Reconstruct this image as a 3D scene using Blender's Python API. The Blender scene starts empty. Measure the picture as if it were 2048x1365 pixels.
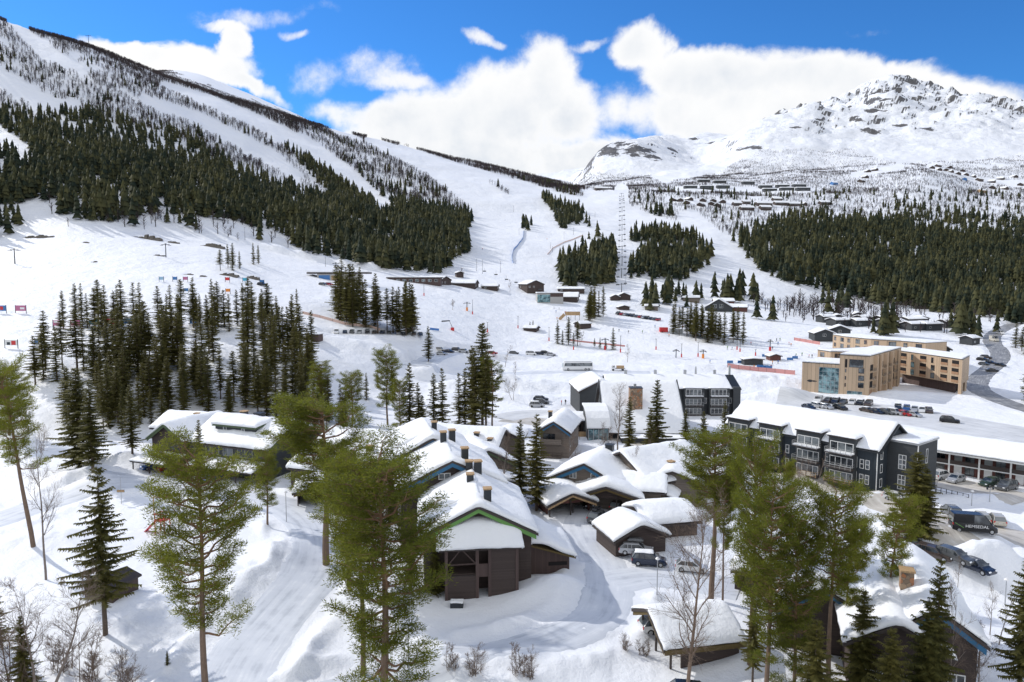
import bpy, math, random
import numpy as np
from math import sin, cos, tan, atan, atan2, radians as R, pi, sqrt, exp
from mathutils import Vector, Matrix

# ------------------------------------------------------------------ camera, sky, sun, exposure
F = 2048 * 25.0 / 36.0
TH = R(5.0)
H = 38.0
CT, ST = cos(TH), sin(TH)
scene = bpy.context.scene
col = scene.collection
cam = bpy.data.cameras.new('camera')
cam.lens = 25.0; cam.sensor_width = 36.0; cam.sensor_fit = 'HORIZONTAL'
cam.clip_start = 0.5; cam.clip_end = 30000
camo = bpy.data.objects.new('camera', cam); col.objects.link(camo)
camo.location = (0, 0, H); camo.rotation_euler = (R(90) - TH, 0, 0)
scene.camera = camo

SUN_EL, SUN_AZ = R(33), atan2(-0.82, 0.57)          # direction towards the sun: behind and left
sun_dir = Vector((cos(SUN_EL) * sin(SUN_AZ), cos(SUN_EL) * cos(SUN_AZ), sin(SUN_EL)))
sl = bpy.data.lights.new('sun', 'SUN'); sl.energy = 3.0; sl.angle = R(0.6); sl.color = (1.0, 0.955, 0.89)
so = bpy.data.objects.new('sun', sl); col.objects.link(so)
so.rotation_euler = sun_dir.to_track_quat('Z', 'Y').to_euler(); so.location = (-60, 60, 120)

def NT(tree):
    def n(t, **kw):
        nd = tree.nodes.new(t)
        ins = kw.pop('ins', {})
        for k, v in kw.items(): setattr(nd, k, v)
        for k, v in ins.items():
            if isinstance(v, bpy.types.NodeSocket): tree.links.new(v, nd.inputs[k])
            else: nd.inputs[k].default_value = v
        return nd
    return n

def uv_of(px, py):
    a = (px - 1024) / F; b = (682.5 - py) / F
    k = CT + b * ST
    return a / k, (-ST + b * CT) / k

world = bpy.data.worlds.new('World'); scene.world = world; world.use_nodes = True
wt = world.node_tree; wt.nodes.clear(); n = NT(wt)
def mth(n, op, a, b=0.0, c=None, clamp=False):
    nd = n('ShaderNodeMath', operation=op, use_clamp=clamp)
    for i, v in enumerate((a, b, c)):
        if v is None: continue
        if isinstance(v, bpy.types.NodeSocket): nd.id_data.links.new(v, nd.inputs[i])
        else: nd.inputs[i].default_value = v
    return nd.outputs[0]
sky = n('ShaderNodeTexSky', sky_type='NISHITA', sun_disc=False, sun_elevation=SUN_EL, sun_rotation=SUN_AZ,
        altitude=1500, air_density=1.0, dust_density=0.2, ozone_density=3.5)
tc = n('ShaderNodeTexCoord')
nz = n('ShaderNodeTexNoise', ins={'Vector': tc.outputs['Generated'], 'Scale': 7.0, 'Detail': 7.0, 'Roughness': 0.58, 'Distortion': 0.5})
sx = n('ShaderNodeSeparateXYZ', ins={0: tc.outputs['Generated']})
nx_ = n('ShaderNodeSeparateXYZ', ins={0: nz.outputs['Color']})
yy = mth(n, 'MAXIMUM', sx.outputs[1], 0.05)
U = mth(n, 'DIVIDE', sx.outputs[0], yy); V = mth(n, 'DIVIDE', sx.outputs[2], yy)
U = mth(n, 'ADD', U, mth(n, 'MULTIPLY', mth(n, 'SUBTRACT', nx_.outputs[0], 0.5), 0.11))
V = mth(n, 'ADD', V, mth(n, 'MULTIPLY', mth(n, 'SUBTRACT', nx_.outputs[1], 0.5), 0.075))
CLOUDS = [  # px, py, rx, ry, strength, tilt (px units in the direction field; they sit at infinity)
 (1080,190,80,110,1.0,10),(1010,230,150,95,1.0,0),(880,270,230,85,1.0,8),(1130,245,90,80,1.0,-15),(1230,350,230,72,1.0,0),
 (740,235,130,30,.62,-5),(880,340,420,90,1.0,0),(690,150,130,38,.42,5),(960,82,45,16,.5,-20),(1165,92,45,15,.5,25),
 (1290,100,75,60,1.0,-25),(1380,160,110,50,1.0,-15),(1480,152,200,52,1.0,0),(1650,164,230,50,1.0,0),(1830,188,160,42,.95,-8),
 (1600,235,420,75,1.0,0),(1510,262,220,75,1.0,0),(1950,190,110,26,.7,-12),(1750,210,300,60,.9,0),
 (300,105,120,24,1.0,-6),(400,125,110,38,1.0,-10),(470,88,38,42,1.0,-20),(455,50,55,12,.6,0),(590,65,36,12,.5,-5),(470,165,110,20,.8,-25),(250,95,60,10,.8,0),
 (800,170,90,22,.4,-8),(2150,225,200,20,.5,0),(1740,80,60,10,.25,0),(520,30,150,16,.25,5)]
acc = None
for (px, py, rx, ry, st, tl) in CLOUDS:
    u0, v0 = uv_of(px, py); ru = rx / F; rv = ry / F
    t_ = R(tl); ca, sa = cos(t_), sin(t_)
    du = mth(n, 'SUBTRACT', U, u0); dv = mth(n, 'SUBTRACT', V, v0)
    a = mth(n, 'MULTIPLY_ADD', du, ca / ru, mth(n, 'MULTIPLY', dv, sa / ru))
    b = mth(n, 'MULTIPLY_ADD', dv, ca / rv, mth(n, 'MULTIPLY', du, -sa / rv))
    q = mth(n, 'ADD', mth(n, 'MULTIPLY', a, a), mth(n, 'MULTIPLY', b, b))
    m = mth(n, 'MULTIPLY', mth(n, 'SUBTRACT', 1.35, q), st)
    acc = m if acc is None else mth(n, 'SMOOTH_MAX', acc, m, 0.25)
nz2 = n('ShaderNodeTexNoise', ins={'Vector': tc.outputs['Generated'], 'Scale': 17.0, 'Detail': 9.0, 'Roughness': 0.60})
acc = mth(n, 'ADD', acc, mth(n, 'MULTIPLY', mth(n, 'SUBTRACT', nz2.outputs[0], 0.5), 1.7))
mr = n('ShaderNodeMapRange', interpolation_type='SMOOTHERSTEP', ins={0: acc, 1: 0.05, 2: 0.95, 3: 0.0, 4: 1.0})
# added cloud cover, unseen behind and above the camera, to whiten the shadow fill
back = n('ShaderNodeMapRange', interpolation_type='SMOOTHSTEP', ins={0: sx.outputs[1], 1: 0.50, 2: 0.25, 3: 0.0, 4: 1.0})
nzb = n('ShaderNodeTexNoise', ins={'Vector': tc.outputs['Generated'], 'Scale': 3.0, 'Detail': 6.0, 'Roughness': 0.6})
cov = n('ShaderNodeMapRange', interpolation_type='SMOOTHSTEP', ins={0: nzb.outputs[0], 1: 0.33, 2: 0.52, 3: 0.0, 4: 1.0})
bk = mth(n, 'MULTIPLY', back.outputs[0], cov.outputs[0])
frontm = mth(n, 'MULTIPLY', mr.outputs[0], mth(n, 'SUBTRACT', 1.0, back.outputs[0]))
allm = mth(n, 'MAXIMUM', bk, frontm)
back_white = n('ShaderNodeMix', data_type='RGBA', ins={0: back.outputs[0]}); back_white.inputs[7].default_value = (.92, .94, .98, 1)   # pale tone of the added unseen clouds, set for their fill light
shd = n('ShaderNodeTexNoise', ins={'Vector': tc.outputs['Generated'], 'Scale': 5.0, 'Detail': 5.0, 'Roughness': 0.5})
sh2 = n('ShaderNodeMapRange', ins={0: shd.outputs[0], 1: 0.38, 2: 0.58, 3: 0.0, 4: 1.0})
thick = n('ShaderNodeMapRange', ins={0: acc, 1: 0.7, 2: 1.5, 3: 0.0, 4: 1.0})
shm = mth(n, 'MULTIPLY', sh2.outputs[0], thick.outputs[0])
ccol = n('ShaderNodeMix', data_type='RGBA', ins={0: shm})
ccol.inputs[6].default_value = (.97, .97, .97, 1); ccol.inputs[7].default_value = (0.70, 0.75, 0.82, 1)
skyt = n('ShaderNodeVectorMath', operation='MULTIPLY', ins={0: sky.outputs[0], 1: (0.27, 0.66, 1.02)})
skys = n('ShaderNodeVectorMath', operation='SCALE', ins={0: skyt.outputs[0], 3: 0.15})
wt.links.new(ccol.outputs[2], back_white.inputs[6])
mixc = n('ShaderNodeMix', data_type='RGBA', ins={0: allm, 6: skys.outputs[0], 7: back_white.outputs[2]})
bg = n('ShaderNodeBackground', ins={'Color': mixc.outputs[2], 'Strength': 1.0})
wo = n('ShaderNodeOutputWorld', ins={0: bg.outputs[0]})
world.cycles.sampling_method = 'MANUAL'; world.cycles.sample_map_resolution = 512

vs = scene.view_settings
vs.view_transform = 'Standard'; vs.look = 'None'; vs.exposure = 0.07; vs.gamma = 1.0; vs.use_curve_mapping = False

# ------------------------------------------------------------------ projection helpers (photo pixel -> point of the ground)
rng = np.random.default_rng(7); random.seed(7)
def G(px, py, z=0.0):
    u, v = uv_of(px, py)
    Y = (z - H) / v
    return Vector((u * Y, Y, z))
def AT(px, py, Y):
    u, v = uv_of(px, py)
    return Vector((u * Y, Y, H + v * Y))
def P(x, y, z):
    dy = y * CT - (z - H) * ST; dz = y * ST + (z - H) * CT
    return 1024 + F * x / dy, 682.5 - F * dz / dy

# ------------------------------------------------------------------ value noise
_perm = np.random.default_rng(11).random((256, 256))
def vnoise(x, y):
    xi = np.floor(x).astype(int); yi = np.floor(y).astype(int)
    fx = x - xi; fy = y - yi
    fx = fx * fx * (3 - 2 * fx); fy = fy * fy * (3 - 2 * fy)
    a = _perm[xi % 256, yi % 256]; b = _perm[(xi + 1) % 256, yi % 256]
    c = _perm[xi % 256, (yi + 1) % 256]; d = _perm[(xi + 1) % 256, (yi + 1) % 256]
    return (a * (1 - fx) + b * fx) * (1 - fy) + (c * (1 - fx) + d * fx) * fy
def fbm(x, y, o=4, g=0.5):
    s = 0; a = 1; t = 0
    for i in range(o):
        s = s + a * (vnoise(x * 2 ** i + 17.3 * i, y * 2 ** i + 9.1 * i) - 0.5); t += a; a *= g
    return s / t * 2
def ridged(x, y, o=4):
    s = 0; a = 1; t = 0
    for i in range(o):
        s = s + a * (1 - np.abs(2 * vnoise(x * 2 ** i + 31.7 * i, y * 2 ** i + 3.3 * i) - 1)); t += a; a *= 0.5
    return s / t

# ------------------------------------------------------------------ terrain: profile lines (px, py, distance) read across the valley
NU, NY = 800, 820
UU = np.linspace(-1.15, 1.15, NU)
Y0, Y1 = 16.0, 7500.0
LY = np.linspace(math.log(Y0), math.log(Y1), NY)
YY = np.exp(LY)
def line(pts):
    us, ys, zs = [], [], []
    for px, py, Y in pts:
        u, v = uv_of(px, py); us.append(u); ys.append(Y); zs.append(H + v * Y)
    us = np.array(us)
    return np.interp(UU, us, ys), np.interp(UU, us, zs)
def zline(pts):   # (px, Y, z) with px read at the horizon
    us = np.array([(p[0] - 1024) / F for p in pts])
    return np.interp(UU, us, [p[1] for p in pts]), np.interp(UU, us, [p[2] for p in pts])
LINES = [
 zline([(-600,16,0),(2600,16,0)]),
 zline([(-600,150,0),(0,165,0),(300,178,0),(600,190,0),(900,270,0),(1024,285,0),(2600,290,0)]),
 line([(-300,690,225),(0,690,225),(300,700,225),(600,705,235),(750,712,250),(900,700,300),(1024,700,345),(1250,698,350),(1500,690,362),(1750,690,350),(2048,690,350)]),
 line([(-300,640,262),(0,640,262),(300,640,272),(600,640,285),(750,664,292),(900,660,340),(1024,650,400),(1250,650,410),(1500,642,425),(1650,652,412),(1750,650,412),(2048,640,460)]),
 line([(-300,540,360),(0,540,360),(300,545,352),(450,545,365),(600,562,395),(750,562,440),(900,576,462),(1024,592,480),(1160,590,515),(1250,580,535),(1400,592,530),(1500,592,540),(1650,612,570),(1750,618,570),(2048,612,640)]),
 line([(-300,470,430),(0,470,430),(150,455,445),(300,465,470),(450,480,495),(600,505,540),(750,525,570),(900,532,600),(1024,520,650),(1160,518,680),(1250,505,700),(1400,512,700),(1500,525,690),(1750,520,770),(2048,510,830)]),
 line([(-300,230,650),(0,250,680),(300,310,720),(600,380,850),(750,410,900),(900,425,900),(1024,440,880),(1160,440,880),(1250,440,890),(1400,432,960),(1500,432,1000),(1750,430,1050),(2048,430,1080)]),
 line([(-500,-60,850),(-100,10,930),(0,33,960),(60,56,990),(150,76,1030),(210,98,1060),(300,138,1110),(400,175,1170),(500,207,1240),(600,238,1310),(750,276,1430),(900,312,1550),(1024,342,1650),(1100,362,1720),(1160,376,1650),(1250,380,1400),(1400,378,1350),(1500,378,1400),(1600,372,1380),(1750,372,1400),(1850,345,1420),(1950,378,1450),(2048,380,1450)]),
 line([(-500,60,1300),(0,90,1500),(400,240,1700),(600,300,1800),(1024,385,2000),(1130,390,2050),(1200,362,2050),(1400,352,1900),(1550,345,1850),(1600,338,1850),(1750,330,1850),(1850,330,1850),(2048,320,1850)]),
 line([(-500,200,3200),(200,190,3200),(300,150,3200),(350,143,3200),(400,150,3200),(500,190,3200),(600,232,3200),(700,290,3200),(900,400,3000),(1100,400,2500),(1150,364,2450),(1180,322,2450),(1200,292,2450),(1230,278,2500),(1270,276,2500),(1320,292,2550),(1370,322,2600),(1400,330,2600),(1440,310,2500),(1480,278,2450),(1520,262,2500),(1570,250,2550),(1620,240,2600),(1660,262,2600),(1720,250,2650),(1800,248,2700),(1880,238,2750),(1950,225,2800),(2048,228,2800),(2500,210,2900)]),
 line([(-500,300,3900),(300,300,3900),(900,420,3900),(1180,345,3500),(1270,300,3600),(1300,276,3600),(1335,268,3600),(1370,280,3600),(1405,266,3600),(1450,275,3600),(1480,282,3600),(1500,268,3600),(1560,250,3600),(1600,232,3700),(1640,218,3700),(1700,206,3800),(1725,192,3800),(1750,176,3800),(1785,165,3800),(1830,173,3800),(1870,190,3800),(1920,205,3800),(1970,210,3700),(2048,214,3600),(2500,200,3600)]),
 line([(-500,360,7500),(2500,360,7500)]),
]
Z = np.zeros((NY, NU))
KY = np.array([l[0] for l in LINES]); KZ = np.array([l[1] for l in LINES])
for j in range(NU):
    Z[:, j] = np.interp(LY, np.log(KY[:, j]), KZ[:, j])
def blur(A, k, ax):
    w = np.exp(-0.5 * (np.arange(-2 * k, 2 * k + 1) / k) ** 2); w /= w.sum()
    pad = [(0, 0), (0, 0)]; pad[ax] = (2 * k, 2 * k)
    B = np.pad(A, pad, mode='edge')
    return np.apply_along_axis(lambda v: np.convolve(v, w, 'valid'), ax, B)
Zb = blur(blur(Z, 6, 0), 7, 1)
Zs = blur(blur(Z, 2, 0), 3, 1)
wfar = np.clip((YY - 1000) / 600, 0, 1)[:, None]
Z = Zb * (1 - wfar) + Zs * wfar
XG = YY[:, None] * UU[None, :]; YG = np.repeat(YY[:, None], NU, 1)
def sst(a, b, x): t = np.clip((x - a) / (b - a), 0, 1); return t * t * (3 - 2 * t)
far = sst(250, 600, YG); vfar = sst(1700, 2600, YG); mid = sst(500, 900, YG) * (1 - vfar)
Z += 0.35 * fbm(XG / 22, YG / 22, 4) * (0.6 + far) + 0.10 * fbm(XG / 3.5, YG / 3.5, 3) * (1 - far)
Z += far * (2.2 * fbm(XG / 45, YG / 45, 4)) + mid * (7 * fbm(XG / 130, YG / 130, 4))
rg = ridged(XG / 520 + 3, YG / 520, 5)
rightm = sst(-.05, .08, UU)[None, :]
Z += vfar * (.12 + .88 * rightm) * (.18 + .82 * sst(.27, .36, UU))[None, :] * ((rg - 0.62) * 260 * sst(300, 900, Z) + 22 * fbm(XG / 120, YG / 120, 4))
Z += vfar * rightm * (12 * fbm(XG / 70 + 4, YG / 70, 4) + 5 * fbm(XG / 25, YG / 25 + 8, 3))
rk = sst(1500, 1800, YG) * (UU[None, :] > 0.08)
Z += rk * 10 * fbm(XG / 90, YG / 90, 4)

def seg_dist(X, Y, pts):
    """distance to a polyline and parameter along it"""
    best = np.full(X.shape, 1e9); bz = np.zeros(X.shape)
    for (p, q) in zip(pts[:-1], pts[1:]):
        d = np.array([q[0] - p[0], q[1] - p[1]]); L2 = d @ d + 1e-9
        t = np.clip(((X - p[0]) * d[0] + (Y - p[1]) * d[1]) / L2, 0, 1)
        dd = np.hypot(X - p[0] - t * d[0], Y - p[1] - t * d[1])
        zz = p[2] + t * (q[2] - p[2])
        m = dd < best; best[m] = dd[m]; bz[m] = zz[m]
    return best, bz
def smooth_path(pts, it=3):
    pts = [Vector(p) for p in pts]
    for _ in range(it):
        o = [pts[0]]
        for a, b in zip(pts[:-1], pts[1:]): o += [a * .75 + b * .25, a * .25 + b * .75]
        o.append(pts[-1]); pts = o
    return pts
def hgt(x, y):
    x = np.asarray(x, float); y = np.maximum(np.asarray(y, float), Y0 * 1.001)
    fu = (x / y - UU[0]) / (UU[1] - UU[0]); fy = (np.log(y) - LY[0]) / (LY[1] - LY[0])
    fu = np.clip(fu, 0, NU - 1.001); fy = np.clip(fy, 0, NY - 1.001)
    i = fy.astype(int); j = fu.astype(int); a = fy - i; b = fu - j
    return (Z[i, j] * (1 - a) + Z[i + 1, j] * a) * (1 - b) + (Z[i, j + 1] * (1 - a) + Z[i + 1, j + 1] * a) * b
def ground_at(px, py):
    """first point of the terrain on the line of sight of a photo pixel"""
    u, v = uv_of(px, py)
    h = hgt(u * YY, YY) - (H + v * YY)
    k = np.argmax(h[5:] > 0) + 5
    a = -h[k - 1] / (h[k] - h[k - 1] + 1e-9)
    Yh = YY[k - 1] + (YY[k] - YY[k - 1]) * min(max(a, 0), 1)
    return Vector((u * Yh, Yh, float(hgt(u * Yh, Yh))))

# roads: list of (photo pixels on the ground, width, berm height)
ROADS = {
 'plowed_yard': ([(430,1480),(470,1330),(560,1230),(640,1140),(640,1070),(600,1020),(520,1000),(430,985),(330,962),(200,975),(80,1010),(-150,1090)], 9.0, 1.3),
 'driveway': ([(640,1400),(900,1340),(1100,1300),(1210,1240),(1225,1150),(1175,1075),(1165,1040),(1190,1015)], 7.5, 1.0),
 'garage_driveway': ([(1225,1165),(1300,1150),(1400,1165),(1480,1180)], 8.0, .4),
 'main_road': ([(2300,1140),(2048,1078),(1900,1052),(1780,1015),(1660,972),(1560,945),(1450,920),(1330,895),(1230,872),(1150,858),(1080,845),(1010,838)], 9.5, .9),
 'side_road': ([(1780,1030),(1900,1085),(2000,1120),(2120,1160)], 8.0, .8),
 'bus_road': ([(860,752),(960,752),(1080,745),(1200,744),(1300,746)], 9.0, .9),
 'valley_road': ([(2300,880),(2120,838),(2030,812),(1975,792),(1950,774),(1958,755),(1985,735),(2003,716),(1998,700),(1984,688),(1984,672),(2000,660),(2030,648)], 8.5, .6),
 'car_park': ([(1560,800),(1640,806),(1740,820),(1850,838),(1960,858),(2100,885)], 26.0, .5),
 'hotel_forecourt': ([(1840,960),(1900,966),(1980,985),(2060,1005)], 11.0, .5),
 'upper_car_park': ([(590,672),(700,668),(840,672)], 10.0, .4),
 'middle_road': ([(830,742),(880,706),(960,704),(1060,712),(1100,716)], 12.0, .7),
 'hotel_yard': ([(1000,838),(1060,826),(1130,832)], 12.0, .5),
}
ROADP = {}
for name, (pp, w, bm) in ROADS.items():
    pts = []
    for px, py in pp:
        g = ground_at(min(max(px, -500), 2500), py); pts.append((g.x, g.y, g.z))
    pts = smooth_path(pts)
    # smooth heights
    zs = np.array([p[2] for p in pts]); k = np.ones(9) / 9; zs = np.convolve(np.pad(zs, 4, mode='edge'), k, 'valid')
    ROADP[name] = [(p[0], p[1], z) for p, z in zip(pts, zs)]
for name, (pp, w, bm) in ROADS.items():
    pts = ROADP[name]
    d, rz = seg_dist(XG, YG, pts)
    m = d < w / 2 + 12
    f = 1 - sst(w / 2 - .3, w / 2 + 2.5, d)
    Zn = Z * (1 - f) + rz * f
    br = bm * np.exp(-((d - w / 2 - 1.9) / 1.25) ** 2) * (0.45 + 1.1 * fbm(XG / 5, YG / 5, 3)) * np.where(YG < 150, .8, .6)
    Z = np.where(m, Zn + np.clip(br, 0, 3) * (f < .97), Z)
# flattened building yards and mounds: px, py, radius x, radius y, height
MOUNDS = [(1100,1185,5,4,1.6),(1130,1270,7,3,.8),(1050,1330,9,3,1.2),(560,1110,4,6,1.6),(440,1180,7,6,1.8),(330,1240,7,5,1.0),(90,1090,9,5,1.6),(250,930,7,4,2.4),(175,960,8,5,2.4),(120,1200,8,5,1.2),
 (1940,1150,7,4,2.6),(2000,1120,6,3,1.4),(1640,960,8,2.5,1.8),(1560,930,8,2.5,1.8),(1500,910,6,2.5,1.6),(1740,1000,8,2,1.6),(1830,1060,6,3,1.6),(1980,1000,9,2.5,1.0),
 (1000,1350,8,3,1.0),(870,1320,4,3,.8),(1500,1330,6,4,1.2),(700,960,10,6,1),(1010,780,26,6,5.0),(960,800,22,6,2.5),(1120,735,18,3,2.0),(1250,715,16,6,3.0),(1500,770,30,9,3.5),
 (1540,800,14,5,2),(1580,790,10,4,2),(1800,792,16,5,1.6),(1400,738,20,5,2.0),(880,690,20,5,1.5),(720,695,40,6,2.2),(1130,835,5,3,2.5),(1900,1075,8,2,1.5),(1940,1120,6,3,1.8),(2020,905,10,3,1)]
for (px, py, rx, ry, h) in MOUNDS:
    g = ground_at(px, py)
    Z += h * np.exp(-((XG - g.x) / rx) ** 2 - ((YG - g.y) / ry) ** 2) * (1 + .35 * fbm(XG / 4, YG / 4, 3))
for (px, py, rx, ry, h) in [(560,497,10,5,4.5),(510,492,13,5,2.5),(610,508,9,5,4.5),(650,516,7,5,4.5),(688,522,6,5,4),(725,535,8,5,3.2),(748,540,4,4,3.5)]:
    g = AT(px, py + 14, 505)
    Z += h * np.exp(-(((XG - g.x) / rx) ** 2 + ((YG - 505) / ry) ** 2) ** 1.3)

def fbmc(x, y): return fbm(np.asarray(x, float), np.asarray(y, float), 3)
# ------------------------------------------------------------------ materials
MATS = {}
def newmat(name):
    m = bpy.data.materials.new(name); m.use_nodes = True
    nt = m.node_tree; nt.nodes.clear(); MATS[name] = m
    return m, NT(nt)
def fin(n, bs): n('ShaderNodeOutputMaterial', ins={0: bs.outputs[0]})
def mix(n, f, a, b):
    nd = n('ShaderNodeMix', data_type='RGBA')
    for i, v in ((0, f), (6, a), (7, b)):
        if isinstance(v, bpy.types.NodeSocket): nd.id_data.links.new(v, nd.inputs[i])
        elif i == 0: nd.inputs[0].default_value = v
        else: nd.inputs[i].default_value = (*v, 1)
    return nd.outputs[2]
def noise(n, sc, det=4, rough=.55, vec=None, **k):
    nd = n('ShaderNodeTexNoise', ins={'Scale': sc, 'Detail': det, 'Roughness': rough, **k})
    if vec is not None: nd.id_data.links.new(vec, nd.inputs['Vector'])
    return nd
def ramp(n, x, a, b, lo=0.0, hi=1.0, it='SMOOTHSTEP'):
    return n('ShaderNodeMapRange', interpolation_type=it, ins={0: x, 1: a, 2: b, 3: lo, 4: hi}).outputs[0]
def obj_co(n): return n('ShaderNodeTexCoord').outputs['Object']

def simple(name, colr, rough=.6, metal=0.0, var=.12, sc=3.0, bump=0.0, spec=None, bsc=30.0):
    m, n = newmat(name); co = obj_co(n)
    nz = noise(n, sc, vec=co)
    dark = tuple(c * (1 - var) for c in colr); lite = tuple(min(1, c * (1 + var)) for c in colr)
    c = mix(n, nz.outputs[0], dark, lite)
    bs = n('ShaderNodeBsdfPrincipled', ins={'Base Color': c, 'Roughness': rough, 'Metallic': metal})
    if bump:
        b = n('ShaderNodeBump', ins={'Strength': bump, 'Distance': .05, 'Height': noise(n, bsc, vec=co).outputs[0]})
        n.__self__ if False else None
        bs.id_data.links.new(b.outputs[0], bs.inputs['Normal'])
    fin(n, bs); return m
def boards(name, colr, horiz=True, pitch=.16, var=.25, rough=.75):
    m, n = newmat(name); co = obj_co(n)
    s = n('ShaderNodeSeparateXYZ', ins={0: co})
    if horiz: t = s.outputs[2]
    else: t = mth(n, 'ADD', s.outputs[0], s.outputs[1])
    t = mth(n, 'DIVIDE', t, pitch); fr = mth(n, 'FRACT', t); fl = mth(n, 'FLOOR', t)
    wn = n('ShaderNodeTexWhiteNoise', noise_dimensions='1D', ins={'W': fl})
    g = noise(n, 6, vec=co)
    v = mth(n, 'ADD', mth(n, 'MULTIPLY', wn.outputs[0], .55), mth(n, 'MULTIPLY', g.outputs[0], .45))
    c = mix(n, v, tuple(k * (1 - var) for k in colr), tuple(min(1, k * (1 + var)) for k in colr))
    gap = ramp(n, fr, 0.0, .12)
    c2 = mix(n, gap, tuple(k * .35 for k in colr), c)
    bs = n('ShaderNodeBsdfPrincipled', ins={'Base Color': c2, 'Roughness': rough})
    b = n('ShaderNodeBump', ins={'Strength': .6, 'Distance': .02, 'Height': gap})
    bs.id_data.links.new(b.outputs[0], bs.inputs['Normal']); fin(n, bs); return m

# snow-covered terrain: snow everywhere, rock where it is steep, brushy brown on the far slopes
m, n = newmat('snow_ground')
co = n('ShaderNodeTexCoord').outputs['Object']; geo = n('ShaderNodeNewGeometry')
sp = n('ShaderNodeSeparateXYZ', ins={0: co}); nn = n('ShaderNodeSeparateXYZ', ins={0: geo.outputs['True Normal']})
snowc = mix(n, noise(n, .05, 5, vec=co).outputs[0], (.80, .83, .88), (.88, .89, .91))
rn = noise(n, .02, 8, .7, vec=co); rn2 = noise(n, .004, 5, .6, vec=co)
farm = mth(n, 'MULTIPLY', ramp(n, sp.outputs[1], 1500, 2300), ramp(n, sp.outputs[0], -300, 100, .12, 1.0))
steep = mth(n, 'SUBTRACT', 1.0, nn.outputs[2])
rr = mth(n, 'ADD', steep, mth(n, 'MULTIPLY', mth(n, 'SUBTRACT', rn.outputs[0], .5), .55))
rockf = mth(n, 'MULTIPLY', ramp(n, rr, .30, .37), farm)
rr2 = mth(n, 'ADD', steep, mth(n, 'MULTIPLY', mth(n, 'SUBTRACT', noise(n, .12, 6, .7, vec=co).outputs[0], .5), .5))
rockn = mth(n, 'MULTIPLY', ramp(n, rr2, .50, .56), ramp(n, sp.outputs[1], 600, 650))
rp = None
for (px_, py_, rx_, ry_) in [(1214,302,26,26),(1240,290,24,11),(1275,302,40,19),(1308,316,26,16),(1345,300,16,8),(1390,278,14,5),(1425,286,14,5),(1500,296,12,10),(1592,256,12,5),(1733,205,10,14),(1752,222,22,7),(1716,238,12,14),(1740,262,18,12),(1800,252,15,6),(1856,258,15,8),(1900,250,10,4),(1770,200,12,4),(1640,240,10,6)]:
    g_ = ground_at(px_, py_); sc_ = g_.y / F
    ax_ = mth(n, 'DIVIDE', mth(n, 'SUBTRACT', sp.outputs[0], g_.x), rx_ * sc_); az_ = mth(n, 'DIVIDE', mth(n, 'SUBTRACT', sp.outputs[2], g_.z), ry_ * sc_)
    q_ = mth(n, 'SUBTRACT', 1.0, mth(n, 'ADD', mth(n, 'MULTIPLY', ax_, ax_), mth(n, 'MULTIPLY', az_, az_)))
    rp = q_ if rp is None else mth(n, 'MAXIMUM', rp, q_)
rp = mth(n, 'ADD', mth(n, 'MULTIPLY', mth(n, 'MAXIMUM', rp, -1.0), .30), mth(n, 'MULTIPLY', mth(n, 'SUBTRACT', noise(n, .018, 8, .72, vec=co).outputs[0], .5), 2.0))
rockp = mth(n, 'MULTIPLY', ramp(n, rp, .10, .18), ramp(n, sp.outputs[1], 1900, 2100))
rockall = mth(n, 'MAXIMUM', rockp, mth(n, 'MAXIMUM', rockf, rockn))
rockc = mix(n, noise(n, .15, 6, vec=co).outputs[0], (.035, .036, .042), (.20, .19, .18))
c = mix(n, rockall, snowc, rockc)
bs = n('ShaderNodeBsdfPrincipled', ins={'Base Color': c, 'Roughness': .62, 'Specular IOR Level': .3})
nearm = ramp(n, sp.outputs[1], 120, 500, 1.0, 0.0)
h1 = noise(n, .55, 6, .6, vec=co).outputs[0]
h2 = noise(n, 3.2, 4, .6, vec=co).outputs[0]
hb = mth(n, 'ADD', mth(n, 'MULTIPLY', h1, .75), mth(n, 'MULTIPLY', h2, .18))
b1 = n('ShaderNodeBump', ins={'Strength': mth(n, 'MULTIPLY', nearm, .55), 'Distance': .6, 'Height': hb})
midm = mth(n, 'MULTIPLY', ramp(n, sp.outputs[1], 130, 260), ramp(n, sp.outputs[1], 1300, 2200, 1.0, 0.0))
b3 = n('ShaderNodeBump', ins={'Strength': mth(n, 'MULTIPLY', midm, .7), 'Distance': 3.0, 'Height': noise(n, .09, 7, .66, vec=co).outputs[0], 'Normal': b1.outputs[0]})
b2 = n('ShaderNodeBump', ins={'Strength': mth(n, 'MULTIPLY', farm, .8), 'Distance': 30.0, 'Height': noise(n, .012, 8, .62, vec=co).outputs[0], 'Normal': b3.outputs[0]})
bs.id_data.links.new(b2.outputs[0], bs.inputs['Normal']); fin(n, bs)

def road_mat(name, a, b, d, sc=.35, streak=1.0):
    m, n = newmat(name); co = n('ShaderNodeTexCoord').outputs['UV']
    st = n('ShaderNodeMapping', ins={'Vector': co, 'Scale': (1.0, .05, 1.0)})
    ob = obj_co(n)
    s1 = noise(n, 1.3 * streak, 5, .6, vec=st.outputs[0]); s2 = noise(n, sc, 5, .6, vec=ob)
    v = mth(n, 'ADD', mth(n, 'MULTIPLY', s1.outputs[0], .55), mth(n, 'MULTIPLY', s2.outputs[0], .45))
    c = mix(n, ramp(n, v, .36, .52), a, b)
    c = mix(n, ramp(n, v, .52, .66), c, d)
    bs = n('ShaderNodeBsdfPrincipled', ins={'Base Color': c, 'Roughness': .5})
    bb = n('ShaderNodeBump', ins={'Strength': .35, 'Distance': .12, 'Height': v})
    bs.id_data.links.new(bb.outputs[0], bs.inputs['Normal']); fin(n, bs)
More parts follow.
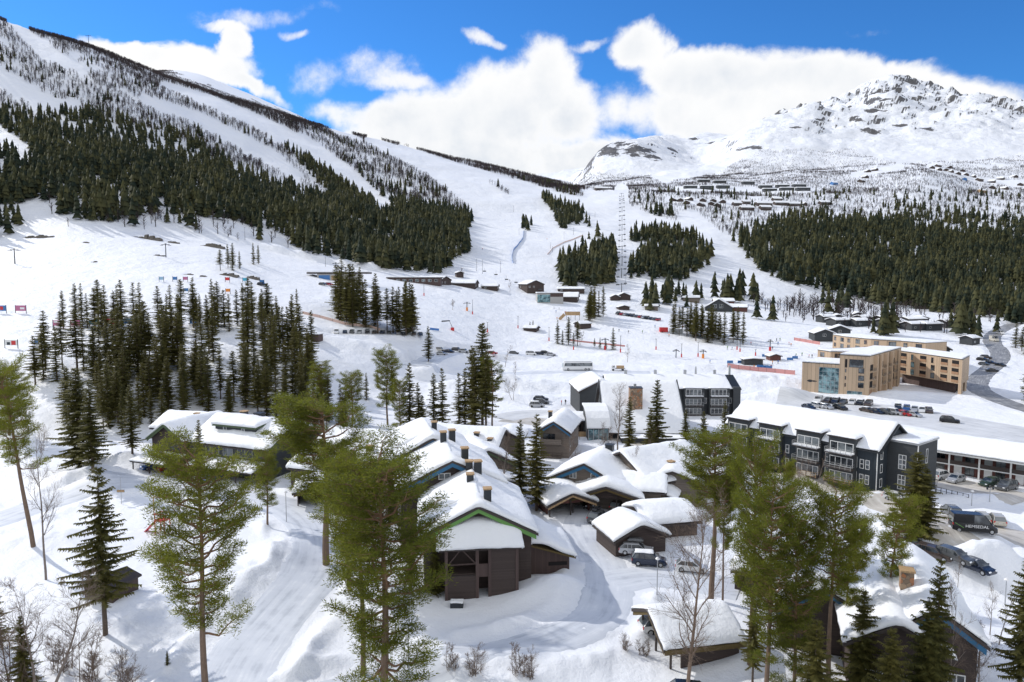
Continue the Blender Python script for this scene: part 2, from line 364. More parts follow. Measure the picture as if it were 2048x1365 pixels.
road_mat('packed_snow', (.50, .53, .58), (.66, .69, .74), (.80, .82, .85))
road_mat('dirty_snow', (.36, .33, .29), (.55, .52, .47), (.72, .70, .67))
road_mat('asphalt_wet', (.12, .12, .125), (.27, .27, .27), (.60, .60, .60), streak=2.0)
road_mat('parking_snow', (.50, .51, .52), (.66, .67, .68), (.78, .79, .80), sc=.2)

# ------------------------------------------------------------------ object helpers
def setp(o, label=None, cat=None, group=None, kind=None):
    if label: o['label'] = label
    if cat: o['category'] = cat
    if group: o['group'] = group
    if kind: o['kind'] = kind
    return o
def mesh_np(name, V, Fs, mats, fm=None, smooth=False):
    """V (n,3); Fs list of (k,m) int arrays all faces with m corners"""
    me = bpy.data.meshes.new(name)
    V = np.asarray(V, dtype=np.float32)
    if not isinstance(Fs, list): Fs = [Fs]
    loops = np.concatenate([f.reshape(-1) for f in Fs]).astype(np.int32)
    tot = np.concatenate([np.full(len(f), f.shape[1], np.int32) for f in Fs])
    start = np.concatenate([[0], np.cumsum(tot)[:-1]]).astype(np.int32)
    me.vertices.add(len(V)); me.vertices.foreach_set('co', V.reshape(-1))
    me.loops.add(len(loops)); me.loops.foreach_set('vertex_index', loops)
    me.polygons.add(len(tot)); me.polygons.foreach_set('loop_start', start); me.polygons.foreach_set('loop_total', tot)
    if fm is not None: me.polygons.foreach_set('material_index', np.asarray(fm, np.int32))
    if smooth: me.polygons.foreach_set('use_smooth', np.ones(len(tot), bool))
    me.update(calc_edges=True)
    for mm in (mats if isinstance(mats, (list, tuple)) else [mats]): me.materials.append(MATS[mm] if isinstance(mm, str) else mm)
    return me
def link(name, me, parent=None, loc=None, rot=None):
    o = bpy.data.objects.new(name, me); col.objects.link(o)
    if parent is not None: o.parent = parent
    if loc is not None: o.location = loc
    if rot is not None: o.rotation_euler = rot
    return o
def empty(name, loc, rz=0.0, label=None, cat=None, group=None):
    o = bpy.data.objects.new(name, None); col.objects.link(o); o.empty_display_size = .5
    o.location = loc; o.rotation_euler = (0, 0, rz); return setp(o, label, cat, group)
class MB:
    def __init__(s): s.v = []; s.f = []; s.m = []; s.cm = 0; s.M = None
    def add(s, vs, fs):
        o = len(s.v)
        for v in vs: s.v.append(tuple(s.M @ Vector(v)) if s.M is not None else tuple(v))
        for f in fs: s.f.append([i + o for i in f]); s.m.append(s.cm)
        return s
    def box(s, x0, x1, y0, y1, z0, z1):
        return s.add([(x0,y0,z0),(x1,y0,z0),(x1,y1,z0),(x0,y1,z0),(x0,y0,z1),(x1,y0,z1),(x1,y1,z1),(x0,y1,z1)],
              [(0,3,2,1),(4,5,6,7),(0,1,5,4),(1,2,6,5),(2,3,7,6),(3,0,4,7)])
    def prism(s, prof, y0, y1, axis='y'):
        k = len(prof)
        if axis == 'y': vs = [(a, y0, b) for a, b in prof] + [(a, y1, b) for a, b in prof]
        elif axis == 'x': vs = [(y0, a, b) for a, b in prof] + [(y1, a, b) for a, b in prof]
        else: vs = [(a, b, y0) for a, b in prof] + [(a, b, y1) for a, b in prof]
        return s.add(vs, [tuple(range(k)), tuple(range(2 * k - 1, k - 1, -1))] + [(i, i + k, (i + 1) % k + k, (i + 1) % k) for i in range(k)])
    def tube(s, p, q, r0, r1=None, k=6, cap=True):
        r1 = r0 if r1 is None else r1
        p = Vector(p); q = Vector(q); d = (q - p)
        if d.length < 1e-6: return s
        d.normalize(); a = d.orthogonal().normalized(); b = d.cross(a)
        vs = [p + (a * cos(2*pi*i/k) + b * sin(2*pi*i/k)) * r0 for i in range(k)] + [q + (a * cos(2*pi*i/k) + b * sin(2*pi*i/k)) * r1 for i in range(k)]
        fs = [(i, (i + 1) % k, (i + 1) % k + k, i + k) for i in range(k)]
        if cap: fs += [tuple(range(k - 1, -1, -1)), tuple(range(k, 2 * k))]
        return s.add(vs, fs)
    def beam(s, p, q, w, h):
        """rectangular bar from p to q"""
        p = Vector(p); q = Vector(q); d = (q - p).normalized()
        up = Vector((0, 0, 1)); a = d.cross(up)
        a = Vector((1, 0, 0)) if a.length < 1e-4 else a.normalized()
        b = a.cross(d).normalized()
        vs = [e + a * sx_ * w / 2 + b * sy_ * h / 2 for e in (p, q) for sx_, sy_ in ((-1,-1),(1,-1),(1,1),(-1,1))]
        return s.add(vs, [(0,1,2,3),(7,6,5,4),(0,4,5,1),(1,5,6,2),(2,6,7,3),(3,7,4,0)])
    def mesh(s, name, mats, smooth=False):
        me = bpy.data.meshes.new(name); me.from_pydata(s.v, [], s.f)
        for mm in (mats if isinstance(mats, (list, tuple)) else [mats]): me.materials.append(MATS[mm])
        me.polygons.foreach_set('material_index', s.m)
        if smooth: me.polygons.foreach_set('use_smooth', [True] * len(s.f))
        me.update(); return me
    def obj(s, name, mats, parent=None, smooth=False, loc=None, rot=None):
        return link(name, s.mesh(name, mats, smooth), parent, loc, rot)
ORD = ['leftmost', 'second from left', 'third from left', 'fourth from left', 'fifth from left', 'sixth from left', 'seventh from left', 'eighth from left', 'ninth from left', 'tenth from left', 'eleventh from left', 'twelfth from left', 'thirteenth from left', 'fourteenth from left', 'fifteenth from left']
def ranks(xs):
    o = sorted(range(len(xs)), key=lambda i: xs[i]); r = [0] * len(xs)
    for k, i in enumerate(o): r[i] = k
    return [ORD[k] if k < len(xs) - 1 or k == 0 else 'rightmost' for k in r]
def copy_tree(o, parent=None):
    c = o.copy(); col.objects.link(c)
    if parent is not None: c.parent = parent
    for ch in list(o.children): copy_tree(ch, c)
    return c
def copy_thing(o, loc, rz=None, label=None, group=None, scale=None):
    c = copy_tree(o); c.location = loc
    if rz is not None: c.rotation_euler = (0, 0, rz)
    if label: c['label'] = label
    if group: c['group'] = group
    if scale: c.scale = (scale,) * 3 if not isinstance(scale, tuple) else scale
    return c

# ------------------------------------------------------------------ terrain mesh
VG = np.stack([XG, YG, Z], -1).reshape(-1, 3)
ii, jj = np.meshgrid(np.arange(NY - 1), np.arange(NU - 1), indexing='ij')
q = ii * NU + jj
FG = np.stack([q, q + 1, q + NU + 1, q + NU], -1).reshape(-1, 4)
setp(link('ground', mesh_np('ground', VG, FG, 'snow_ground', smooth=True)), kind='structure')
ROADMAT = {'plowed_yard': 'packed_snow', 'driveway': 'packed_snow', 'garage_driveway': 'packed_snow', 'main_road': 'dirty_snow', 'side_road': 'dirty_snow',
           'bus_road': 'packed_snow', 'valley_road': 'asphalt_wet', 'car_park': 'parking_snow', 'hotel_forecourt': 'dirty_snow', 'upper_car_park': 'parking_snow', 'middle_road': 'packed_snow', 'hotel_yard': 'parking_snow'}
for ri, (name, (pp, w, bm)) in enumerate(ROADS.items()):
    pts = ROADP[name]; A = np.array(pts)
    seg = np.hypot(*(A[1:, :2] - A[:-1, :2]).T); s = np.concatenate([[0], np.cumsum(seg)])
    ns = max(8, int(s[-1] / 1.2)); ss = np.linspace(0, s[-1], ns)
    cx = np.interp(ss, s, A[:, 0]); cy = np.interp(ss, s, A[:, 1])
    tx = np.gradient(cx); ty = np.gradient(cy); L = np.hypot(tx, ty); tx /= L; ty /= L
    nc = max(6, int(w / 1.0)); off = np.linspace(-w / 2, w / 2, nc)
    edge = .35 * fbm(ss / 4, ss * 0 + ri * 7.7, 3)
    X = cx[:, None] + ty[:, None] * -off[None, :] * (1 + edge[:, None] * .25); Y = cy[:, None] + tx[:, None] * off[None, :] * (1 + edge[:, None] * .25)
    ZZ = hgt(X, Y) + .05 + .012 * ri * .3 + Y * .0003
    ZZ[:, 0] -= .25; ZZ[:, -1] -= .25
    V_ = np.stack([X, Y, ZZ], -1).reshape(-1, 3)
    i2, j2 = np.meshgrid(np.arange(ns - 1), np.arange(nc - 1), indexing='ij'); q = i2 * nc + j2
    Fq = np.stack([q, q + nc, q + nc + 1, q + 1], -1).reshape(-1, 4)
    me = mesh_np(name, V_, Fq, ROADMAT[name], smooth=True)
    uvl = me.uv_layers.new(name='UVMap')
    UVv = np.stack([np.repeat(off[None, :], ns, 0), np.repeat(ss[:, None], nc, 1)], -1).reshape(-1, 2)
    uvl.data.foreach_set('uv', UVv[Fq.reshape(-1)].reshape(-1).astype(np.float32))
    setp(link(name, me), kind='structure')
#@@STAGE2
# ------------------------------------------------------------------ foliage materials
def leafmat(name, a, b, tr=.35, trc=None, rough=.6):
    m, n = newmat(name); co = obj_co(n)
    oi = n('ShaderNodeObjectInfo')
    nz = noise(n, .9, 3, .6, vec=co)
    gi = n('ShaderNodeNewGeometry')
    v = mth(n, 'ADD', mth(n, 'MULTIPLY', nz.outputs[0], .6), mth(n, 'MULTIPLY', gi.outputs['Random Per Island'], .3))
    v = mth(n, 'ADD', v, mth(n, 'MULTIPLY', oi.outputs['Random'], .25))
    c = mix(n, ramp(n, v, .25, .85), a, b)
    bs = n('ShaderNodeBsdfPrincipled', ins={'Base Color': c, 'Roughness': rough, 'Specular IOR Level': .2})
    tc_ = c if trc is None else mix(n, .5, trc, trc)
    t = n('ShaderNodeBsdfTranslucent', ins={'Color': tc_})
    ms = n('ShaderNodeMixShader', ins={0: tr, 1: bs.outputs[0], 2: t.outputs[0]})
    fin(n, ms)
leafmat('spruce_needles', (.040, .048, .016), (.150, .135, .040), .40, (.20, .18, .05))
leafmat('pine_needles', (.042, .058, .010), (.168, .174, .024), .42, (.25, .27, .03))
def forestmat(name, a, b, sc=.02):
    m, n = newmat(name); co = obj_co(n)
    nz = noise(n, sc, 4, .6, vec=co); gi = n('ShaderNodeNewGeometry')
    v = mth(n, 'ADD', mth(n, 'MULTIPLY', nz.outputs[0], .7), mth(n, 'MULTIPLY', gi.outputs['Random Per Island'], .3))
    c = mix(n, ramp(n, v, .3, .75), a, b)
    fin(n, n('ShaderNodeBsdfPrincipled', ins={'Base Color': c, 'Roughness': .8, 'Specular IOR Level': .1}))
forestmat('far_spruce', (.018, .028, .020), (.082, .080, .034))
forestmat('far_twigs', (.035, .028, .032), (.085, .066, .062))
simple('bark_pine', (.17, .115, .08), .85, var=.35, sc=4, bump=.4)
simple('bark_upper', (.20, .115, .065), .85, var=.3, sc=4)
simple('bark_spruce', (.10, .075, .055), .9, var=.3, sc=4)
simple('bark_birch', (.20, .165, .14), .85, var=.45, sc=5)
simple('twig_brown', (.16, .115, .085), .85, var=.3, sc=2)

# ------------------------------------------------------------------ tree builders (unit metres, base at the origin)
def sub(name, V, T, mat): return mesh_np(name, np.array(V, np.float32), np.array(T, np.int32), mat)
def spruce(h, r, seed, whorls=40, per=6, twn=10, base=.10, tw=.5, thin=0.0):
    g = np.random.default_rng(seed); V = []; T = []
    zs = base * h + (h * .985 - base * h) * (np.arange(whorls) / (whorls - 1)) ** .92
    for k, z in enumerate(zs):
        f = 1 - (z - base * h) / (h - base * h)
        if f < .02: f = .02
        lobe = 1 + .28 * sin(k * 1.7 + seed)
        nb = per if f > .15 else max(3, per - 2)
        a0 = g.random() * 6.28
        for i in range(nb):
            if g.random() < thin: continue
            az = a0 + i * 6.28 / nb + g.normal() * .25
            L = (r * f ** .72 * (.62 + .6 * g.random()) * lobe + .18)
            if f > .85: L *= .75
            d = np.array([cos(az), sin(az), 0]); s = np.array([-sin(az), cos(az), 0])
            dip = -.10 - .42 * f * g.random() + (.35 if f < .2 else 0)
            z0 = z + g.normal() * .1
            nt = max(3, int(twn * L / r) + 2)
            ts = (np.arange(nt) + .6) / nt
            for t in ts:
                c = d * L * t; zc = z0 + dip * L * t + .16 * L * t * t
                tl = tw * (1.15 - .55 * t) * (.55 + .45 * L / r)
                for sg in (-1, 1):
                    e = c + s * sg * tl * (.75 + .3 * g.random()) + d * tl * (.35 + .3 * g.random())
                    w = tl * .30
                    n0 = len(V)
                    dz = -tl * (.25 + .45 * g.random())
                    V += [(c[0] - d[0] * w, c[1] - d[1] * w, zc + .04), (c[0] + d[0] * w, c[1] + d[1] * w, zc + .02), (e[0], e[1], zc + dz)]
                    T.append((n0, n0 + 1, n0 + 2))
                n0 = len(V)      # hanging curtain twig
                V += [(c[0] - d[0] * w, c[1] - d[1] * w, zc + .03), (c[0] + d[0] * w * 1.3, c[1] + d[1] * w * 1.3, zc), (c[0] + g.normal() * .05, c[1] + g.normal() * .05, zc - tl * (.45 + .4 * g.random()))]
                T.append((n0, n0 + 1, n0 + 2))
    for k in range(7):
        a = k * .9; n0 = len(V); z = h * .97 - .1 * k
        V += [(0, 0, z), (0.03, 0, z + .12), (cos(a) * .22, sin(a) * .22, z + .02)]; T.append((n0, n0 + 1, n0 + 2))
    crown = sub('spruce_crown', V, T, 'spruce_needles')
    mb = MB(); r0 = .0105 * h + .04
    mb.tube((0, 0, -.6), (0, 0, h * .5), r0, r0 * .6, 7, False); mb.tube((0, 0, h * .5), (0, 0, h), r0 * .6, .02, 6, False)
    for k in range(18):
        z = h * (.03 + base * 1.2 * g.random()); a = g.random() * 6.28; l = .5 + .7 * g.random()
        mb.tube((0, 0, z), (cos(a) * l, sin(a) * l, z - .1), .025, .006, 3, False)
    return mb.mesh('spruce_trunk', 'bark_spruce'), crown
def tuft(V, T, g, c, rad, k, nl, nw):
    dr = g.normal(size=(k, 3)); dr[:, 2] = np.abs(dr[:, 2]) * .8 - .12; dr /= np.linalg.norm(dr, axis=1)[:, None]
    for d in dr:
        p = c + d * rad * (.1 + .9 * g.random()); e = p + d * nl * (.7 + .6 * g.random())
        s = np.cross(d, g.normal(size=3)); s = s / (np.linalg.norm(s) + 1e-6) * nw
        n0 = len(V); V += [tuple(p - s), tuple(p + s), tuple(e)]; T.append((n0, n0 + 1, n0 + 2))
def pine(h, seed, cb=.38, wide=3.2, limbs=34, tk=24, lean=(0, 0), low=0, side=None):
    g = np.random.default_rng(seed); V = []; T = []; mb = MB()
    def ax(z):
        t = z / h
        return np.array([lean[0] * t ** 1.3 * h + .12 * sin(t * 7 + seed), lean[1] * t * h + .12 * cos(t * 6 + seed), z])
    r0 = .0115 * h + .05; prev = ax(-.6); nseg = 12
    for i in range(nseg):
        z = h * .985 * (i + 1) / nseg; q = ax(z)
        mb.cm = 0 if z < h * .5 else 1
        mb.tube(prev, q, r0 * (1 - i / nseg) ** .8 + .02, r0 * (1 - (i + 1) / nseg) ** .8 + .02, 8 if i < 6 else 6, False); prev = q
    mb.cm = 1
    for k in range(limbs + low):
        f = k / limbs if k < limbs else -.0
        z = h * (cb + (.97 - cb) * f ** .9) if k < limbs else h * (cb - .16 * g.random())
        fz = (z / h - cb) / (1 - cb)
        prof = (sin(pi * min(1, max(.14, (1 - fz) * .86 + .12))) ** .6) if fz > 0 else .85
        L = wide * prof * (.38 + .75 * g.random() ** .8)
        az = k * 2.399 + g.normal() * .35
        if side is not None and g.random() < .5: az = side + g.normal() * .7
        rise = (.10 + .75 * max(fz, 0) ** 1.5) + g.normal() * .12
        if fz < .25: rise -= .22
        b0 = ax(z); d = np.array([cos(az), sin(az), 0.0]); s = np.array([-sin(az), cos(az), 0])
        pts = [b0]; kk = 5; bend = g.normal() * .25
        for i in range(1, kk + 1):
            t = i / kk
            pts.append(b0 + d * L * t + s * L * bend * t * t + np.array([0, 0, L * (rise * t + (.28 * t * t if fz < .5 else 0) - .10 * sin(t * 3))]) + g.normal(size=3) * .04 * L)
        for i in range(kk):
            ra = .035 + .02 * L
            mb.tube(pts[i], pts[i + 1], ra * (1 - i / kk) + .012, ra * (1 - (i + 1) / kk) + .012, 4, False)
        nsb = int(4 + L * 2.7)
        for j in range(nsb):
            t = .30 + .70 * (j + .5) / nsb; x = t * kk; i = min(int(x), kk - 1); p = pts[i] + (pts[i + 1] - pts[i]) * (x - i)
            sg = 1 if j % 2 else -1
            sl_ = L * .36 * (1.15 - .6 * t) * (.5 + .7 * g.random()) + .25
            e = p + (s * sg * (.7 + .3 * g.random()) + d * .55) * sl_ + np.array([0, 0, sl_ * (.25 + .3 * g.random())])
            if j == nsb - 1: e = p + d * .3 + np.array([0, 0, .15])
            mb.tube(p, e, .022, .010, 3, False)
            nt = 3 + int(sl_ > .7) + int(sl_ > 1.3)
            for u in range(nt):
                c = p + (e - p) * (1 - .42 * u / max(1, nt - 1) if nt > 1 else 1) + g.normal(size=3) * .17
                tuft(V, T, g, c, .36 + .2 * g.random(), tk, .25, .032)
    for k in range(12):
        c = ax(h * (.93 + .07 * g.random())) + g.normal(size=3) * .16; tuft(V, T, g, c, .26, tk, .22, .028)
    return mb.mesh('pine_trunk', ['bark_pine', 'bark_upper']), sub('pine_crown', V, T, 'pine_needles')
def birch(h, seed, spread=.5, depth=4, r0=None, start=.25, multi=1, n1=12, mat='bark_birch', drift=.05):
    g = np.random.default_rng(seed); mb = MB(); r0 = r0 or .011 * h + .02
    tw = MB()
    def br(p, d, L, r, lev):
        segs = 3 if lev < 3 else 2; q = p
        for i in range(segs):
            d2 = d + Vector(g.normal(size=3)) * .12 + Vector((0, 0, .10)); d2.normalize()
            e = q + d2 * L / segs; ra = r * (1 - .55 * i / segs)
            (mb if lev < 2 else tw).tube(q, e, ra, max(.004, r * (1 - .55 * (i + 1) / segs)), 5 if lev == 1 else 3, False)
            if lev < depth:
                for _ in range(2 if lev < 3 else (2 if g.random() < .6 else 1)):
                    a = g.random() * 6.28; o = d2.orthogonal().normalized(); o.rotate(Matrix.Rotation(a, 3, d2))
                    nd = (d2 * (.75 + .3 * g.random()) + o * (.45 + .5 * g.random())).normalized()
                    br(q + (e - q) * g.random(), nd, L * (.42 + .25 * g.random()), max(.006, ra * .45), lev + 1)
            q = e; d = d2
    for mlt in range(multi):
        d = Vector((g.normal() * .18, g.normal() * .18, 1)).normalized() if multi > 1 else Vector((g.normal() * .04, g.normal() * .04, 1)).normalized()
        hh = h * (1 - .25 * mlt * g.random()); p = Vector((g.normal() * .25 * (multi > 1), g.normal() * .25 * (multi > 1), -.4)); ns = 9
        for i in range(ns):
            d = (d + Vector((g.normal() * drift, g.normal() * drift, .05))).normalized(); e = p + d * (hh + .4) / ns
            mb.tube(p, e, r0 * (1 - i / ns) + .008, r0 * (1 - (i + 1) / ns) + .008, 7, False)
            if i / ns >= start:
                for _ in range(max(1, n1 // ns + (g.random() < .5))):
                    a = g.random() * 6.28; nd = Vector((cos(a) * spread * 1.6, sin(a) * spread * 1.6, .8)).normalized()
                    br(p + (e - p) * g.random(), nd, hh * spread * (.32 + .3 * g.random()) * (1.15 - .7 * i / ns), r0 * .38 * (1 - i / ns) + .008, 1)
            p = e
    if mat == 'twig_brown': return mb.mesh('birch_trunk', mat), tw.mesh('birch_crown', mat)
    return mb.mesh('birch_trunk', mat), tw.mesh('birch_crown', 'twig_brown')
TREE_CAT = {'spruce': 'spruce tree', 'pine': 'pine tree', 'birch': 'birch tree', 'dead': 'bare tree', 'shrub': 'shrub'}
def plant(kind, meshes, loc, hs, rz, label, group=None, xy=1.0):
    nm = {'spruce': 'spruce_tree', 'pine': 'pine_tree', 'birch': 'birch_tree', 'dead': 'bare_tree', 'shrub': 'bare_shrub'}[kind]
    e = empty(nm, loc, rz, label, TREE_CAT[kind], group); e.scale = (hs * xy, hs * xy, hs)
    link('trunk', meshes[0], e); link('crown', meshes[1], e); return e
SP0 = [(spruce(17, 2.9, 3, 27, 6, 13, .24, .60, .14), 17), (spruce(16, 2.2, 4, 40, 6, 12, .12, .52, .18), 16), (spruce(14, 2.4, 5, 38, 7, 12, .06, .52, .12), 14)]
SP1 = [(spruce(16, 1.9 + .25 * (i % 3), 20 + i, 32, 6, 6, [.04, .12, .3, .08, .2, .03][i % 6], .62, .16), 16) for i in range(7)]
PN = [(pine(20, 41, .28, 4.0, 62, 17), 20), (pine(20, 42, .40, 3.9, 54, 17, side=2.8), 20), (pine(17, 43, .26, 3.3, 54, 17), 17),
      (pine(22, 44, .50, 3.7, 50, 17), 22), (pine(20, 45, .20, 4.0, 70, 17, low=7), 20), (pine(20, 46, .45, 3.2, 44, 17, lean=(-.16, 0)), 20)]
BR = [(birch(9, 61, .5), 9), (birch(8, 62, .6, multi=2), 8), (birch(10, 63, .4), 10)]
DEAD = [(birch(14, 68, .50, start=.22, n1=30, r0=.15, drift=.01, mat='bark_pine'), 14)]
SHB = [(birch(3.2, 71, .7, 3, .03, .1, 5, 9, 'twig_brown'), 3.2), (birch(2.6, 72, .6, 3, .02, .1, 6, 9, 'twig_brown'), 2.6)]
def put(kind, px, pb, pt, var, label, group=None, xy=1.0, rz=None, Yd=None):
    g = ground_at(px, min(pb, 1600)) if Yd is None else AT(px, pb, Yd)
    if Yd is not None: g.z = float(hgt(g.x, g.y))
    _, v = uv_of(px, pt); ztop = H + v * g.y; hh = max(1.5, ztop - g.z)
    lib = {'spruce': SP0, 'pine': PN, 'birch': BR, 'dead': DEAD, 'shrub': SHB, 'spruce1': SP1}[kind]
    ms, h0 = lib[var % len(lib)]
    return plant('spruce' if kind == 'spruce1' else kind, ms, (g.x, g.y, g.z - .1), hh / h0, random.random() * 6.28 if rz is None else rz, label, group, xy)

# individually placed trees of the foreground and village
put('pine', 413, 1400, 905, 0, 'tall pine standing alone in the snow bank left of the plowed driveway', xy=.92, rz=.6)
put('pine', 770, 1400, 915, 4, 'big pine in front of the green-trimmed house, low limbs reaching out on both sides', xy=1.2, rz=2.0)
put('pine', 726, 1352, 930, 3, 'pine with a straight grey trunk just behind the big low-limbed pine', xy=.9, rz=.3)
put('pine', 655, 1130, 800, 1, 'wide spreading pine right of the carport house, its limbs drooping over the road', xy=1.45, rz=.4)
put('pine', 700, 1180, 900, 2, 'bushy pine close to the left wall of the green-trimmed house', xy=1.1)
put('pine', 536, 1050, 905, 2, 'small bright pine beside the end of the carport house', xy=.95)
put('pine', 66, 1093, 735, 5, 'leaning pine with a long bare trunk at the left edge of the photo', xy=.85, rz=0.0)
put('pine', 1424, 1200, 868, 3, 'tall pine with a thick bare trunk behind the snow-covered carport', xy=1.2, rz=1.0)
put('pine', 1444, 1218, 925, 1, 'pine with a slimmer trunk right next to the thick-trunked one behind the carport', xy=.5, rz=3.0)
put('pine', 1532, 1420, 985, 0, 'leftmost pine of the thick stand between the carport and the blue-trimmed cabin', xy=.8)
put('pine', 1585, 1420, 1040, 4, 'low-branched pine in the middle of the thick stand at the bottom right', xy=.7)
put('pine', 1655, 1400, 978, 3, 'tallest pine of the thick stand at the bottom right', xy=.85)
put('pine', 1690, 1330, 1040, 1, 'pine on the right side of the thick stand, behind the tallest one', xy=.7)
put('pine', 1757, 1300, 990, 5, 'slender pine left of the big snowy roof at the bottom right', xy=.75, rz=2.2)
put('pine', 1500, 1330, 900, 2, 'pine with a yellow-green crown left behind the thick stand, towards the parked white car', xy=.6)
put('pine', 1560, 1150, 930, 1, 'pine in front of the dark apartment block, its top against the balconies', xy=.55)
put('pine', 985, 856, 722, 1, 'pine with a rounded green crown right of the narrow spruces behind the village', xy=.95)
put('pine', 775, 850, 705, 2, 'bright pine among spruces behind the left snowy roof', xy=.9)
put('pine', 705, 860, 750, 2, 'bushy olive pine behind the snowy roofs, left of the bright one', xy=1.2)
put('pine', 800, 865, 760, 4, 'olive pine just right of the bright pine behind the roofs', xy=.9)
put('pine', 20, 870, 735, 4, 'yellow-green pine at the left edge below the advertising boards', xy=1.4)
put('pine', 640, 840, 730, 0, 'olive pine at the right end of the dense spruce stand', xy=1.2)
put('spruce', 211, 1270, 930, 0, 'open spruce with layered drooping branches and a bare lower trunk beside the small shed', xy=1.15, rz=.5)
put('spruce', 160, 935, 735, 2, 'dense dark spruce behind the tall snow bank on the left', xy=1.5)
put('spruce', 186, 945, 760, 1, 'dark spruce touching the right side of the dense one behind the snow bank', xy=1.3)
put('spruce', 265, 908, 768, 1, 'spruce standing left of the carport house', xy=1.25)
put('spruce', 402, 985, 838, 1, 'slim spruce in front of the carport house, its top against the snowy roof', xy=.9)
put('spruce', 822, 1180, 1002, 1, 'dark spruce with a thin bare top against the left wall of the green-trimmed house', xy=1.2)
put('spruce', 870, 1190, 1085, 2, 'short dark spruce squeezed against the corner of the green-trimmed house', xy=1.2)
put('spruce', 1040, 1010, 838, 1, 'left one of the two slim spruces between the two blue-trimmed houses', xy=1.1)
put('spruce', 1073, 1022, 826, 1, 'right one of the two slim spruces between the two blue-trimmed houses', xy=1.25)
put('spruce', 1258, 912, 792, 1, 'spruce left of the stone chimney of the large steep white roof', xy=1.1)
put('spruce', 1312, 930, 758, 1, 'tallest spruce in front of the large steep white roof, right of the stone chimney', xy=1.2)
put('spruce', 1300, 935, 815, 2, 'shorter spruce hugging the tallest one in front of the large steep roof', xy=.9)
put('spruce', 1370, 905, 818, 1, 'spruce at the right corner of the large steep white roof', xy=1.2)
put('spruce', 1405, 935, 822, 2, 'thin-topped spruce in front of the balconies right of the steep roof', xy=.9)
put('spruce', 1448, 905, 800, 1, 'rusty-green spruce at the left end of the dark apartment block', xy=.8)
put('spruce', 1828, 1078, 903, 2, 'broad sunlit spruce in front of the dark stair tower by the main road', xy=1.7)
put('spruce', 1848, 1072, 935, 2, 'smaller spruce growing against the right side of the broad one by the main road', xy=1.3)
put('spruce', 1863, 1480, 1113, 1, 'spruce with a rusty top in front of the snowy roof with the square chimney', xy=.9)
put('spruce', 1845, 1490, 1200, 2, 'dark spruce beneath the blue gable at the bottom right', xy=1.3)
put('spruce', 2036, 1420, 1118, 0, 'tall spruce at the bottom right edge of the photo', xy=1.1)
put('spruce', -12, 1300, 1130, 2, 'spruce cut by the left edge of the photo', xy=1.0)
put('spruce', 50, 1400, 1230, 2, 'small spruce among bare shrubs in the bottom left corner', xy=1.0)
put('spruce', 1505, 1365, 1200, 0, 'dark low spruce at the foot of the thick pine stand, next to the carport', xy=1.1)
put('spruce', 1625, 1480, 1235, 1, 'dark spruce in the gap between two trunks of the thick pine stand', xy=1.5)
put('spruce', 1775, 1490, 1255, 2, 'dark young spruce left of the blue gable, under the slender pine', xy=1.3)
put('spruce', 1720, 1400, 1180, 2, 'dark green spruce under the right side of the thick pine stand', xy=1.3)
put('spruce', 857, 724, 652, 1, 'lone spruce on the open snow between the car rows', xy=1.3)
put('spruce', 335, 1330, 1300, 2, 'tiny spruce poking out of the snow by the foot of the lone pine', xy=1.0)
LST = [(930,850,735),(945,852,690),(965,850,645),(950,858,700),(972,862,700),(918,850,745)]; RK = ranks([q[0] for q in LST])
for i, (px, pb, pt) in enumerate(LST):
    put('spruce1', px, pb, pt, i, 'narrow spruce in the tight group left of the rounded pine' + ', ' + RK[i], 'spruces behind the village houses', xy=1.15)
LST = [(885,862,735),(868,862,745),(845,866,790),(820,862,725),(837,866,765),(755,770,735),(785,800,722),(733,800,745)]; RK = ranks([q[0] for q in LST])
for i, (px, pb, pt) in enumerate(LST):
    put('spruce1', px, pb, pt, i, 'slim spruce in the loose row just behind the snowy village roofs' + ', ' + RK[i], 'spruces behind the village houses', xy=1.1)
LST = [(1115,688,640),(1137,690,632),(1155,692,642),(1125,690,660),(1189,695,676),(1200,697,675),(1212,698,680),(1226,700,655),(1147,690,665),(1060,655,643),(1066,657,640)]; RK = ranks([q[0] for q in LST])
for i, (px, pb, pt) in enumerate(LST):
    put('spruce1', px, pb, pt, i, 'small spruce in the fenced group in the middle of the ski slope' + ', ' + RK[i], 'spruces on the open ski slope', xy=1.3)
put('dead', 1369, 1420, 1015, 2, 'bare tree with a thick trunk standing in front of the snow-covered carport', xy=1.0)
put('birch', 92, 1160, 870, 0, 'thin bare tree right of the leaning pine', xy=.6)
put('birch', 88, 1400, 1165, 1, 'branching bare tree in the bottom left corner', xy=1.0)
put('birch', 1003, 990, 850, 2, 'pale leafless birch beside the ridge behind the two blue gables', xy=1.0)
put('birch', 1235, 905, 775, 0, 'leafless birch in front of the left part of the large steep white roof', xy=1.0)
put('birch', 1216, 925, 855, 1, 'small leafless birch by the glass entrance of the hotel', xy=1.0)
put('birch', 1147, 945, 875, 1, 'small leafless birch beside the brick-coloured house with the blue gable', xy=1.0)
put('birch', 1290, 940, 850, 2, 'bare birch between the two spruces by the main road', xy=1.0)
put('birch', 1270, 1000, 895, 0, 'thin bare birch by the small roof below the main road', xy=.6)
LST = [(1570,960,905),(1600,985,925),(1635,975,900),(1665,955,890),(1588,1000,930)]; RK = ranks([q[0] for q in LST])
for i, (px, pb, pt) in enumerate(LST):
    put('birch', px, pb, pt, i, 'thin bare birch on the snow bank below the apartment block' + ', ' + RK[i], 'birches along the main road', xy=.7)
put('birch', 1890, 1480, 1185, 0, 'thin bare tree rising in front of the blue gable at the bottom right', xy=.6)
put('birch', 1899, 1480, 1250, 2, 'bare tree with forked limbs just right of the blue gable', xy=.8)
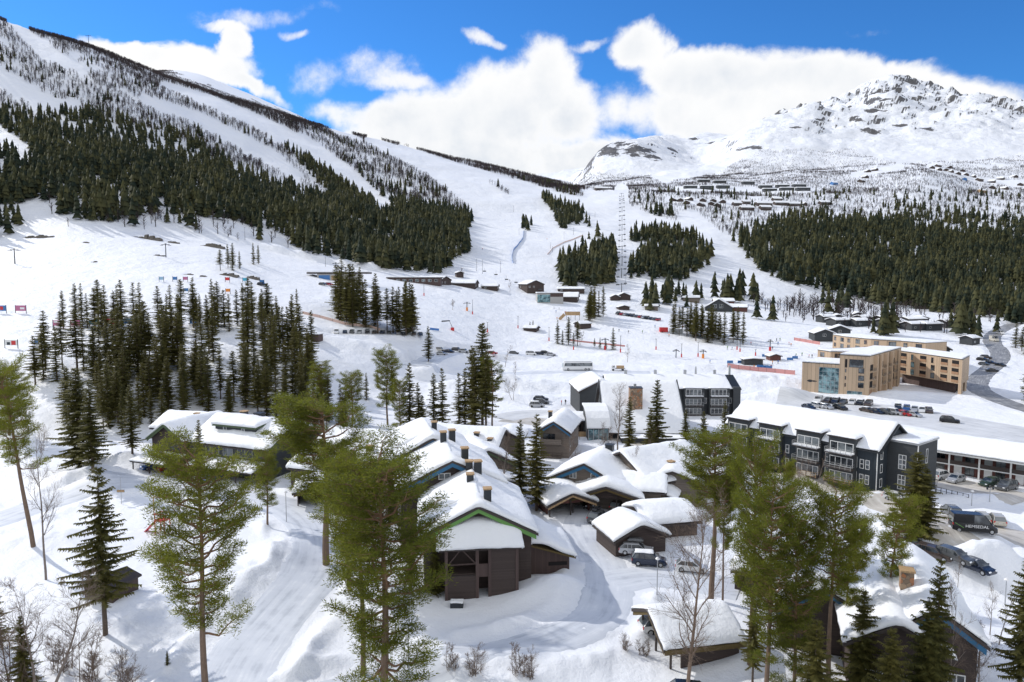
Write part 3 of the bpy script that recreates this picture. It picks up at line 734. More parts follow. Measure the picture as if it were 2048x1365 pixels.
put('birch', 1945, 1400, 1260, 1, 'bushy bare tree near the bottom right corner', xy=1.0)
put('birch', 1997, 1290, 1150, 2, 'thin bare birch on the snow left of the tall spruce at the right edge', xy=.6)
put('birch', 1915, 1180, 1115, 0, 'small bare birch on the snow bank by the blue parked car', xy=.7)
put('birch', 1980, 1270, 1170, 0, 'slim bare sapling on the open snow near the right edge', xy=.7)
LST = [(250,1390,1290),(180,1370,1270),(20,1400,1230),(120,1340,1250)]; RK = ranks([q[0] for q in LST])
for i, (px, pb, pt) in enumerate(LST):
    put('shrub', px, pb, pt, i, 'leafless brown shrub in the snow of the bottom left corner' + ', ' + RK[i], 'bare shrubs at the bottom left')
LST = [(950,1350,1285),(1040,1350,1290),(1060,1355,1300),(905,1340,1290),(1250,1300,1262),(1285,1310,1270)]; RK = ranks([q[0] for q in LST])
for i, (px, pb, pt) in enumerate(LST):
    put('shrub', px, pb, pt, i, 'leafless brown shrub poking out of the snow in front of the houses' + ', ' + RK[i], 'bare shrubs in the foreground snow')
LST = [(1020,585,560),(1025,800,760),(1010,735,690),(1030,760,725),(905,620,600),(1160,880,840),(1255,725,690),(1160,690,665)]; RK = ranks([q[0] for q in LST])
for i, (px, pb, pt) in enumerate(LST):
    put('birch', px, pb, pt, i, 'small leafless birch on the open snow between spruces and ski slope' + ', ' + RK[i], 'birches scattered over the open snow', xy=.9)

# ------------------------------------------------------------------ the stands in the middle distance and the hillside forests
def inpoly(px, py, poly):
    x = np.asarray(px); y = np.asarray(py); r = np.zeros(x.shape, bool); n_ = len(poly); j = n_ - 1
    for i in range(n_):
        xi, yi = poly[i]; xj, yj = poly[j]
        c = ((yi > y) != (yj > y)) & (x < (xj - xi) * (y - yi) / (yj - yi + 1e-12) + xi); r ^= c; j = i
    return r
ANG = (Z - H) / YG; AMAX = np.maximum.accumulate(ANG, 0)
def visible(x, y, lift):
    fu = np.clip((x / y - UU[0]) / (UU[1] - UU[0]), 0, NU - 1.001).astype(int); fy = np.clip((np.log(y) - LY[0]) / (LY[1] - LY[0]), 1, NY - 1.001).astype(int)
    return (hgt(x, y) + lift - H) / y > AMAX[fy - 1, fu]
def sample(poly_px, dens, ymin, ymax, lift=8, jit=0.0):
    """random points of the ground (dens per 1000 m2) whose foot falls inside a photo polygon"""
    us = [uv_of(p[0], p[1])[0] for p in poly_px]; u0, u1 = min(us) - .02, max(us) + .02
    area = (u1 - u0) * (ymax ** 2 - ymin ** 2) / 2; k = int(area * dens / 1000)
    y = np.sqrt(rng.random(k) * (ymax ** 2 - ymin ** 2) + ymin ** 2); x = (u0 + rng.random(k) * (u1 - u0)) * y
    z = hgt(x, y); px, py = P(x, y, z)
    wx = fbm(x / 40 + 5, y / 40, 3) * 26 * np.clip(700 / y, .4, 1); wy = fbm(x / 40, y / 40 + 9, 3) * 12 * np.clip(700 / y, .4, 1)
    m = inpoly(px + wx * jit, py + wy * jit, poly_px) & visible(x, y, lift)
    return x[m], y[m], z[m], px[m], py[m]
def thinout(x, y, dmin):
    keep = []
    for i in range(len(x)):
        if all((x[i] - x[j]) ** 2 + (y[i] - y[j]) ** 2 > dmin ** 2 for j in keep): keep.append(i)
    return np.array(keep, int)
STANDS = [ # polygon of the feet, density, y range, spacing, height range, number, label
 ([(120,655),(170,640),(270,650),(300,655),(380,650),(480,645),(600,640),(600,655),(500,668),(300,672),(140,668)], 60, 240, 300, 2.2, (12, 18), 42, 'tall thin spruce in the back row of the large left stand'),
 ([(60,745),(140,720),(300,715),(450,705),(590,700),(640,745),(600,790),(420,770),(200,775),(70,770)], 45, 190, 250, 2.6, (13, 20), 58, 'spruce in the middle rows of the large left stand'),
 ([(110,850),(200,785),(420,775),(620,790),(680,840),(560,845),(420,835),(300,830),(220,860)], 60, 150, 215, 2.4, (11, 17), 72, 'spruce in the front rows of the large left stand'),
 ([(180,860),(300,842),(450,836),(700,842),(690,868),(600,866),(600,850),(450,848),(300,862),(200,880)], 60, 135, 200, 2.6, (9, 13), 34, 'lower bushy spruce behind the roofs of the left lodges'),
 ([(668,625),(690,612),(740,640),(800,660),(835,665),(830,675),(760,672),(700,655),(672,640)], 90, 250, 420, 2.4, (17, 23), 30, 'spruce in the compact dark stand above the row of parked cars'),
 ([(425,530),(540,528),(545,540),(430,542)], 30, 300, 420, 3, (9, 13), 12, 'small spruce of the short row on the snow slope above the left stand'),
 ([(1175,645),(1215,642),(1215,632),(1180,628)], 80, 380, 480, 2.4, (15, 19), 9, 'spruce in the little group beside the wooden ramp on the ski slope'),
 ([(1335,665),(1400,660),(1490,680),(1488,692),(1440,690),(1380,682),(1338,672)], 60, 330, 480, 2.6, (14, 18), 34, 'spruce in the dark stand above the snow-topped parasols'),
 ([(2022,690),(2060,680),(2090,700),(2060,720),(2025,700)], 30, 300, 460, 3, (11, 15), 8, 'spruce right of the bend of the valley road'),
 ([(2030,805),(2090,800),(2100,822),(2050,822)], 60, 170, 280, 2.4, (16, 20), 6, 'spruce at the right edge beside the dark road'),
]
n_ind = 0; cnt = 0
for (poly, dens, ya, yb, dm, (h0, h1), num, lab) in STANDS:
    x, y, z, px, py = sample(poly, dens, ya, yb)
    k = thinout(x, y, dm)[:num]
    for i in k:
        hh = h0 + (h1 - h0) * random.random() ** .8; ms, hb = SP1[cnt % 7]; cnt += 1
        pxs = np.sort(px[k]); part = ['left end', 'middle', 'right end'][int(px[i] > pxs[len(pxs) // 3]) + int(px[i] > pxs[2 * len(pxs) // 3])]
        plant('spruce', ms, (x[i], y[i], z[i] - .2), hh / hb, random.random() * 6.28, lab + ', ' + part, 'spruces in the stands of the middle distance', .92 + .6 * random.random())
        n_ind += 1

PISTES = [ # (pixel centreline with widths) kept free of trees
 [(-20,145,26),(40,185,22),(90,205,20),(150,218,14)], [(20,40,10),(60,80,16),(95,110,22),(165,143,14)], [(-20,265,30),(30,300,22),(70,335,12)],
 [(290,203,14),(393,238,18),(480,285,22),(547,322,22),(590,355,12)], [(330,172,10),(420,205,18),(513,245,20),(620,300,22),(700,355,20),(773,415,14)],
 [(700,440,8),(780,480,7)], [(740,283,12),(859,335,22),(944,383,38),(1000,430,50),(985,480,50),(1000,540,55)], [(800,296,8),(900,330,10),(1012,366,16),(1060,400,26),(1085,440,26),(1090,480,34)],
 [(1030,362,6),(1115,395,12),(1183,419,20),(1215,450,20)],[(620,238,5),(720,282,7)],
 [(1350,380,8),(1620,382,8)],[(1335,403,7),(1600,412,7)],[(1710,352,9),(1800,335,9)],[(1860,335,8),(1960,362,8),(2050,370,10)],
 [(1243,380,14),(1243,470,13),(1243,580,12)], [(1380,440,24),(1450,500,26),(1500,560,26),(1560,600,20)], [(1180,390,14),(1280,440,22),(1400,470,12)], [(1255,487,5),(1370,497,7),(1440,500,6)],
]
def piste(px, py):
    r = np.zeros(px.shape, bool)
    for pl in PISTES:
        for (a, b) in zip(pl[:-1], pl[1:]):
            d = np.array([b[0] - a[0], b[1] - a[1]]); t = np.clip(((px - a[0]) * d[0] + (py - a[1]) * d[1]) / (d @ d), 0, 1)
            r |= np.hypot(px - a[0] - t * d[0], (py - a[1] - t * d[1]) * 1.3) < a[2] + t * (b[2] - a[2])
    return r
SPF = [
 ([(-60,215),(60,232),(130,215),(230,235),(330,255),(400,285),(450,312),(480,340),(560,365),(620,385),(690,405),(740,440),(790,480),(830,520),(862,548),(790,546),(700,522),(600,502),(560,478),(500,462),(440,436),(330,425),(200,446),(100,408),(-60,410)], 16),
 ([(590,320),(640,330),(720,370),(800,405),(880,410),(950,430),(965,450),(960,480),(930,515),(870,552),(800,500),(780,478),(700,428),(620,360)], 16),
 ([(540,270),(640,320),(700,380),(660,380),(560,300)], 9),
 ([(-60,400),(60,395),(100,420),(40,470),(-60,480)], 6), ([(100,420),(440,445),(560,490),(430,475),(200,460)], 2.5),
 ([(985,352),(1060,372),(1165,400),(1165,440),(1130,458),(1100,465),(1085,430),(1050,400),(1000,372)], 14), ([(1012,402),(1050,430),(1072,468),(1055,462),(1030,440)], 12),
 ([(1112,560),(1122,535),(1160,520),(1200,505),(1235,492),(1238,562),(1180,574),(1112,574)], 18),
 ([(1255,478),(1300,470),(1440,475),(1442,492),(1300,492),(1255,490)], 16), ([(1258,520),(1300,505),(1440,500),(1432,520),(1395,552),(1350,566),(1300,562),(1256,562)], 12),
 ([(1470,512),(1482,478),(1600,455),(1700,450),(1800,450),(1900,465),(2120,490),(2120,660),(2000,640),(1900,628),(1750,610),(1620,584),(1560,570),(1540,545),(1470,524)], 15),
 ([(1470,500),(1480,455),(1600,430),(1900,435),(2120,450),(2120,500),(1800,470),(1600,465)], 5),
 ([(1290,600),(1340,588),(1480,582),(1520,598),(1480,612),(1385,606),(1340,625),(1292,622)], 8), ([(1250,425),(1350,425),(1350,436),(1260,438)], 9),
 ([(1390,612),(1540,620),(1560,640),(1540,655),(1500,640)], 1.5), ([(1730,660),(1800,668),(1790,678),(1730,670)], 20), ([(1900,650),(2000,665),(1980,680),(1900,668)], 6), ([(1590,455),(1600,640),(1700,640)], 0.6),
 ([(1250,385),(1250,470),(1470,480),(1480,380)], .7), ([(1480,385),(2100,385),(2100,440),(1480,440)], .9), ([(1150,420),(1240,420),(1240,480),(1150,500)], .8),
 ([(560,245),(760,290),(1000,350),(1150,378),(1165,400),(1100,400),(900,350),(700,300)], 3), ([(-60,60),(300,230),(450,300),(300,250),(130,225),(-60,225)], 2.2), ([(-60,60),(200,120),(450,240),(560,300),(480,320),(300,240),(-60,200)], 1.2), ([(560,270),(760,330),(900,380),(880,410),(700,370),(560,320)], 3), ([(1800,415),(1960,430),(1940,445),(1820,440)], 6),
]
PTS = []
for poly, dens in SPF:
    ys = [ground_at(px, py).y for px, py in poly]
    x, y, z, px, py = sample(poly, dens * 1.8, max(200, min(ys) * .85), min(2400, max(ys) * 1.15), 6, 1.0)
    m = ~piste(px + fbm(x / 30, y / 30, 2) * 8, py) & (vnoise(x / 28, y / 28) + .35 * vnoise(x / 9 + 50, y / 9) > (.22 if dens > 10 else .50))
    PTS.append(np.stack([x[m], y[m], z[m]], -1))
PTS = np.concatenate(PTS)
PTS = PTS[rng.permutation(len(PTS))][:17000]
PTS = PTS[np.argsort(PTS[:, 1])]
hs = (7.5 + 10 * rng.random(len(PTS)) ** 1.1) * np.clip(1.15 - (PTS[:, 2] - 60) / 420, .5, 1.1) * np.where(PTS[:, 1] < 700, 1.12, 1.0)
# sized by the nearest first: the ones that show largest are trees of their own, the rest one wood
n_single = 0
n_single = max(0, 300 - n_ind - 62)
size = hs / PTS[:, 1]; order = np.argsort(-size)
for i in order[:n_single]:
    ms, hb = SP1[i % 7]
    plant('spruce', ms, (PTS[i, 0], PTS[i, 1], PTS[i, 2] - .3), hs[i] / hb, random.random() * 6.28, 'spruce at the near edge of the dark forest at the foot of the hills', 'spruces at the edge of the hillside forest', 1.1)
PTS = PTS[order[n_single:]]; hs = hs[order[n_single:]]
def cone_tree(seed, tiers=6, sp=8):
    g = np.random.default_rng(seed); V = []; T = []
    for t in range(tiers):
        z0 = .06 + .90 * (t / tiers); z1 = min(1, z0 + .90 / tiers * 2.1); rr_ = .155 * (1 - t / tiers) ** .75 * (.85 + .3 * g.random()) + .012
        n0 = len(V); V.append((0, 0, z1)); a0 = g.random() * 6
        for k in range(sp):
            r_ = rr_ * (1.15 if k % 2 else .5) * (.75 + .5 * g.random()); V.append((cos(a0 + k * 6.283 / sp) * r_, sin(a0 + k * 6.283 / sp) * r_, z0 + (0 if k % 2 else .03) + .03 * g.normal() * .6))
        for k in range(sp): T.append((n0, n0 + 1 + k, n0 + 1 + (k + 1) % sp))
    return np.array(V), np.array(T)
def merge(name, protos, pts, sc, mat, wmin=.85, wmax=1.3):
    VV = []; TT = []; off = 0; vi = rng.integers(0, len(protos), len(pts)); rot = rng.random(len(pts)) * 6.28; wd = wmin + (wmax - wmin) * rng.random(len(pts))
    for k, (v, t) in enumerate(protos):
        idx = np.where(vi == k)[0]
        if not len(idx): continue
        c = np.cos(rot[idx])[:, None]; s = np.sin(rot[idx])[:, None]; S = sc[idx][:, None]; W = wd[idx][:, None] * S
        x = (v[None, :, 0] * c - v[None, :, 1] * s) * W + pts[idx, 0:1]; y = (v[None, :, 0] * s + v[None, :, 1] * c) * W + pts[idx, 1:2]
        z = v[None, :, 2] * S + pts[idx, 2:3] - .3
        VV.append(np.stack([x, y, z], -1).reshape(-1, 3)); TT.append((t[None] + (np.arange(len(idx)) * len(v))[:, None, None] + off).reshape(-1, 3)); off += len(idx) * len(v)
    return mesh_np(name, np.concatenate(VV), np.concatenate(TT), mat)
setp(link('spruce_forest', merge('spruce_forest', [cone_tree(i) for i in range(8)], PTS, hs, 'far_spruce')), 'dense dark spruce forest covering the lower hillsides on both sides of the valley', 'forest', kind='stuff')
# bare birch woods
BW = [
 ([(-60,0),(0,30),(210,92),(400,168),(600,235),(600,300),(560,360),(450,320),(300,262),(130,222),(-60,235)], 22),
 ([(-60,-20),(0,33),(60,56),(150,76),(210,98),(300,138),(400,175),(500,207),(600,238),(750,276),(900,312),(1024,342),(1100,362),(1160,378),(1160,386),(1100,374),(1024,356),(900,328),(750,293),(600,256),(500,226),(400,195),(300,158),(210,116),(150,92),(60,72),(-60,20)], 22),
 ([(560,230),(760,285),(1000,350),(1150,378),(1165,405),(1060,395),(1000,420),(960,430),(850,410),(740,380),(640,340),(560,290)], 18),
 ([(480,320),(560,360),(760,440),(780,430),(640,340),(560,300)], 5), ([(90,400),(450,440),(600,500),(430,470),(200,462),(90,440)], 5), ([(620,340),(760,420),(790,470),(700,420)], 4),
 ([(1250,385),(1250,440),(1480,470),(1600,440),(2100,440),(2100,385),(1600,380)], 11), ([(1470,440),(2100,440),(2100,520),(1700,440)], 6),
 ([(1300,385),(1450,340),(1480,320),(1700,345),(2100,330),(2100,385),(1300,392)], 12), ([(1450,340),(1520,300),(1700,300),(1800,330),(2100,310),(2100,340),(1700,350),(1480,350)], 9),
 ([(1150,368),(1180,345),(1290,352),(1330,368),(1450,345),(1500,330),(1480,352),(1330,380),(1240,380)], 16), ([(1340,600),(1560,600),(1580,640),(1700,655),(2000,670),(2000,640),(1640,600)], 4), ([(1150,362),(1320,375),(1230,382),(1150,382)], 10),
 ([(1450,580),(1560,600),(1640,620),(1600,650),(1520,640)], 4),([(1300,460),(1440,455),(1440,510),(1300,520)], 4), ([(620,470),(860,545),(1000,560),(880,556),(700,530)], 3),
]
PB = []
for poly, dens in BW:
    ys = [ground_at(px, max(py, 45)).y for px, py in poly]
    x, y, z, px, py = sample(poly, dens * 2.6, max(200, min(ys) * .8), min(2800, max(ys) * 1.2), 3, 1.0)
    m = ~piste(px, py) & (vnoise(x / 32 + 9, y / 32) + .5 * vnoise(x / 11 + 50, y / 11) > .46)
    PB.append(np.stack([x[m], y[m], z[m]], -1))
PB = np.concatenate(PB); PB = PB[rng.permutation(len(PB))][:64000]
def twig_tree(seed, nb=15):
    g = np.random.default_rng(seed); V = []; T = []
    def t3(p, q, w):
        a = g.random() * 3.14; s = np.array([cos(a), sin(a), 0]) * w; n0 = len(V); V.extend([tuple(p - s), tuple(p + s), tuple(q)]); T.append((n0, n0 + 1, n0 + 2))
    t3(np.array([0, 0, 0.]), np.array([0, 0, 1.]), .03); t3(np.array([0, 0, 0.]), np.array([.05, 0, .95]), .028)
    for i in range(nb):
        z = .12 + .7 * g.random(); a = g.random() * 6.28; l = .30 * (1.1 - z) + .10
        t3(np.array([0, 0, z]), np.array([cos(a) * l, sin(a) * l, min(1, z + l * 1.1)]), .02)
    return np.array(V), np.array(T)
hb = np.where((PB[:, 0] > 150) & (PB[:, 1] > 850), .66, 1.0) * (5.5 + 4 * rng.random(len(PB))) * np.clip(1.1 - (PB[:, 2] - 60) / 900, .55, 1.05)
setp(link('birch_woods', merge('birch_woods', [twig_tree(i) for i in range(8)], PB, hb, 'far_twigs')), 'leafless brown birch woods thinly covering the upper slopes', 'woods', kind='stuff')
#@@STAGE3
# ------------------------------------------------------------------ building materials
boards('brown_boards', (.060, .042, .036), True, .17)
boards('brown_planks', (.085, .055, .048), False, .22)
boards('beige_boards', (.17, .14, .115), True, .2)
boards('charcoal_boards', (.045, .050, .054), True, .18, .15)
boards('navy_boards', (.026, .036, .046), False, .2, .2)
boards('timber_cladding', (.50, .37, .25), False, .28, .22, .7)
boards('timber_shade', (.36, .21, .12), False, .2, .2, .7)
boards('red_brown', (.13, .050, .040), False, .25)
boards('light_planks', (.45, .30, .16), False, .2)
simple('dark_trim', (.050, .038, .034), .7); simple('green_trim', (.13, .30, .07), .6); simple('blue_trim', (.018, .12, .24), .55)
simple('moss_trim', (.085, .12, .06), .8); simple('white_trim', (.75, .75, .73), .5, var=.04); simple('grey_trim', (.35, .35, .34), .6)
simple('dark_metal', (.045, .05, .055), .45, .6); simple('steel', (.40, .41, .42), .4, .7); simple('grey_panel', (.36, .38, .38), .6)
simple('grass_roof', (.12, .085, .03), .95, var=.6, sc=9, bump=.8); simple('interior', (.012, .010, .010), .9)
simple('roof_felt', (.055, .06, .055), .8); simple('concrete', (.42, .41, .39), .85, var=.15, bump=.3)
simple('red_plastic', (.55, .03, .03), .45, var=.05); simple('orange_plastic', (.75, .25, .04), .5, var=.05); simple('blue_plastic', (.03, .14, .50), .5, var=.08)
simple('white_paint', (.80, .80, .80), .4, var=.03); simple('black_paint', (.012, .013, .015), .3); simple('skin', (.50, .32, .24), .6)
m, n = newmat('roof_snow'); co = obj_co(n)
c = mix(n, noise(n, .4, 4, vec=co).outputs[0], (.86, .88, .91), (.91, .92, .93))
bs = n('ShaderNodeBsdfPrincipled', ins={'Base Color': c, 'Roughness': .6, 'Specular IOR Level': .3})
bb = n('ShaderNodeBump', ins={'Strength': .5, 'Distance': .35, 'Height': noise(n, 1.1, 6, .62, vec=co).outputs[0]})
bs.id_data.links.new(bb.outputs[0], bs.inputs['Normal']); fin(n, bs)
m, n = newmat('glass'); co = obj_co(n)
c = mix(n, ramp(n, noise(n, .35, 3, vec=co).outputs[0], .42, .6), (.015, .020, .026), (.16, .18, .19))
fin(n, n('ShaderNodeBsdfPrincipled', ins={'Base Color': c, 'Roughness': .06, 'Specular IOR Level': .8}))
m, n = newmat('teal_glass'); co = obj_co(n)
v = noise(n, .45, 6, .65, vec=co); c = mix(n, ramp(n, v.outputs[0], .40, .62), (.015, .05, .065), (.25, .42, .45))
fin(n, n('ShaderNodeBsdfPrincipled', ins={'Base Color': c, 'Roughness': .08, 'Specular IOR Level': .8}))
m, n = newmat('stone_wall'); co = obj_co(n)
vo = n('ShaderNodeTexVoronoi', feature='F1', ins={'Vector': co, 'Scale': 2.2}); ve = n('ShaderNodeTexVoronoi', feature='DISTANCE_TO_EDGE', ins={'Vector': co, 'Scale': 2.2})
sc_ = n('ShaderNodeSeparateColor', ins={0: vo.outputs['Color']})
c = mix(n, sc_.outputs[0], (.16, .12, .085), (.42, .30, .20)); c = mix(n, ramp(n, sc_.outputs[1], .6, .9), c, (.38, .16, .07)); c = mix(n, ramp(n, ve.outputs[0], 0, .06), (.09, .08, .07), c)
fin(n, n('ShaderNodeBsdfPrincipled', ins={'Base Color': c, 'Roughness': .9}))

# ------------------------------------------------------------------ building parts
def snow_cap(parent, hf, x0, x1, y0, y1, t, res=.6, seed=0, name='roof_snow', lump=.10, out=.12):
    L0, L1 = x1 - x0, y1 - y0
    ins = [.22, -out, -out * .6, .15]; fr = [0.0, .35, .78, .96]
    ins = [min(i, min(L0, L1) * .2) for i in ins]
    nx = max(3, int(L0 / res)); ny = max(3, int(L1 / res))
    xs = [x0 + i for i in ins] + list(np.linspace(x0 + .45 if L0 > 2 else x0 + L0 * .3, x1 - .45 if L0 > 2 else x1 - L0 * .3, nx)) + [x1 - i for i in ins[::-1]]
    ys = [y0 + i for i in ins] + list(np.linspace(y0 + .45 if L1 > 2 else y0 + L1 * .3, y1 - .45 if L1 > 2 else y1 - L1 * .3, ny)) + [y1 - i for i in ins[::-1]]
    NX, NY_ = len(xs), len(ys)
    X, Y = np.meshgrid(xs, ys, indexing='ij')
    I, J = np.meshgrid(np.arange(NX), np.arange(NY_), indexing='ij')
    k = np.minimum(np.minimum(I, NX - 1 - I), np.minimum(J, NY_ - 1 - J))
    frac = np.where(k < 4, np.array(fr)[np.minimum(k, 3)], 1.0)
    d = np.minimum(np.minimum(X - x0, x1 - X), np.minimum(Y - y0, y1 - Y))
    soft = .72 + .28 * np.clip(d / max(.3, t * 1.3), 0, 1) ** .6
    nzv = fbm(X / 1.7 + seed * 5.1, Y / 1.7 + seed * 3.7, 3)
    Zt = hf(X, Y) + t * frac * soft * (1 + .42 * fbm(X / 3.6 + seed, Y / 3.6, 3)) + 1.5 * lump * t * nzv * frac
    jx = np.where((k < 3) & (k > 0), fbm(Y / .8 + seed, X / .8, 2) * .10, 0)
    X = X + jx * np.sign(X - (x0 + x1) / 2); Y = Y + jx * np.sign(Y - (y0 + y1) / 2)
    V_ = np.stack([X, Y, Zt], -1).reshape(-1, 3)
    i, j = np.meshgrid(np.arange(NX - 1), np.arange(NY_ - 1), indexing='ij'); q = i * NY_ + j
    Fq = np.stack([q, q + NY_, q + NY_ + 1, q + 1], -1).reshape(-1, 4)
    return link(name, mesh_np(name, V_, Fq, 'roof_snow', smooth=True), parent)
def smabs(x, r): return np.sqrt(x * x + r * r) - r * .6
def wallM(A, B):
    A = Vector((A[0], A[1], 0)); B = Vector((B[0], B[1], 0)); d = (B - A).normalized(); inn = Vector((-d.y, d.x, 0))
    return Matrix(((d.x, inn.x, 0, A.x), (d.y, inn.y, 0, A.y), (0, 0, 1, 0), (0, 0, 0, 1)))
def window(e, A, B, s, z, w, h, nm=1, fm='white_trim', ft=.08, gl='glass', name='window', nh=0):
    mb = MB(); mb.M = wallM(A, B)
    mb.box(s, s + w, -.05, .03, z, z + ft); mb.box(s, s + w, -.05, .03, z + h - ft, z + h)
    mb.box(s, s + ft, -.05, .03, z + ft, z + h - ft); mb.box(s + w - ft, s + w, -.05, .03, z + ft, z + h - ft)
    for i in range(1, nm): x = s + w * i / nm; mb.box(x - ft / 2, x + ft / 2, -.045, .03, z + ft, z + h - ft)
    for i in range(1, nh + 1): zz = z + h * i / (nh + 1); mb.box(s + ft, s + w - ft, -.04, .03, zz - ft / 2, zz + ft / 2)
    f = mb.obj(name, fm, e)
    g = MB(); g.M = mb.M; g.box(s + ft * .6, s + w - ft * .6, -.02, .01, z + ft * .6, z + h - ft * .6); g.obj('pane', gl, f); return f
def balcony(e, A, B, s, z, w, dep, sm='dark_trim', rm='steel', hh=1.0, solid=False, snow=False):
    mb = MB(); mb.M = wallM(A, B); mb.box(s, s + w, -dep, 0, z - .18, z)
    b = mb.obj('balcony', sm, e); r = MB(); r.M = mb.M
    if solid: r.box(s, s + w, -dep - .05, -dep, z - .1, z + hh)
    else:
        for zz in (z + hh - .05, z + hh * .5, z + .12): r.box(s, s + w, -dep - .03, -dep, zz, zz + .05)
        k = max(2, int(w / .9))
        for i in range(k + 1): x = s + (w - .05) * i / k; r.box(x, x + .05, -dep - .045, -dep + .01, z - .1, z + hh)
    for x in (s, s + w - .05):
        for zz in (z + hh - .05, z + hh * .5): r.box(x + .004, x + .046, -dep, 0, zz, zz + .05)
    r.obj('railing', rm, b)
    if snow:
        q = MB(); q.M = mb.M; q.box(s + .05, s + w - .05, -dep + .03, -.05, z + .01, z + .22); q.obj('balcony_snow', 'roof_snow', b)
    return b
def chimney(e, x, y, z0, h, w=.9, mat='dark_metal', cap='light_planks', snow=False):
    c = MB().box(x - w / 2, x + w / 2, y - w / 2, y + w / 2, z0, z0 + h).obj('chimney', mat, e)
    MB().box(x - w / 2 - .1, x + w / 2 + .1, y - w / 2 - .1, y + w / 2 + .1, z0 + h + .005, z0 + h + .18).obj('chimney_cap', cap, c); return c
def gable(name, label, cat, px, py, zr, rot, L, W, ze, wall='brown_boards', trim='dark_trim', rake=None, snow=.8, ov=.7, ovf=.9, zb=-1.0, group=None,
          wins=(), chims=(), dorm=(), loc=None, open_front=False, seed=None, trimw=.32, rakew=.35):
    p = G(px, py, zr) if loc is None else Vector(loc)
    r = R(rot); e = empty(name, (p.x, p.y, float(zb) + 1.0 if loc is None else p.z), r, label, cat, group)
    h2 = W / 2; sl = (zr - .25 - snow - ze) / h2; zw = zr - .25 - snow      # wall ridge height
    seed = int(abs(px + py)) % 97 if seed is None else seed
    y0 = .9 if loc is None else 0
    if not open_front: MB().prism([(-h2, zb), (h2, zb), (h2, ze), (0, zw), (-h2, ze)], ovf, L - .4).obj('wall', wall, e)
    else:
        mb = MB(); mb.box(-h2, -h2 + .15, 2.0, L - .5, zb, ze); mb.box(h2 - .15, h2, 2.0, L - .5, zb, ze); mb.prism([(-h2 + .15, zb), (h2 - .15, zb), (h2 - .15, ze), (0, zw - .05), (-h2 + .15, ze)], L - .65, L - .5)
        mb.prism([(-h2, ze - .05), (h2, ze - .05), (0, zw)], 1.2, 1.35); mb.obj('wall', wall, e)
        MB().box(-h2 + .2, h2 - .2, 2.4, L - .7, zb + .4, zb + 1.02).obj('floor', 'interior', e) if False else None
        k = max(2, int(round(W / 3.2)))
        for i in range(k + 1):
            x = -h2 + .15 + (W - .3) * i / k; MB().box(x - .09, x + .09, .9, 1.08, zb, ze + sl * (h2 - abs(x)) - .04).obj('post', trim, e)
    so_ = sl; xe = h2 + ov; ze2 = ze - sl * ov; th = .22
    MB().prism([(-xe, ze2 + .02), (0, zw + .02), (xe, ze2 + .02), (xe, ze2 + th), (0, zw + th), (-xe, ze2 + th)], 0, L).obj('roof', 'dark_trim', e)
    rk_ = rake or trim
    for yy0, yy1 in ((-.06, -.002),):
        for sg in (-1, 1):
            MB().prism([(sg * xe, ze2 + .05), (0, zw + .05), (0, zw + .05 + trimw), (sg * xe, ze2 + .05 + trimw)][::sg], yy0, yy1).obj('bargeboard', trim if trim != 'none' else 'dark_trim', e)
            if rake: MB().prism([(sg * (xe - .25), ze2 + .1 - rakew), (0, zw + .05 - rakew), (0, zw + .045), (sg * (xe - .25), ze2 + .155)][::sg], .03, .10).obj('rake_board', rake, e)
    if snow > 0:
        snow_cap(e, lambda X, Y: zw + th - so_ * smabs(X, .5), -xe + .02, xe - .02, .05, L - .02, snow, seed=seed)
    FA, FB = (-h2, ovf), (h2, ovf)
    for wd in wins:
        f = wd[0]
        a, b = {'F': (FA, FB), 'L': ((-h2, L - .4), (-h2, ovf)), 'R': ((h2, ovf), (h2, L - .4)), 'B': ((h2, L - .4), (-h2, L - .4))}[f]
        window(e, a, b, *wd[1:5], **(wd[5] if len(wd) > 5 else {}))
    for c in chims: chimney(e, *c)
    for (ya, yb, xd, zd, dt) in dorm:        # shed dormer on the -x slope
        zin = zw + .1; s2 = (zin - zd) / xd
        MB().prism([(-xd + .5, ze + .2), (-.3, ze + .2), (-.3, zin - s2 * .3 - .05), (-xd + .5, zd + s2 * .5 - .02)], ya + .45, yb - .45).obj('dormer_wall', wall, e)
        d_ = MB().prism([(-xd, zd), (0, zin), (0, zin + .25), (-xd, zd + .25)], ya, yb).obj('dormer_roof', dt, e)
        snow_cap(d_, lambda X, Y: zin + .25 + s2 * X, -xd + .02, .3, ya + .02, yb - .02, snow * .95, seed=seed + 3)
        A, B = (-xd + .5, yb - .45), (-xd + .5, ya + .45); w_ = yb - ya - .9
        for s in (w_ * .2, w_ * .65): window(e, A, B, s, zd - .75, .8, .7, nm=1)
    return e
def lean_to(e, x0, x1, y0, y1, zt, zl, snow=.7, side='-x', posts=3, wall='brown_planks', seed=5, back=True, ridge=False):
    """carport roof sloping away from the house towards -x; posts along the low edge"""
    s = (zt - zl) / (x1 - x0)
    c = MB().prism([(x0, zl), (x1, zt), (x1, zt + .2), (x0, zl + .2)], y0, y1).obj('carport_roof', 'dark_trim', e)
    snow_cap(c, lambda X, Y: zl + .2 + s * (X - x0), x0 + .02, x1, y0 + .02, y1 - .02, snow, seed=seed)
    for i in range(posts + 1):
        y = y0 + .25 + (y1 - y0 - .5) * i / posts; MB().box(x0 + .35, x0 + .53, y - .09, y + .09, -1, zl + s * .3).obj('post', 'dark_trim', e)
    mb = MB()
    for y in (y0 + .05, y1 - .2): mb.prism([(x0 + 1.2, -1), (x1 - .01, -1), (x1 - .01, zt - .02), (x0 + 1.2, zl + s * 1.2 - .02)], y, y + .15)
    mb.obj('side_wall', wall, e)

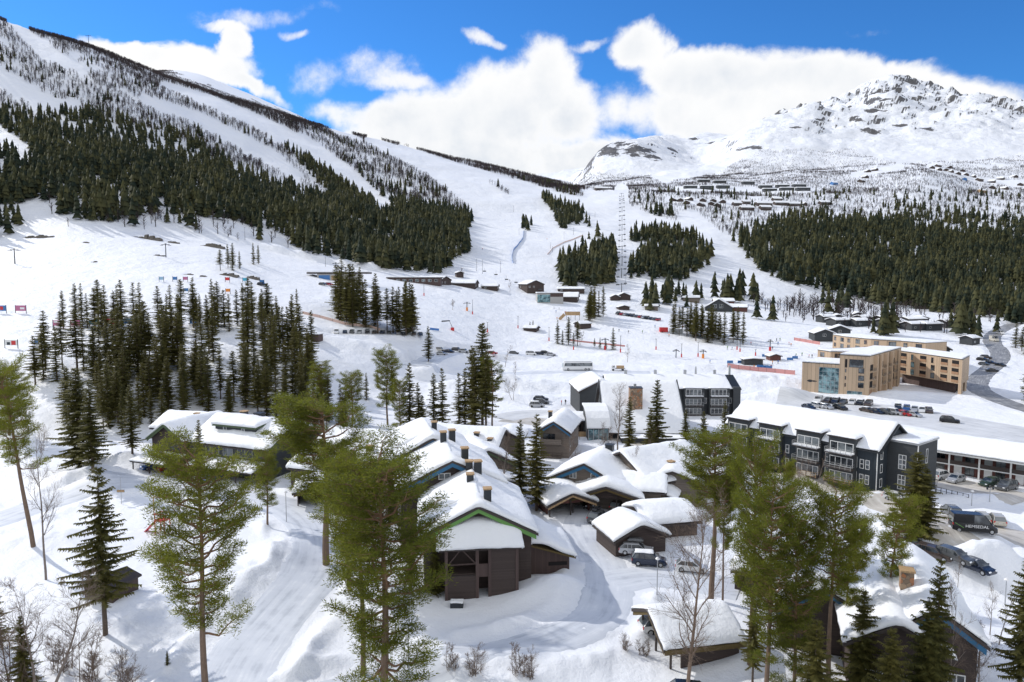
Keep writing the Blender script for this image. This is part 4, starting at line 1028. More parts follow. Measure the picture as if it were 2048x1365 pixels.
# ---- the row of terraced houses in the middle
W1 = {'nm': 2, 'ft': .1}
h1 = gable('terrace_house', 'nearest dark brown house with a lime green gable trim and a tall enclosed balcony', 'house', 957, 1003, 11.4, 7, 18, 13.2, 7.1, trim='dark_trim', rake='green_trim', snow=.75, zb=-1,
      wins=[('F', 5.6, 7.9, 1.9, 1.0, {'nm': 2, 'ft': .14, 'fm': 'moss_trim'})], chims=[(1.3, 2.6, 9.6, 2.5, .9), (-.4, 9.5, 10.6, 1.5, .9), (-.2, 15, 10.4, 2.0, .95)],
      dorm=[(4.2, 14.5, 5.6, 8.1, 'moss_trim')], rakew=.5, ovf=1.2)
# enclosed balcony tower in front
def h1_front(e):
    X0, X1, YF, YB = -4.1, 4.7, -1.4, 1.2
    mb = MB(); mb.box(X0, X0 + .2, YF + .2, YB, -1, 6.0); mb.box(X1 - .2, X1, YF + .2, YB - .01, -1, 6.0)
    mb.box(X0, -.45, YF, YF + .18, -1, 2.75); mb.box(1.35, X1, YF, YF + .18, -1, 6.0); mb.box(X0 + .2, X1 - .2, YF + .2, YB - .1, 2.85, 3.0); mb.obj('balcony_wall', 'brown_boards', e)
    MB().box(-.1, 1.1, YF + .02, YF + .15, 2.6, 4.2).obj('balcony_panel', 'brown_planks', e)
    for x in (X0 + .02, -.42, 1.07, 4.35): MB().box(x - .05, x + .32, YF - .07, YF + .19, -1, 6.02).obj('post', 'brown_planks', e)
    mb = MB(); mb.beam((X0 + .35, YF + .05, 4.2), (-.45, YF + .05, 4.25), .1, .12); mb.beam((X0 + .4, YF + .05, 4.25), (X0 + 1.75, YF + .05, 5.9), .1, .12); mb.beam((-.5, YF + .05, 4.3), (X0 + 2.1, YF + .05, 5.9), .1, .12); mb.obj('brace', 'brown_planks', e)
    MB().box(X0 + .3, -.5, YF - .05, YF + .2, 2.76, 2.86).obj('balcony_rail', 'dark_trim', e)
    zl, zt = 6.03, 7.3; s = (zt - zl) / (YB - YF + .4)
    r_ = MB().prism([(YF - .5, zl), (YB + .1, zt), (YB + .1, zt + .18), (YF - .5, zl + .18)], X0 - .6, X1 + .3, 'x').obj('balcony_roof', 'dark_trim', e)
    def hf(X, Y):
        u = (X - (X0 + X1) / 2) / ((X1 - X0) / 2 + .5)
        return zl + .18 + s * (Y - YF + .5) - .0 * X + 1.0 * np.clip(1 - np.abs(u) ** 2.2, 0, 1) * np.clip((Y - YF + .6) / 2.0, 0, 1)
    snow_cap(r_, hf, X0 - .9, X1 + .5, YF - .6, YB + .15, .7, .35, 9)
    MB().box(X0 + 4.6, X0 + 6.4, YF - .35, YF - .02, .0, .01).obj('sill', 'dark_trim', e) if False else None
    # right hand shed roof annex with plank wall
    a = MB(); a.prism([(6.75, -1), (11.9, -1), (11.9, 2.6), (6.75, 4.3)], 3.6, 3.75); a.prism([(6.75, -1), (11.9, -1), (11.9, 2.6), (6.75, 4.3)], 11.5, 11.65); a.box(11.75, 11.9, 3.75, 11.5, -1, 2.6); a.obj('annex_wall', 'brown_planks', e)
    MB().box(9.2, 11.6, 3.52, 3.59, 1.5, 1.95).obj('annex_opening', 'interior', e)
    ar = MB().prism([(6.7, 4.35), (12.6, 2.5), (12.6, 2.7), (6.7, 4.55)], 2.9, 12.2).obj('annex_roof', 'grass_roof', e)
    snow_cap(ar, lambda X, Y: 4.55 - (X - 6.7) * .313 + .5 * np.exp(-((X - 8.6) / 1.6) ** 2), 6.75, 12.6, 2.9, 12.2, 1.0, .5, 12)
h1_front(h1)
h2 = gable('terrace_house', 'second brown house of the stepped row, blue trim under its snowy gable', 'house', 905, 913, 13.2, 12, 18, 14.4, 8.7, rake='blue_trim', snow=.75, zb=-1,
      wins=[('F', 5.3, 9.7, 1.7, .9, W1)], chims=[(2.0, 1.9, 11.2, 2.6, .95), (3.4, -1.2, 10.2, 2.4, .95), (-.2, 9.6, 12.0, 2.6, .9)], dorm=[(4.2, 14.5, 6.2, 9.6, 'blue_trim')], rakew=.6)
h3 = gable('terrace_house', 'rearmost house of the stepped row with two dark chimneys on its snow', 'house', 866, 868, 14.0, 14, 16, 14.0, 9.2, rake='blue_trim', snow=.8, zb=-1, chims=[(3.2, 1.4, 11.5, 2.6, .95), (1.0, 6, 12.8, 1.8, .8)], dorm=[(4, 12, 5.8, 10.4, 'blue_trim')])
gable('snowy_house', 'wide house behind the row, showing only one big white roof plane', 'house', 812, 866, 9.5, 62, 18, 17, 4.6, rake='dark_trim', snow=.9, chims=[(-5.6, 4, 6.2, 1.5, 1.0)])
gable('snowy_house', 'small house with a rounded snow roof between the pines and the stepped row', 'house', 838, 866, 7.6, 30, 10, 8, 4.6, snow=.9)
gable('snowy_house', 'house behind the wide spreading pine, its low roof carrying a lumpy snow sheet', 'house', 700, 898, 7.4, 69, 10, 9, 4.2, snow=.8, rake='moss_trim')
gable('carport', 'arched carport under the wide spreading pine, open to the plowed road', 'carport', 648, 962, 4.4, 12, 8, 9, 2.3, snow=.8, open_front=True, rake='grass_roof')
# ---- house with carports on the left
hl = gable('lodge_house', 'left brown lodge with a broad snowy dormer and a four-bay carport below', 'house', 594, 838, 10.6, 68, 20.5, 15.5, 6.0, trim='moss_trim', snow=.8, wall='charcoal_boards', zb=-1,
      wins=[('L', 4.2, 4.0, 3.4, 1.6, {'nm': 2, 'fm': 'grey_trim'}), ('L', 8.6, 4.0, 2.4, 1.6, {'nm': 2, 'fm': 'grey_trim'}), ('L', 12.2, 4.0, 3.6, 1.6, {'nm': 2, 'fm': 'grey_trim'})],
      chims=[(2.5, 4, 8.2, 2.2, 1.0, 'grey_panel'), (.8, 10, 9.4, 1.4, 1.6, 'dark_metal', 'dark_metal'), (3.0, 16, 8.6, 1.8, 1.2)], dorm=[(5.5, 16.5, 5.4, 9.0, 'moss_trim')])
lean_to(hl, -11.9, -7.75, 1.0, 17.0, 3.1, 2.25, .45, posts=4, seed=6)
hl2 = gable('lodge_house', 'left gabled lodge with mossy green trim and a two-car carport, beside the broad dormer lodge', 'house', 326, 842, 10.2, -22, 15, 8.4, 6.4, trim='moss_trim', rake='moss_trim', snow=.75, zb=-1,
      wins=[('F', 4.6, 4.4, 3.2, 1.1, {'nm': 2, 'fm': 'moss_trim'})])
def hl2_port(e):
    c = MB().prism([(-3.6, 2.3), (.95, 3.3), (.95, 3.5), (-3.6, 2.5)], -5.2, 4.6, 'x').obj('carport_roof', 'dark_trim', e)
    snow_cap(c, lambda X, Y: 2.5 + (Y + 3.6) * .22, -5.2, 4.6, -3.6, .95, .45, .5, 4)
    for x in (-4.9, -.6, 3.9): MB().box(x, x + .18, -3.3, -3.12, -1, 2.34).obj('post', 'dark_trim', e)
    MB().box(4.0, 4.15, -3.1, .9, -1, 2.38).obj('side_wall', 'brown_planks', e)
hl2_port(hl2)
gable('snowy_house', 'farthest roof of the left lodge group, a low snow-covered wing with one small chimney', 'house', 450, 826, 8.6, 70, 16, 10, 5.2, snow=.7, chims=[(-2, 6, 7.2, 1.2, .9)])
# ---- houses in the middle
hc = gable('balcony_house', 'narrow beige house with a steep blue gable and open corner balconies above the main road', 'house', 1107, 838, 8.6, -14, 15, 6.2, 5.6, wall='beige_boards', rake='blue_trim', snow=.7, ovf=1.4,
      wins=[('R', 1, 1.2, 1.0, 1.1, W1), ('F', .6, 3.4, 2.6, 1.7, {'fm': 'dark_trim', 'nm': 3})], chims=[(-2.4, 9, 6.4, 2.0, .8)])
balcony(hc, (-3.1, 1.4), (3.1, 1.4), 0.2, 3.2, 4.6, 1.3, 'beige_boards', 'beige_boards', .95, True); balcony(hc, (-3.1, 1.4), (3.1, 1.4), 0.2, .3, 4.6, 1.3, 'beige_boards', 'dark_trim', .95)
gable('snowy_house', 'long white roof with a tiny brown gable, left of the beige balcony house', 'house', 1012, 852, 8.8, 74, 15, 13, 4.4, snow=.9, wall='beige_boards', chims=[(-3.4, 5, 6.2, 1.6, .9), (-4.2, 2, 5.6, 1.4, .9)])
gable('snowy_house', 'small brown gable facing the two slim spruces, under the long white roof', 'house', 1013, 860, 7.4, -8, 8, 5.6, 5.4, snow=.45, wall='beige_boards')
gable('snowy_house', 'brown gabled house behind the leafless birch, right of the stepped row', 'house', 976, 895, 7.8, 18, 13, 11.5, 3.9, snow=.7, wall='beige_boards', rake='moss_trim', chims=[(-2.6, 3, 6.0, 1.4, .9)])
hd = gable('snowy_house', 'house with a wide blue gable above the wavy snow roofs of the carports', 'house', 1168, 920, 8.2, -24, 13, 12.0, 4.2, wall='beige_boards', rake='blue_trim', snow=.75, wins=[('F', 3.2, 4.6, 1.2, 1.3, W1), ('F', 6.9, 4.6, 1.6, 1.2, W1), ('F', 5.0, .8, 1.1, 1.2, W1), ('F', 7.4, .8, .9, 1.2, W1)], chims=[(1.2, 11, 7.0, 1.4, 1.3, 'dark_metal', 'dark_metal')], rakew=.55)
balcony(hd, (-6, .9), (6, .9), 2.4, 3.4, 7.4, .9, 'beige_boards', 'beige_boards', .95, True)
gable('snowy_house', 'white-roofed house to the right of the blue gable, its slope facing the carports', 'house', 1240, 896, 8.8, -62, 15, 15, 4.2, wall='beige_boards', snow=.8, chims=[(5.2, 7, 5.2, 1.5, .9)])
gable('snowy_house', 'low house with a flat snowfield roof behind the right carports', 'house', 1335, 945, 6.0, 76, 13, 7.5, 3.6, wall='beige_boards', snow=.8)
gable('snowy_house', 'small beige hut with a tilted white roof below the main road', 'house', 1395, 902, 5.4, 66, 9, 9, 2.4, wall='beige_boards', snow=.6)
gable('snowy_house', 'beige house behind the bright pine, its roof end facing the carports', 'house', 1345, 935, 6.8, -14, 12, 9, 4.0, wall='beige_boards', snow=.8, wins=[('F', 1.2, 1.6, 1.0, 1.2, W1)])
gable('snowy_house', 'snowy roof between the apartment block and the bright pine', 'house', 1480, 905, 7.2, 55, 14, 11, 4.0, wall='beige_boards', snow=.8, chims=[(-2, 5, 5.6, 1.6, .9)])
gable('carport', 'left bay of the wavy-roofed carports with a reddish timber ceiling', 'carport', 1146, 976, 4.9, 16, 9, 7.4, 2.1, snow=1.0, open_front=True, wall='red_brown', rake='light_planks', seed=3)
gable('carport', 'big arched bay of the wavy-roofed carports with three parked cars', 'carport', 1212, 962, 5.9, -6, 9, 10.8, 2.7, snow=1.1, open_front=True, rake='grass_roof', seed=8)
gable('carport', 'low dark carport with a straw-edged snow roof, left of the two slim spruces', 'carport', 1010, 955, 4.2, 30, 8, 8, 2.3, snow=.8, open_front=True, rake='grass_roof', seed=11)
gable('carport', 'rounded snow roof directly behind the brown garage', 'carport', 1268, 1004, 4.6, -76, 9, 7.6, 2.2, snow=.9, open_front=True, rake='grass_roof', seed=12)
gable('carport', 'open shelter with straw-fringed snow, right of the big arched carport', 'carport', 1308, 972, 4.5, -20, 7, 6, 2.3, snow=.8, open_front=True, rake='grass_roof', seed=13)
gable('garage', 'brown plank garage with a thick white roof, beside the parked cars with roof boxes', 'garage', 1286, 1041, 5.1, 17, 7.4, 7.6, 2.35, snow=.75, ov=.5, ovf=.5, wall='brown_boards')
hf_ = gable('carport', 'snow-covered carport with a mossy roof edge at the bottom, a white car parked inside', 'carport', 1295, 1213, 5.0, -79, 8.6, 7.6, 2.6, snow=.38, ov=.55, ovf=.5, wall='brown_boards', rake='grass_roof', open_front=True, seed=21)
MB().box(4.28, 4.46, .05, 8.5, 2.15, 2.62).obj('moss_edge', 'grass_roof', hf_)
gable('cabin', 'brown cabin with a bright blue gable trim and a square chimney at the bottom right', 'house', 1879, 1208, 9.6, -20, 17, 6.6, 6.4, rake='blue_trim', snow=.65, chims=[(-1.6, 6.0, 8.0, 2.0, 1.1, 'stone_wall')], rakew=.5, wins=[('F', 1.2, 1.6, 1.4, 1.4, W1), ('F', 4.4, 1.6, 1.4, 1.4, W1)])
gable('cabin', 'side wing with a small dark gable, left of the blue-trimmed cabin', 'house', 1800, 1238, 8.4, -20, 15, 7.4, 5.4, snow=.6, wins=[('F', 1.2, 2.0, 4.4, .9, {'nm': 3})])
gable('cabin', 'cabin almost hidden in the thick pine stand, only patches of its white roof showing', 'house', 1650, 1165, 8.0, -18, 12, 8, 4.6, rake='blue_trim', snow=.7)
gable('cabin', 'low hidden cabin behind the white parked car, glimpsed between pine trunks', 'house', 1650, 1110, 5.0, 60, 10, 8, 2.6, snow=.7)
gable('shed', 'small brown plank shed with a bare grey-green roof among the left trees', 'shed', 192, 1163, 3.3, -14, 4.6, 3.9, 2.3, wall='brown_planks', snow=0, ov=.2, ovf=.25, trim='moss_trim')

# ---- hotel with the large steep roof and stone chimney
def hotel():
    p0 = G(1297, 884, 0.4); e = empty('steep_roof_hall', (p0.x, 166, 0), R(-2), 'hall with one huge steep white roof carrying a square stone chimney', 'hotel')
    L = 19.6; h2 = L / 2; D = 28; ze = 1.9; zr = 12.0; s = (zr - ze) / (D / 2 - 0)
    MB().prism([(0.8, -1), (D - .8, -1), (D - .8, ze - .1), (D / 2, zr - .6), (.8, ze - .1)], -h2 + .5, h2 - .5, 'x').obj('wall', 'charcoal_boards', e)
    MB().prism([(-.6, ze - .4), (D / 2, zr - .3), (D + .6, ze - .4), (D + .6, ze - .15), (D / 2, zr), (-.6, ze - .15)], -h2, h2, 'x').obj('roof', 'dark_trim', e)
    snow_cap(e, lambda X, Y: zr - s * smabs(Y - D / 2, .5), -h2 + .05, h2 - .05, -.6, D + .6, .35, .9, 31, lump=.04)
    for sg in (-1, 1):
        x0_ = sg * h2; MB().prism([(-.7, ze - .3), (D / 2, zr - .2), (D + .7, ze - .3), (D + .7, ze + .35), (D / 2, zr + .45), (-.7, ze + .35)], min(x0_, x0_ + sg * .22), max(x0_, x0_ + sg * .22), 'x').obj('verge_board', 'dark_metal', e)
    zc = 5.6; yc = 5.3
    c = MB().box(-3.0, .0, yc, yc + 3.2, zc, 11.4).obj('chimney', 'stone_wall', e); MB().box(-2.0, -1.4, yc + 1.2, yc + 1.8, 11.4, 12.3).obj('chimney_pipe', 'steel', c); MB().box(-3.1, .1, yc - .1, yc + 3.3, 11.405, 11.5).obj('chimney_cap', 'dark_metal', c)
    # low front strip
    MB().box(-6, 9, -4.2, .75, -1, 1.2).obj('front_wing', 'charcoal_boards', e); snow_cap(e, lambda X, Y: 1.22 + 0 * X, -6.2, 9.2, -4.3, .7, .3, 1.2, 32, 'wing_snow')
    # dark gabled house at its left
    g = gable('hotel_house', 'charcoal gabled hotel house with two lit white windows, left of the huge steep roof', 'hotel', 1203, 757, 10.4, 4, 18, 12.0, 6.4, wall='charcoal_boards', snow=.7, ov=.4, ovf=.5,
        wins=[('F', 5.6, 3.0, 1.5, 2.2, {'nm': 2, 'ft': .12, 'gl': 'grey_panel'}), ('F', 8.8, 2.2, 2.6, 3.0, {'nm': 3, 'ft': .12, 'nh': 1, 'gl': 'grey_panel'}), ('F', 6.6, 7.4, .28, .28), ('F', 8.6, 7.4, .28, .28)])
    # long block behind with balconies
    q0 = G(1218, 833, 0); q1 = AT(1463, 836, 199); b = empty('hotel_block', (q0.x, 197, 0), 0, 'long charcoal hotel block with stacked balconies, right of the huge steep roof', 'hotel')
    L = q1.x - q0.x + 1.5; D = 15; ze = 7.3; zr = 10.3
    MB().prism([(0, -1), (D, -1), (D, ze), (D / 2, zr - .3), (0, ze)], 0, L, 'x').obj('wall', 'charcoal_boards', b)
    MB().prism([(-.6, ze - .2), (D / 2, zr - .25), (D + .6, ze - .2), (D + .6, ze + .02), (D / 2, zr), (-.6, ze + .02)], -.3, L + .3, 'x').obj('roof', 'dark_metal', b)
    s = (zr - ze) / (D / 2 + .6); snow_cap(b, lambda X, Y: zr - s * smabs(Y - D / 2, .5) - .0, -.3, L - 2.3, -.6, D + .6, .35, 1.0, 33)
    MB().box(L - 2.2, L - .2, -1.4, 0, -1, ze + .7).obj('end_wall', 'charcoal_boards', b)
    for x in (L - 15.6, L - 8.6):
        MB().box(x - .3, x + 5.4, -1.2, -.01, -1, 7.6).obj('bay_wall', 'charcoal_boards', b)
        for z in (.4, 3.0, 5.6):
            window(b, (x, -1.2), (x + 5, -1.2), .2, z, 4.4, 1.75, nm=4, ft=.1, gl='glass'); balcony(b, (x, -1.2), (x + 5, -1.2), 0, z - .1, 4.9, 1.3, snow=z > 5)
        window(b, (x + 5.4, -.02), (x + 7, -.02), .2, 3.2, .8, 1.6)
        snow_cap(b, lambda X, Y: 7.62 + 0 * X, x - .3, x + 5.4, -1.3, -.0, .4, .6, 35 + int(x), 'bay_snow')
    for i in range(4): MB().tube((6 + i * 8.6, D / 2, zr), (6 + i * 8.6, D / 2, zr + 1.4), .45, .45, 8).obj('roof_vent', 'steel', b)
    MB().box(L - 1, L - .5, D / 2 - .3, D / 2 + .3, zr, zr + 2.6).obj('chimney', 'grey_panel', b)
    MB().tube((L - 10.5, D / 2, zr), (L - 10.5, D / 2, zr + 2.4), .35, .15, 8).obj('roof_vent', 'steel', b)
    # curved white roof entrance
    p = G(1196, 880, 0); c = empty('entrance_pavilion', (p.x, 164.5, 0), R(2), 'entrance pavilion with a curved white roof and glass front beside the steep roof', 'pavilion')
    prof = [(0, 3.0), (1.2, 4.9), (3, 6.2), (5.5, 7.0), (9, 7.2)]
    MB().prism([(.3, -1), (9, -1), (9, 6.7), (5.5, 6.5), (3, 5.7), (1.3, 4.4), (.3, 2.9)], -2.5, 2.5, 'x').obj('wall', 'charcoal_boards', c)
    MB().prism(prof + [(a, z + .35) for a, z in prof[::-1]], -2.8, 2.8, 'x').obj('curved_roof', 'roof_snow', c)
    MB().box(-2.3, 2.3, .2, .29, 0, 2.7).obj('glass_front', 'teal_glass', c)
    for x in (-2.4, -1.2, 0, 1.2, 2.3): MB().box(x - .06, x + .06, .1, .19, -1, 2.8).obj('mullion', 'steel', c)
    p = G(1150, 850, 0); t = empty('timber_terrace', (p.x, 170, 0), R(-6), 'dark timber shelter with a snow roof and wooden terrace rail beside the curved roof', 'shelter')
    MB().prism([(0, 3.3), (7, 4.0), (7, 4.3), (0, 3.6)], -5, 3.4, 'x').obj('roof', 'dark_trim', t); snow_cap(t, lambda X, Y: 3.6 + .1 * Y, -5, 3.4, 0, 7, .6, .6, 37)
    MB().box(-4.8, 3.2, 3.2, 6.8, -1, 3.5).obj('wall', 'interior', t)
    for x in (-4.8, -2.1, .5, 3.2): MB().box(x - .1, x + .1, .2, .4, -1, 3.35).obj('post', 'dark_trim', t)
    MB().box(-6.5, 3, -1.6, -1.5, .2, 1.4).obj('terrace_rail', 'light_planks', t)
hotel()

# ---- dark apartment block with balconies
def apartments():
    C = AT(1754, 990, 122.5); B0 = AT(1456, 905, 146.5)
    d = Vector((B0.x - C.x, B0.y - C.y, 0)); Lm = d.length; ang = atan2(d.y, d.x)
    e = empty('apartment_block', (C.x, C.y, 0), ang, 'dark navy apartment block with four balcony bays and a snowy roof above the main road', 'apartment building')
    L = Lm; D = 12.5; ze = 7.9; zr = 12.0      # local: x along the facade from the near corner, -y... facade on +y side?
    # local frame: x runs from the near corner to the far left end; the facade faces +y (camera side is +y here)
    MB().prism([(0, -2), (-D, -2), (-D, ze), (-D / 2, zr - .4), (0, ze)], 0, L, 'x').obj('wall', 'navy_boards', e)
    MB().prism([(.6, ze - .35), (-D / 2, zr - .25), (-D - .6, ze - .35), (-D - .6, ze - .1), (-D / 2, zr), (.6, ze - .1)], -.7, L + .4, 'x').obj('roof', 'dark_metal', e)
    s = (zr - ze + .1) / (D / 2 + .6)
    snow_cap(e, lambda X, Y: zr - s * smabs(Y + D / 2, .4), -.3, L + .4, -D - .6, .55, .45, .8, 41)
    A_, B_ = (L, 0), (0, 0)      # seen from outside, left to right
    def S(x): return L - x       # s coordinate from x
    bays = [(L - 5.6, L - .6), (L - 13.4, L - 8.2), (L - 21.6, L - 16.2), (L - 28.6 if L > 36 else 5.6, L - 23.2 if L > 36 else 11)]
    n4 = 4; bw = 4.9
    starts = [L - .4 - bw, L - 7.6 - bw, L - 15.6 - bw, L - 22.0 - bw]
    starts = [x * 1.0 for x in starts]
    for k, x0 in enumerate(starts):
        x1 = x0 + bw
        MB().box(x0, x1, 0, .9, -2, ze + 1.35).obj('bay_wall', 'charcoal_boards', e)
        dr = MB().prism([(-3.6, ze + 1.4), (1.2, ze + 1.4), (1.2, ze + 1.62), (-3.6, ze + 1.62)], x0 - .2, x1 + .2, 'x').obj('bay_roof', 'dark_trim', e)
        MB().box(x0 + .05, x1 - .05, -3.2, -.01, ze - 1.0, ze + 1.38).obj('dormer_wall', 'charcoal_boards', e)
        snow_cap(dr, lambda X, Y: ze + 1.62 - .05 * Y, x0 - .2, x1 + .2, -3.9, 1.2, .45, .6, 43 + k)
        for z in (1.4, 4.1, 6.8):
            a, b = (x1, .9), (x0, .9)
            window(e, a, b, .3, z, bw - .6, 1.7, nm=3 if z > 6 else 4, ft=.11)
            balcony(e, a, b, 0, z - .15, bw, 1.4, 'dark_trim', 'grey_trim' if z > 4 else 'light_planks', .9, snow=z > 5)
        for z in (1.5, 4.2):
            window(e, A_, B_, S(x0) + .5, z, .75, 1.7, nm=1, nh=1, ft=.1)
            if k != 1: window(e, A_, B_, S(x0) + 1.5, z, .75, 1.7, nm=1, nh=1, ft=.1)
    for z in (1.5, 4.2): window(e, A_, B_, L - 4.6, z, .9, 2.0, nm=1, nh=1, ft=.12)
    for x in (starts[0] - 1.4, starts[1] - 1.6, starts[2] - .8, starts[3] - 2.4):
        MB().prism([(-1.0, ze + 1.0), (-2.4, ze + 1.9), (-2.4, ze + 2.15), (-1.0, ze + 1.25)], x - 1, x + .2, 'x').obj('roof_window', 'glass', e)
    mb = MB(); mb.tube((.15, .15, -1), (.15, .15, ze), .09); mb.obj('downpipe', 'white_trim', e)
    # basement windows and end face windows
    A2, B2 = (0, 0), (0, -D)
    for z in (1.4, 4.0, 6.4): window(e, A2, B2, .7, z - .2, .9, 1.6, ft=.12)
    # stair tower on the end face
    t = empty('stair_tower', (0, 0, 0), 0); t.parent = e
    MB().box(-5.0, -.01, -11.6, -3.4, -2, 9.3).obj('tower_wall', 'charcoal_boards', e); bpy.data.objects.remove(t)
    tr = MB().prism([(-11.8, 9.32), (-3.2, 9.32), (-3.2, 9.6), (-11.8, 9.6)], -5.2, .2, 'x').obj('tower_roof', 'steel', e)
    snow_cap(tr, lambda X, Y: 9.6 + 0 * X, -5.1, .1, -11.7, -3.3, .25, .8, 49)
    for z in (1.0, 4.6): window(e, (-.02 - 4.98, -3.4)[::1] if False else (0 - .3, -3.4), (-5.0, -3.4), 1.6, z, 1.3, 2.6, nh=2, nm=2, ft=.1)
    window(e, (-5.0, -3.4), (-5.0, -11.6), 3.4, 5.6, .8, 2.6, ft=.1)
    mb = MB(); mb.tube((-5.08, -3.32, -1), (-5.08, -3.32, 9.3), .09); mb.obj('downpipe', 'white_trim', e)
    return e
apartments()

# ---- long two-storey row building on the right
def rowhouse():
    A = AT(1838, 940, 139); B = AT(2021, 972, 128.5); d = Vector((B.x - A.x, B.y - A.y, 0)); ang = atan2(d.y, d.x)
    e = empty('row_building', (A.x, A.y, 0), ang, 'long two-storey row building with white posts and a wide white roof', 'terraced building')
    u = d.length; L = u * 1.9; D = 11; ze = 4.5; zr = 6.6
    MB().prism([(1.6, -1), (D, -1), (D, ze), (D / 2, zr - .3), (1.6, ze)], -6, L, 'x').obj('wall', 'red_brown', e)
    MB().prism([(-.7, ze - .25), (D / 2, zr - .25), (D + .5, ze - .25), (D + .5, ze), (D / 2, zr), (-.7, ze)], -6.4, L + .4, 'x').obj('roof', 'white_trim', e)
    s = (zr - ze) / (D / 2 + .7); snow_cap(e, lambda X, Y: zr - s * smabs(Y - D / 2, .5), -6.4, L + .4, -.68, D + .5, .6, 1.0, 51)
    MB().box(-6, L, 0, 1.6, 2.05, 2.25).obj('gallery_floor', 'white_trim', e); MB().box(-6, L, .05, .12, 2.26, 3.05).obj('gallery_rail', 'dark_trim', e)
    k = u / 3.05
    for i in range(int(L / k) + 1): MB().box(i * k + .0, i * k + .28, -.02, .26, -1, ze - .26).obj('post', 'white_trim', e)
    for i in range(int(L / k)):
        for z in (0, 2.5):
            MB().box(i * k + .7, i * k + 2.0, 1.52, 1.59, z + .05, z + 1.75).obj('wall_panel', 'grey_panel' if z else 'white_trim', e)
            window(e, (0, 1.6), (L, 1.6), i * k + 2.5, z + .1, 1.6, 1.75, nm=2, ft=.07, fm='dark_trim')
    return e
rowhouse()

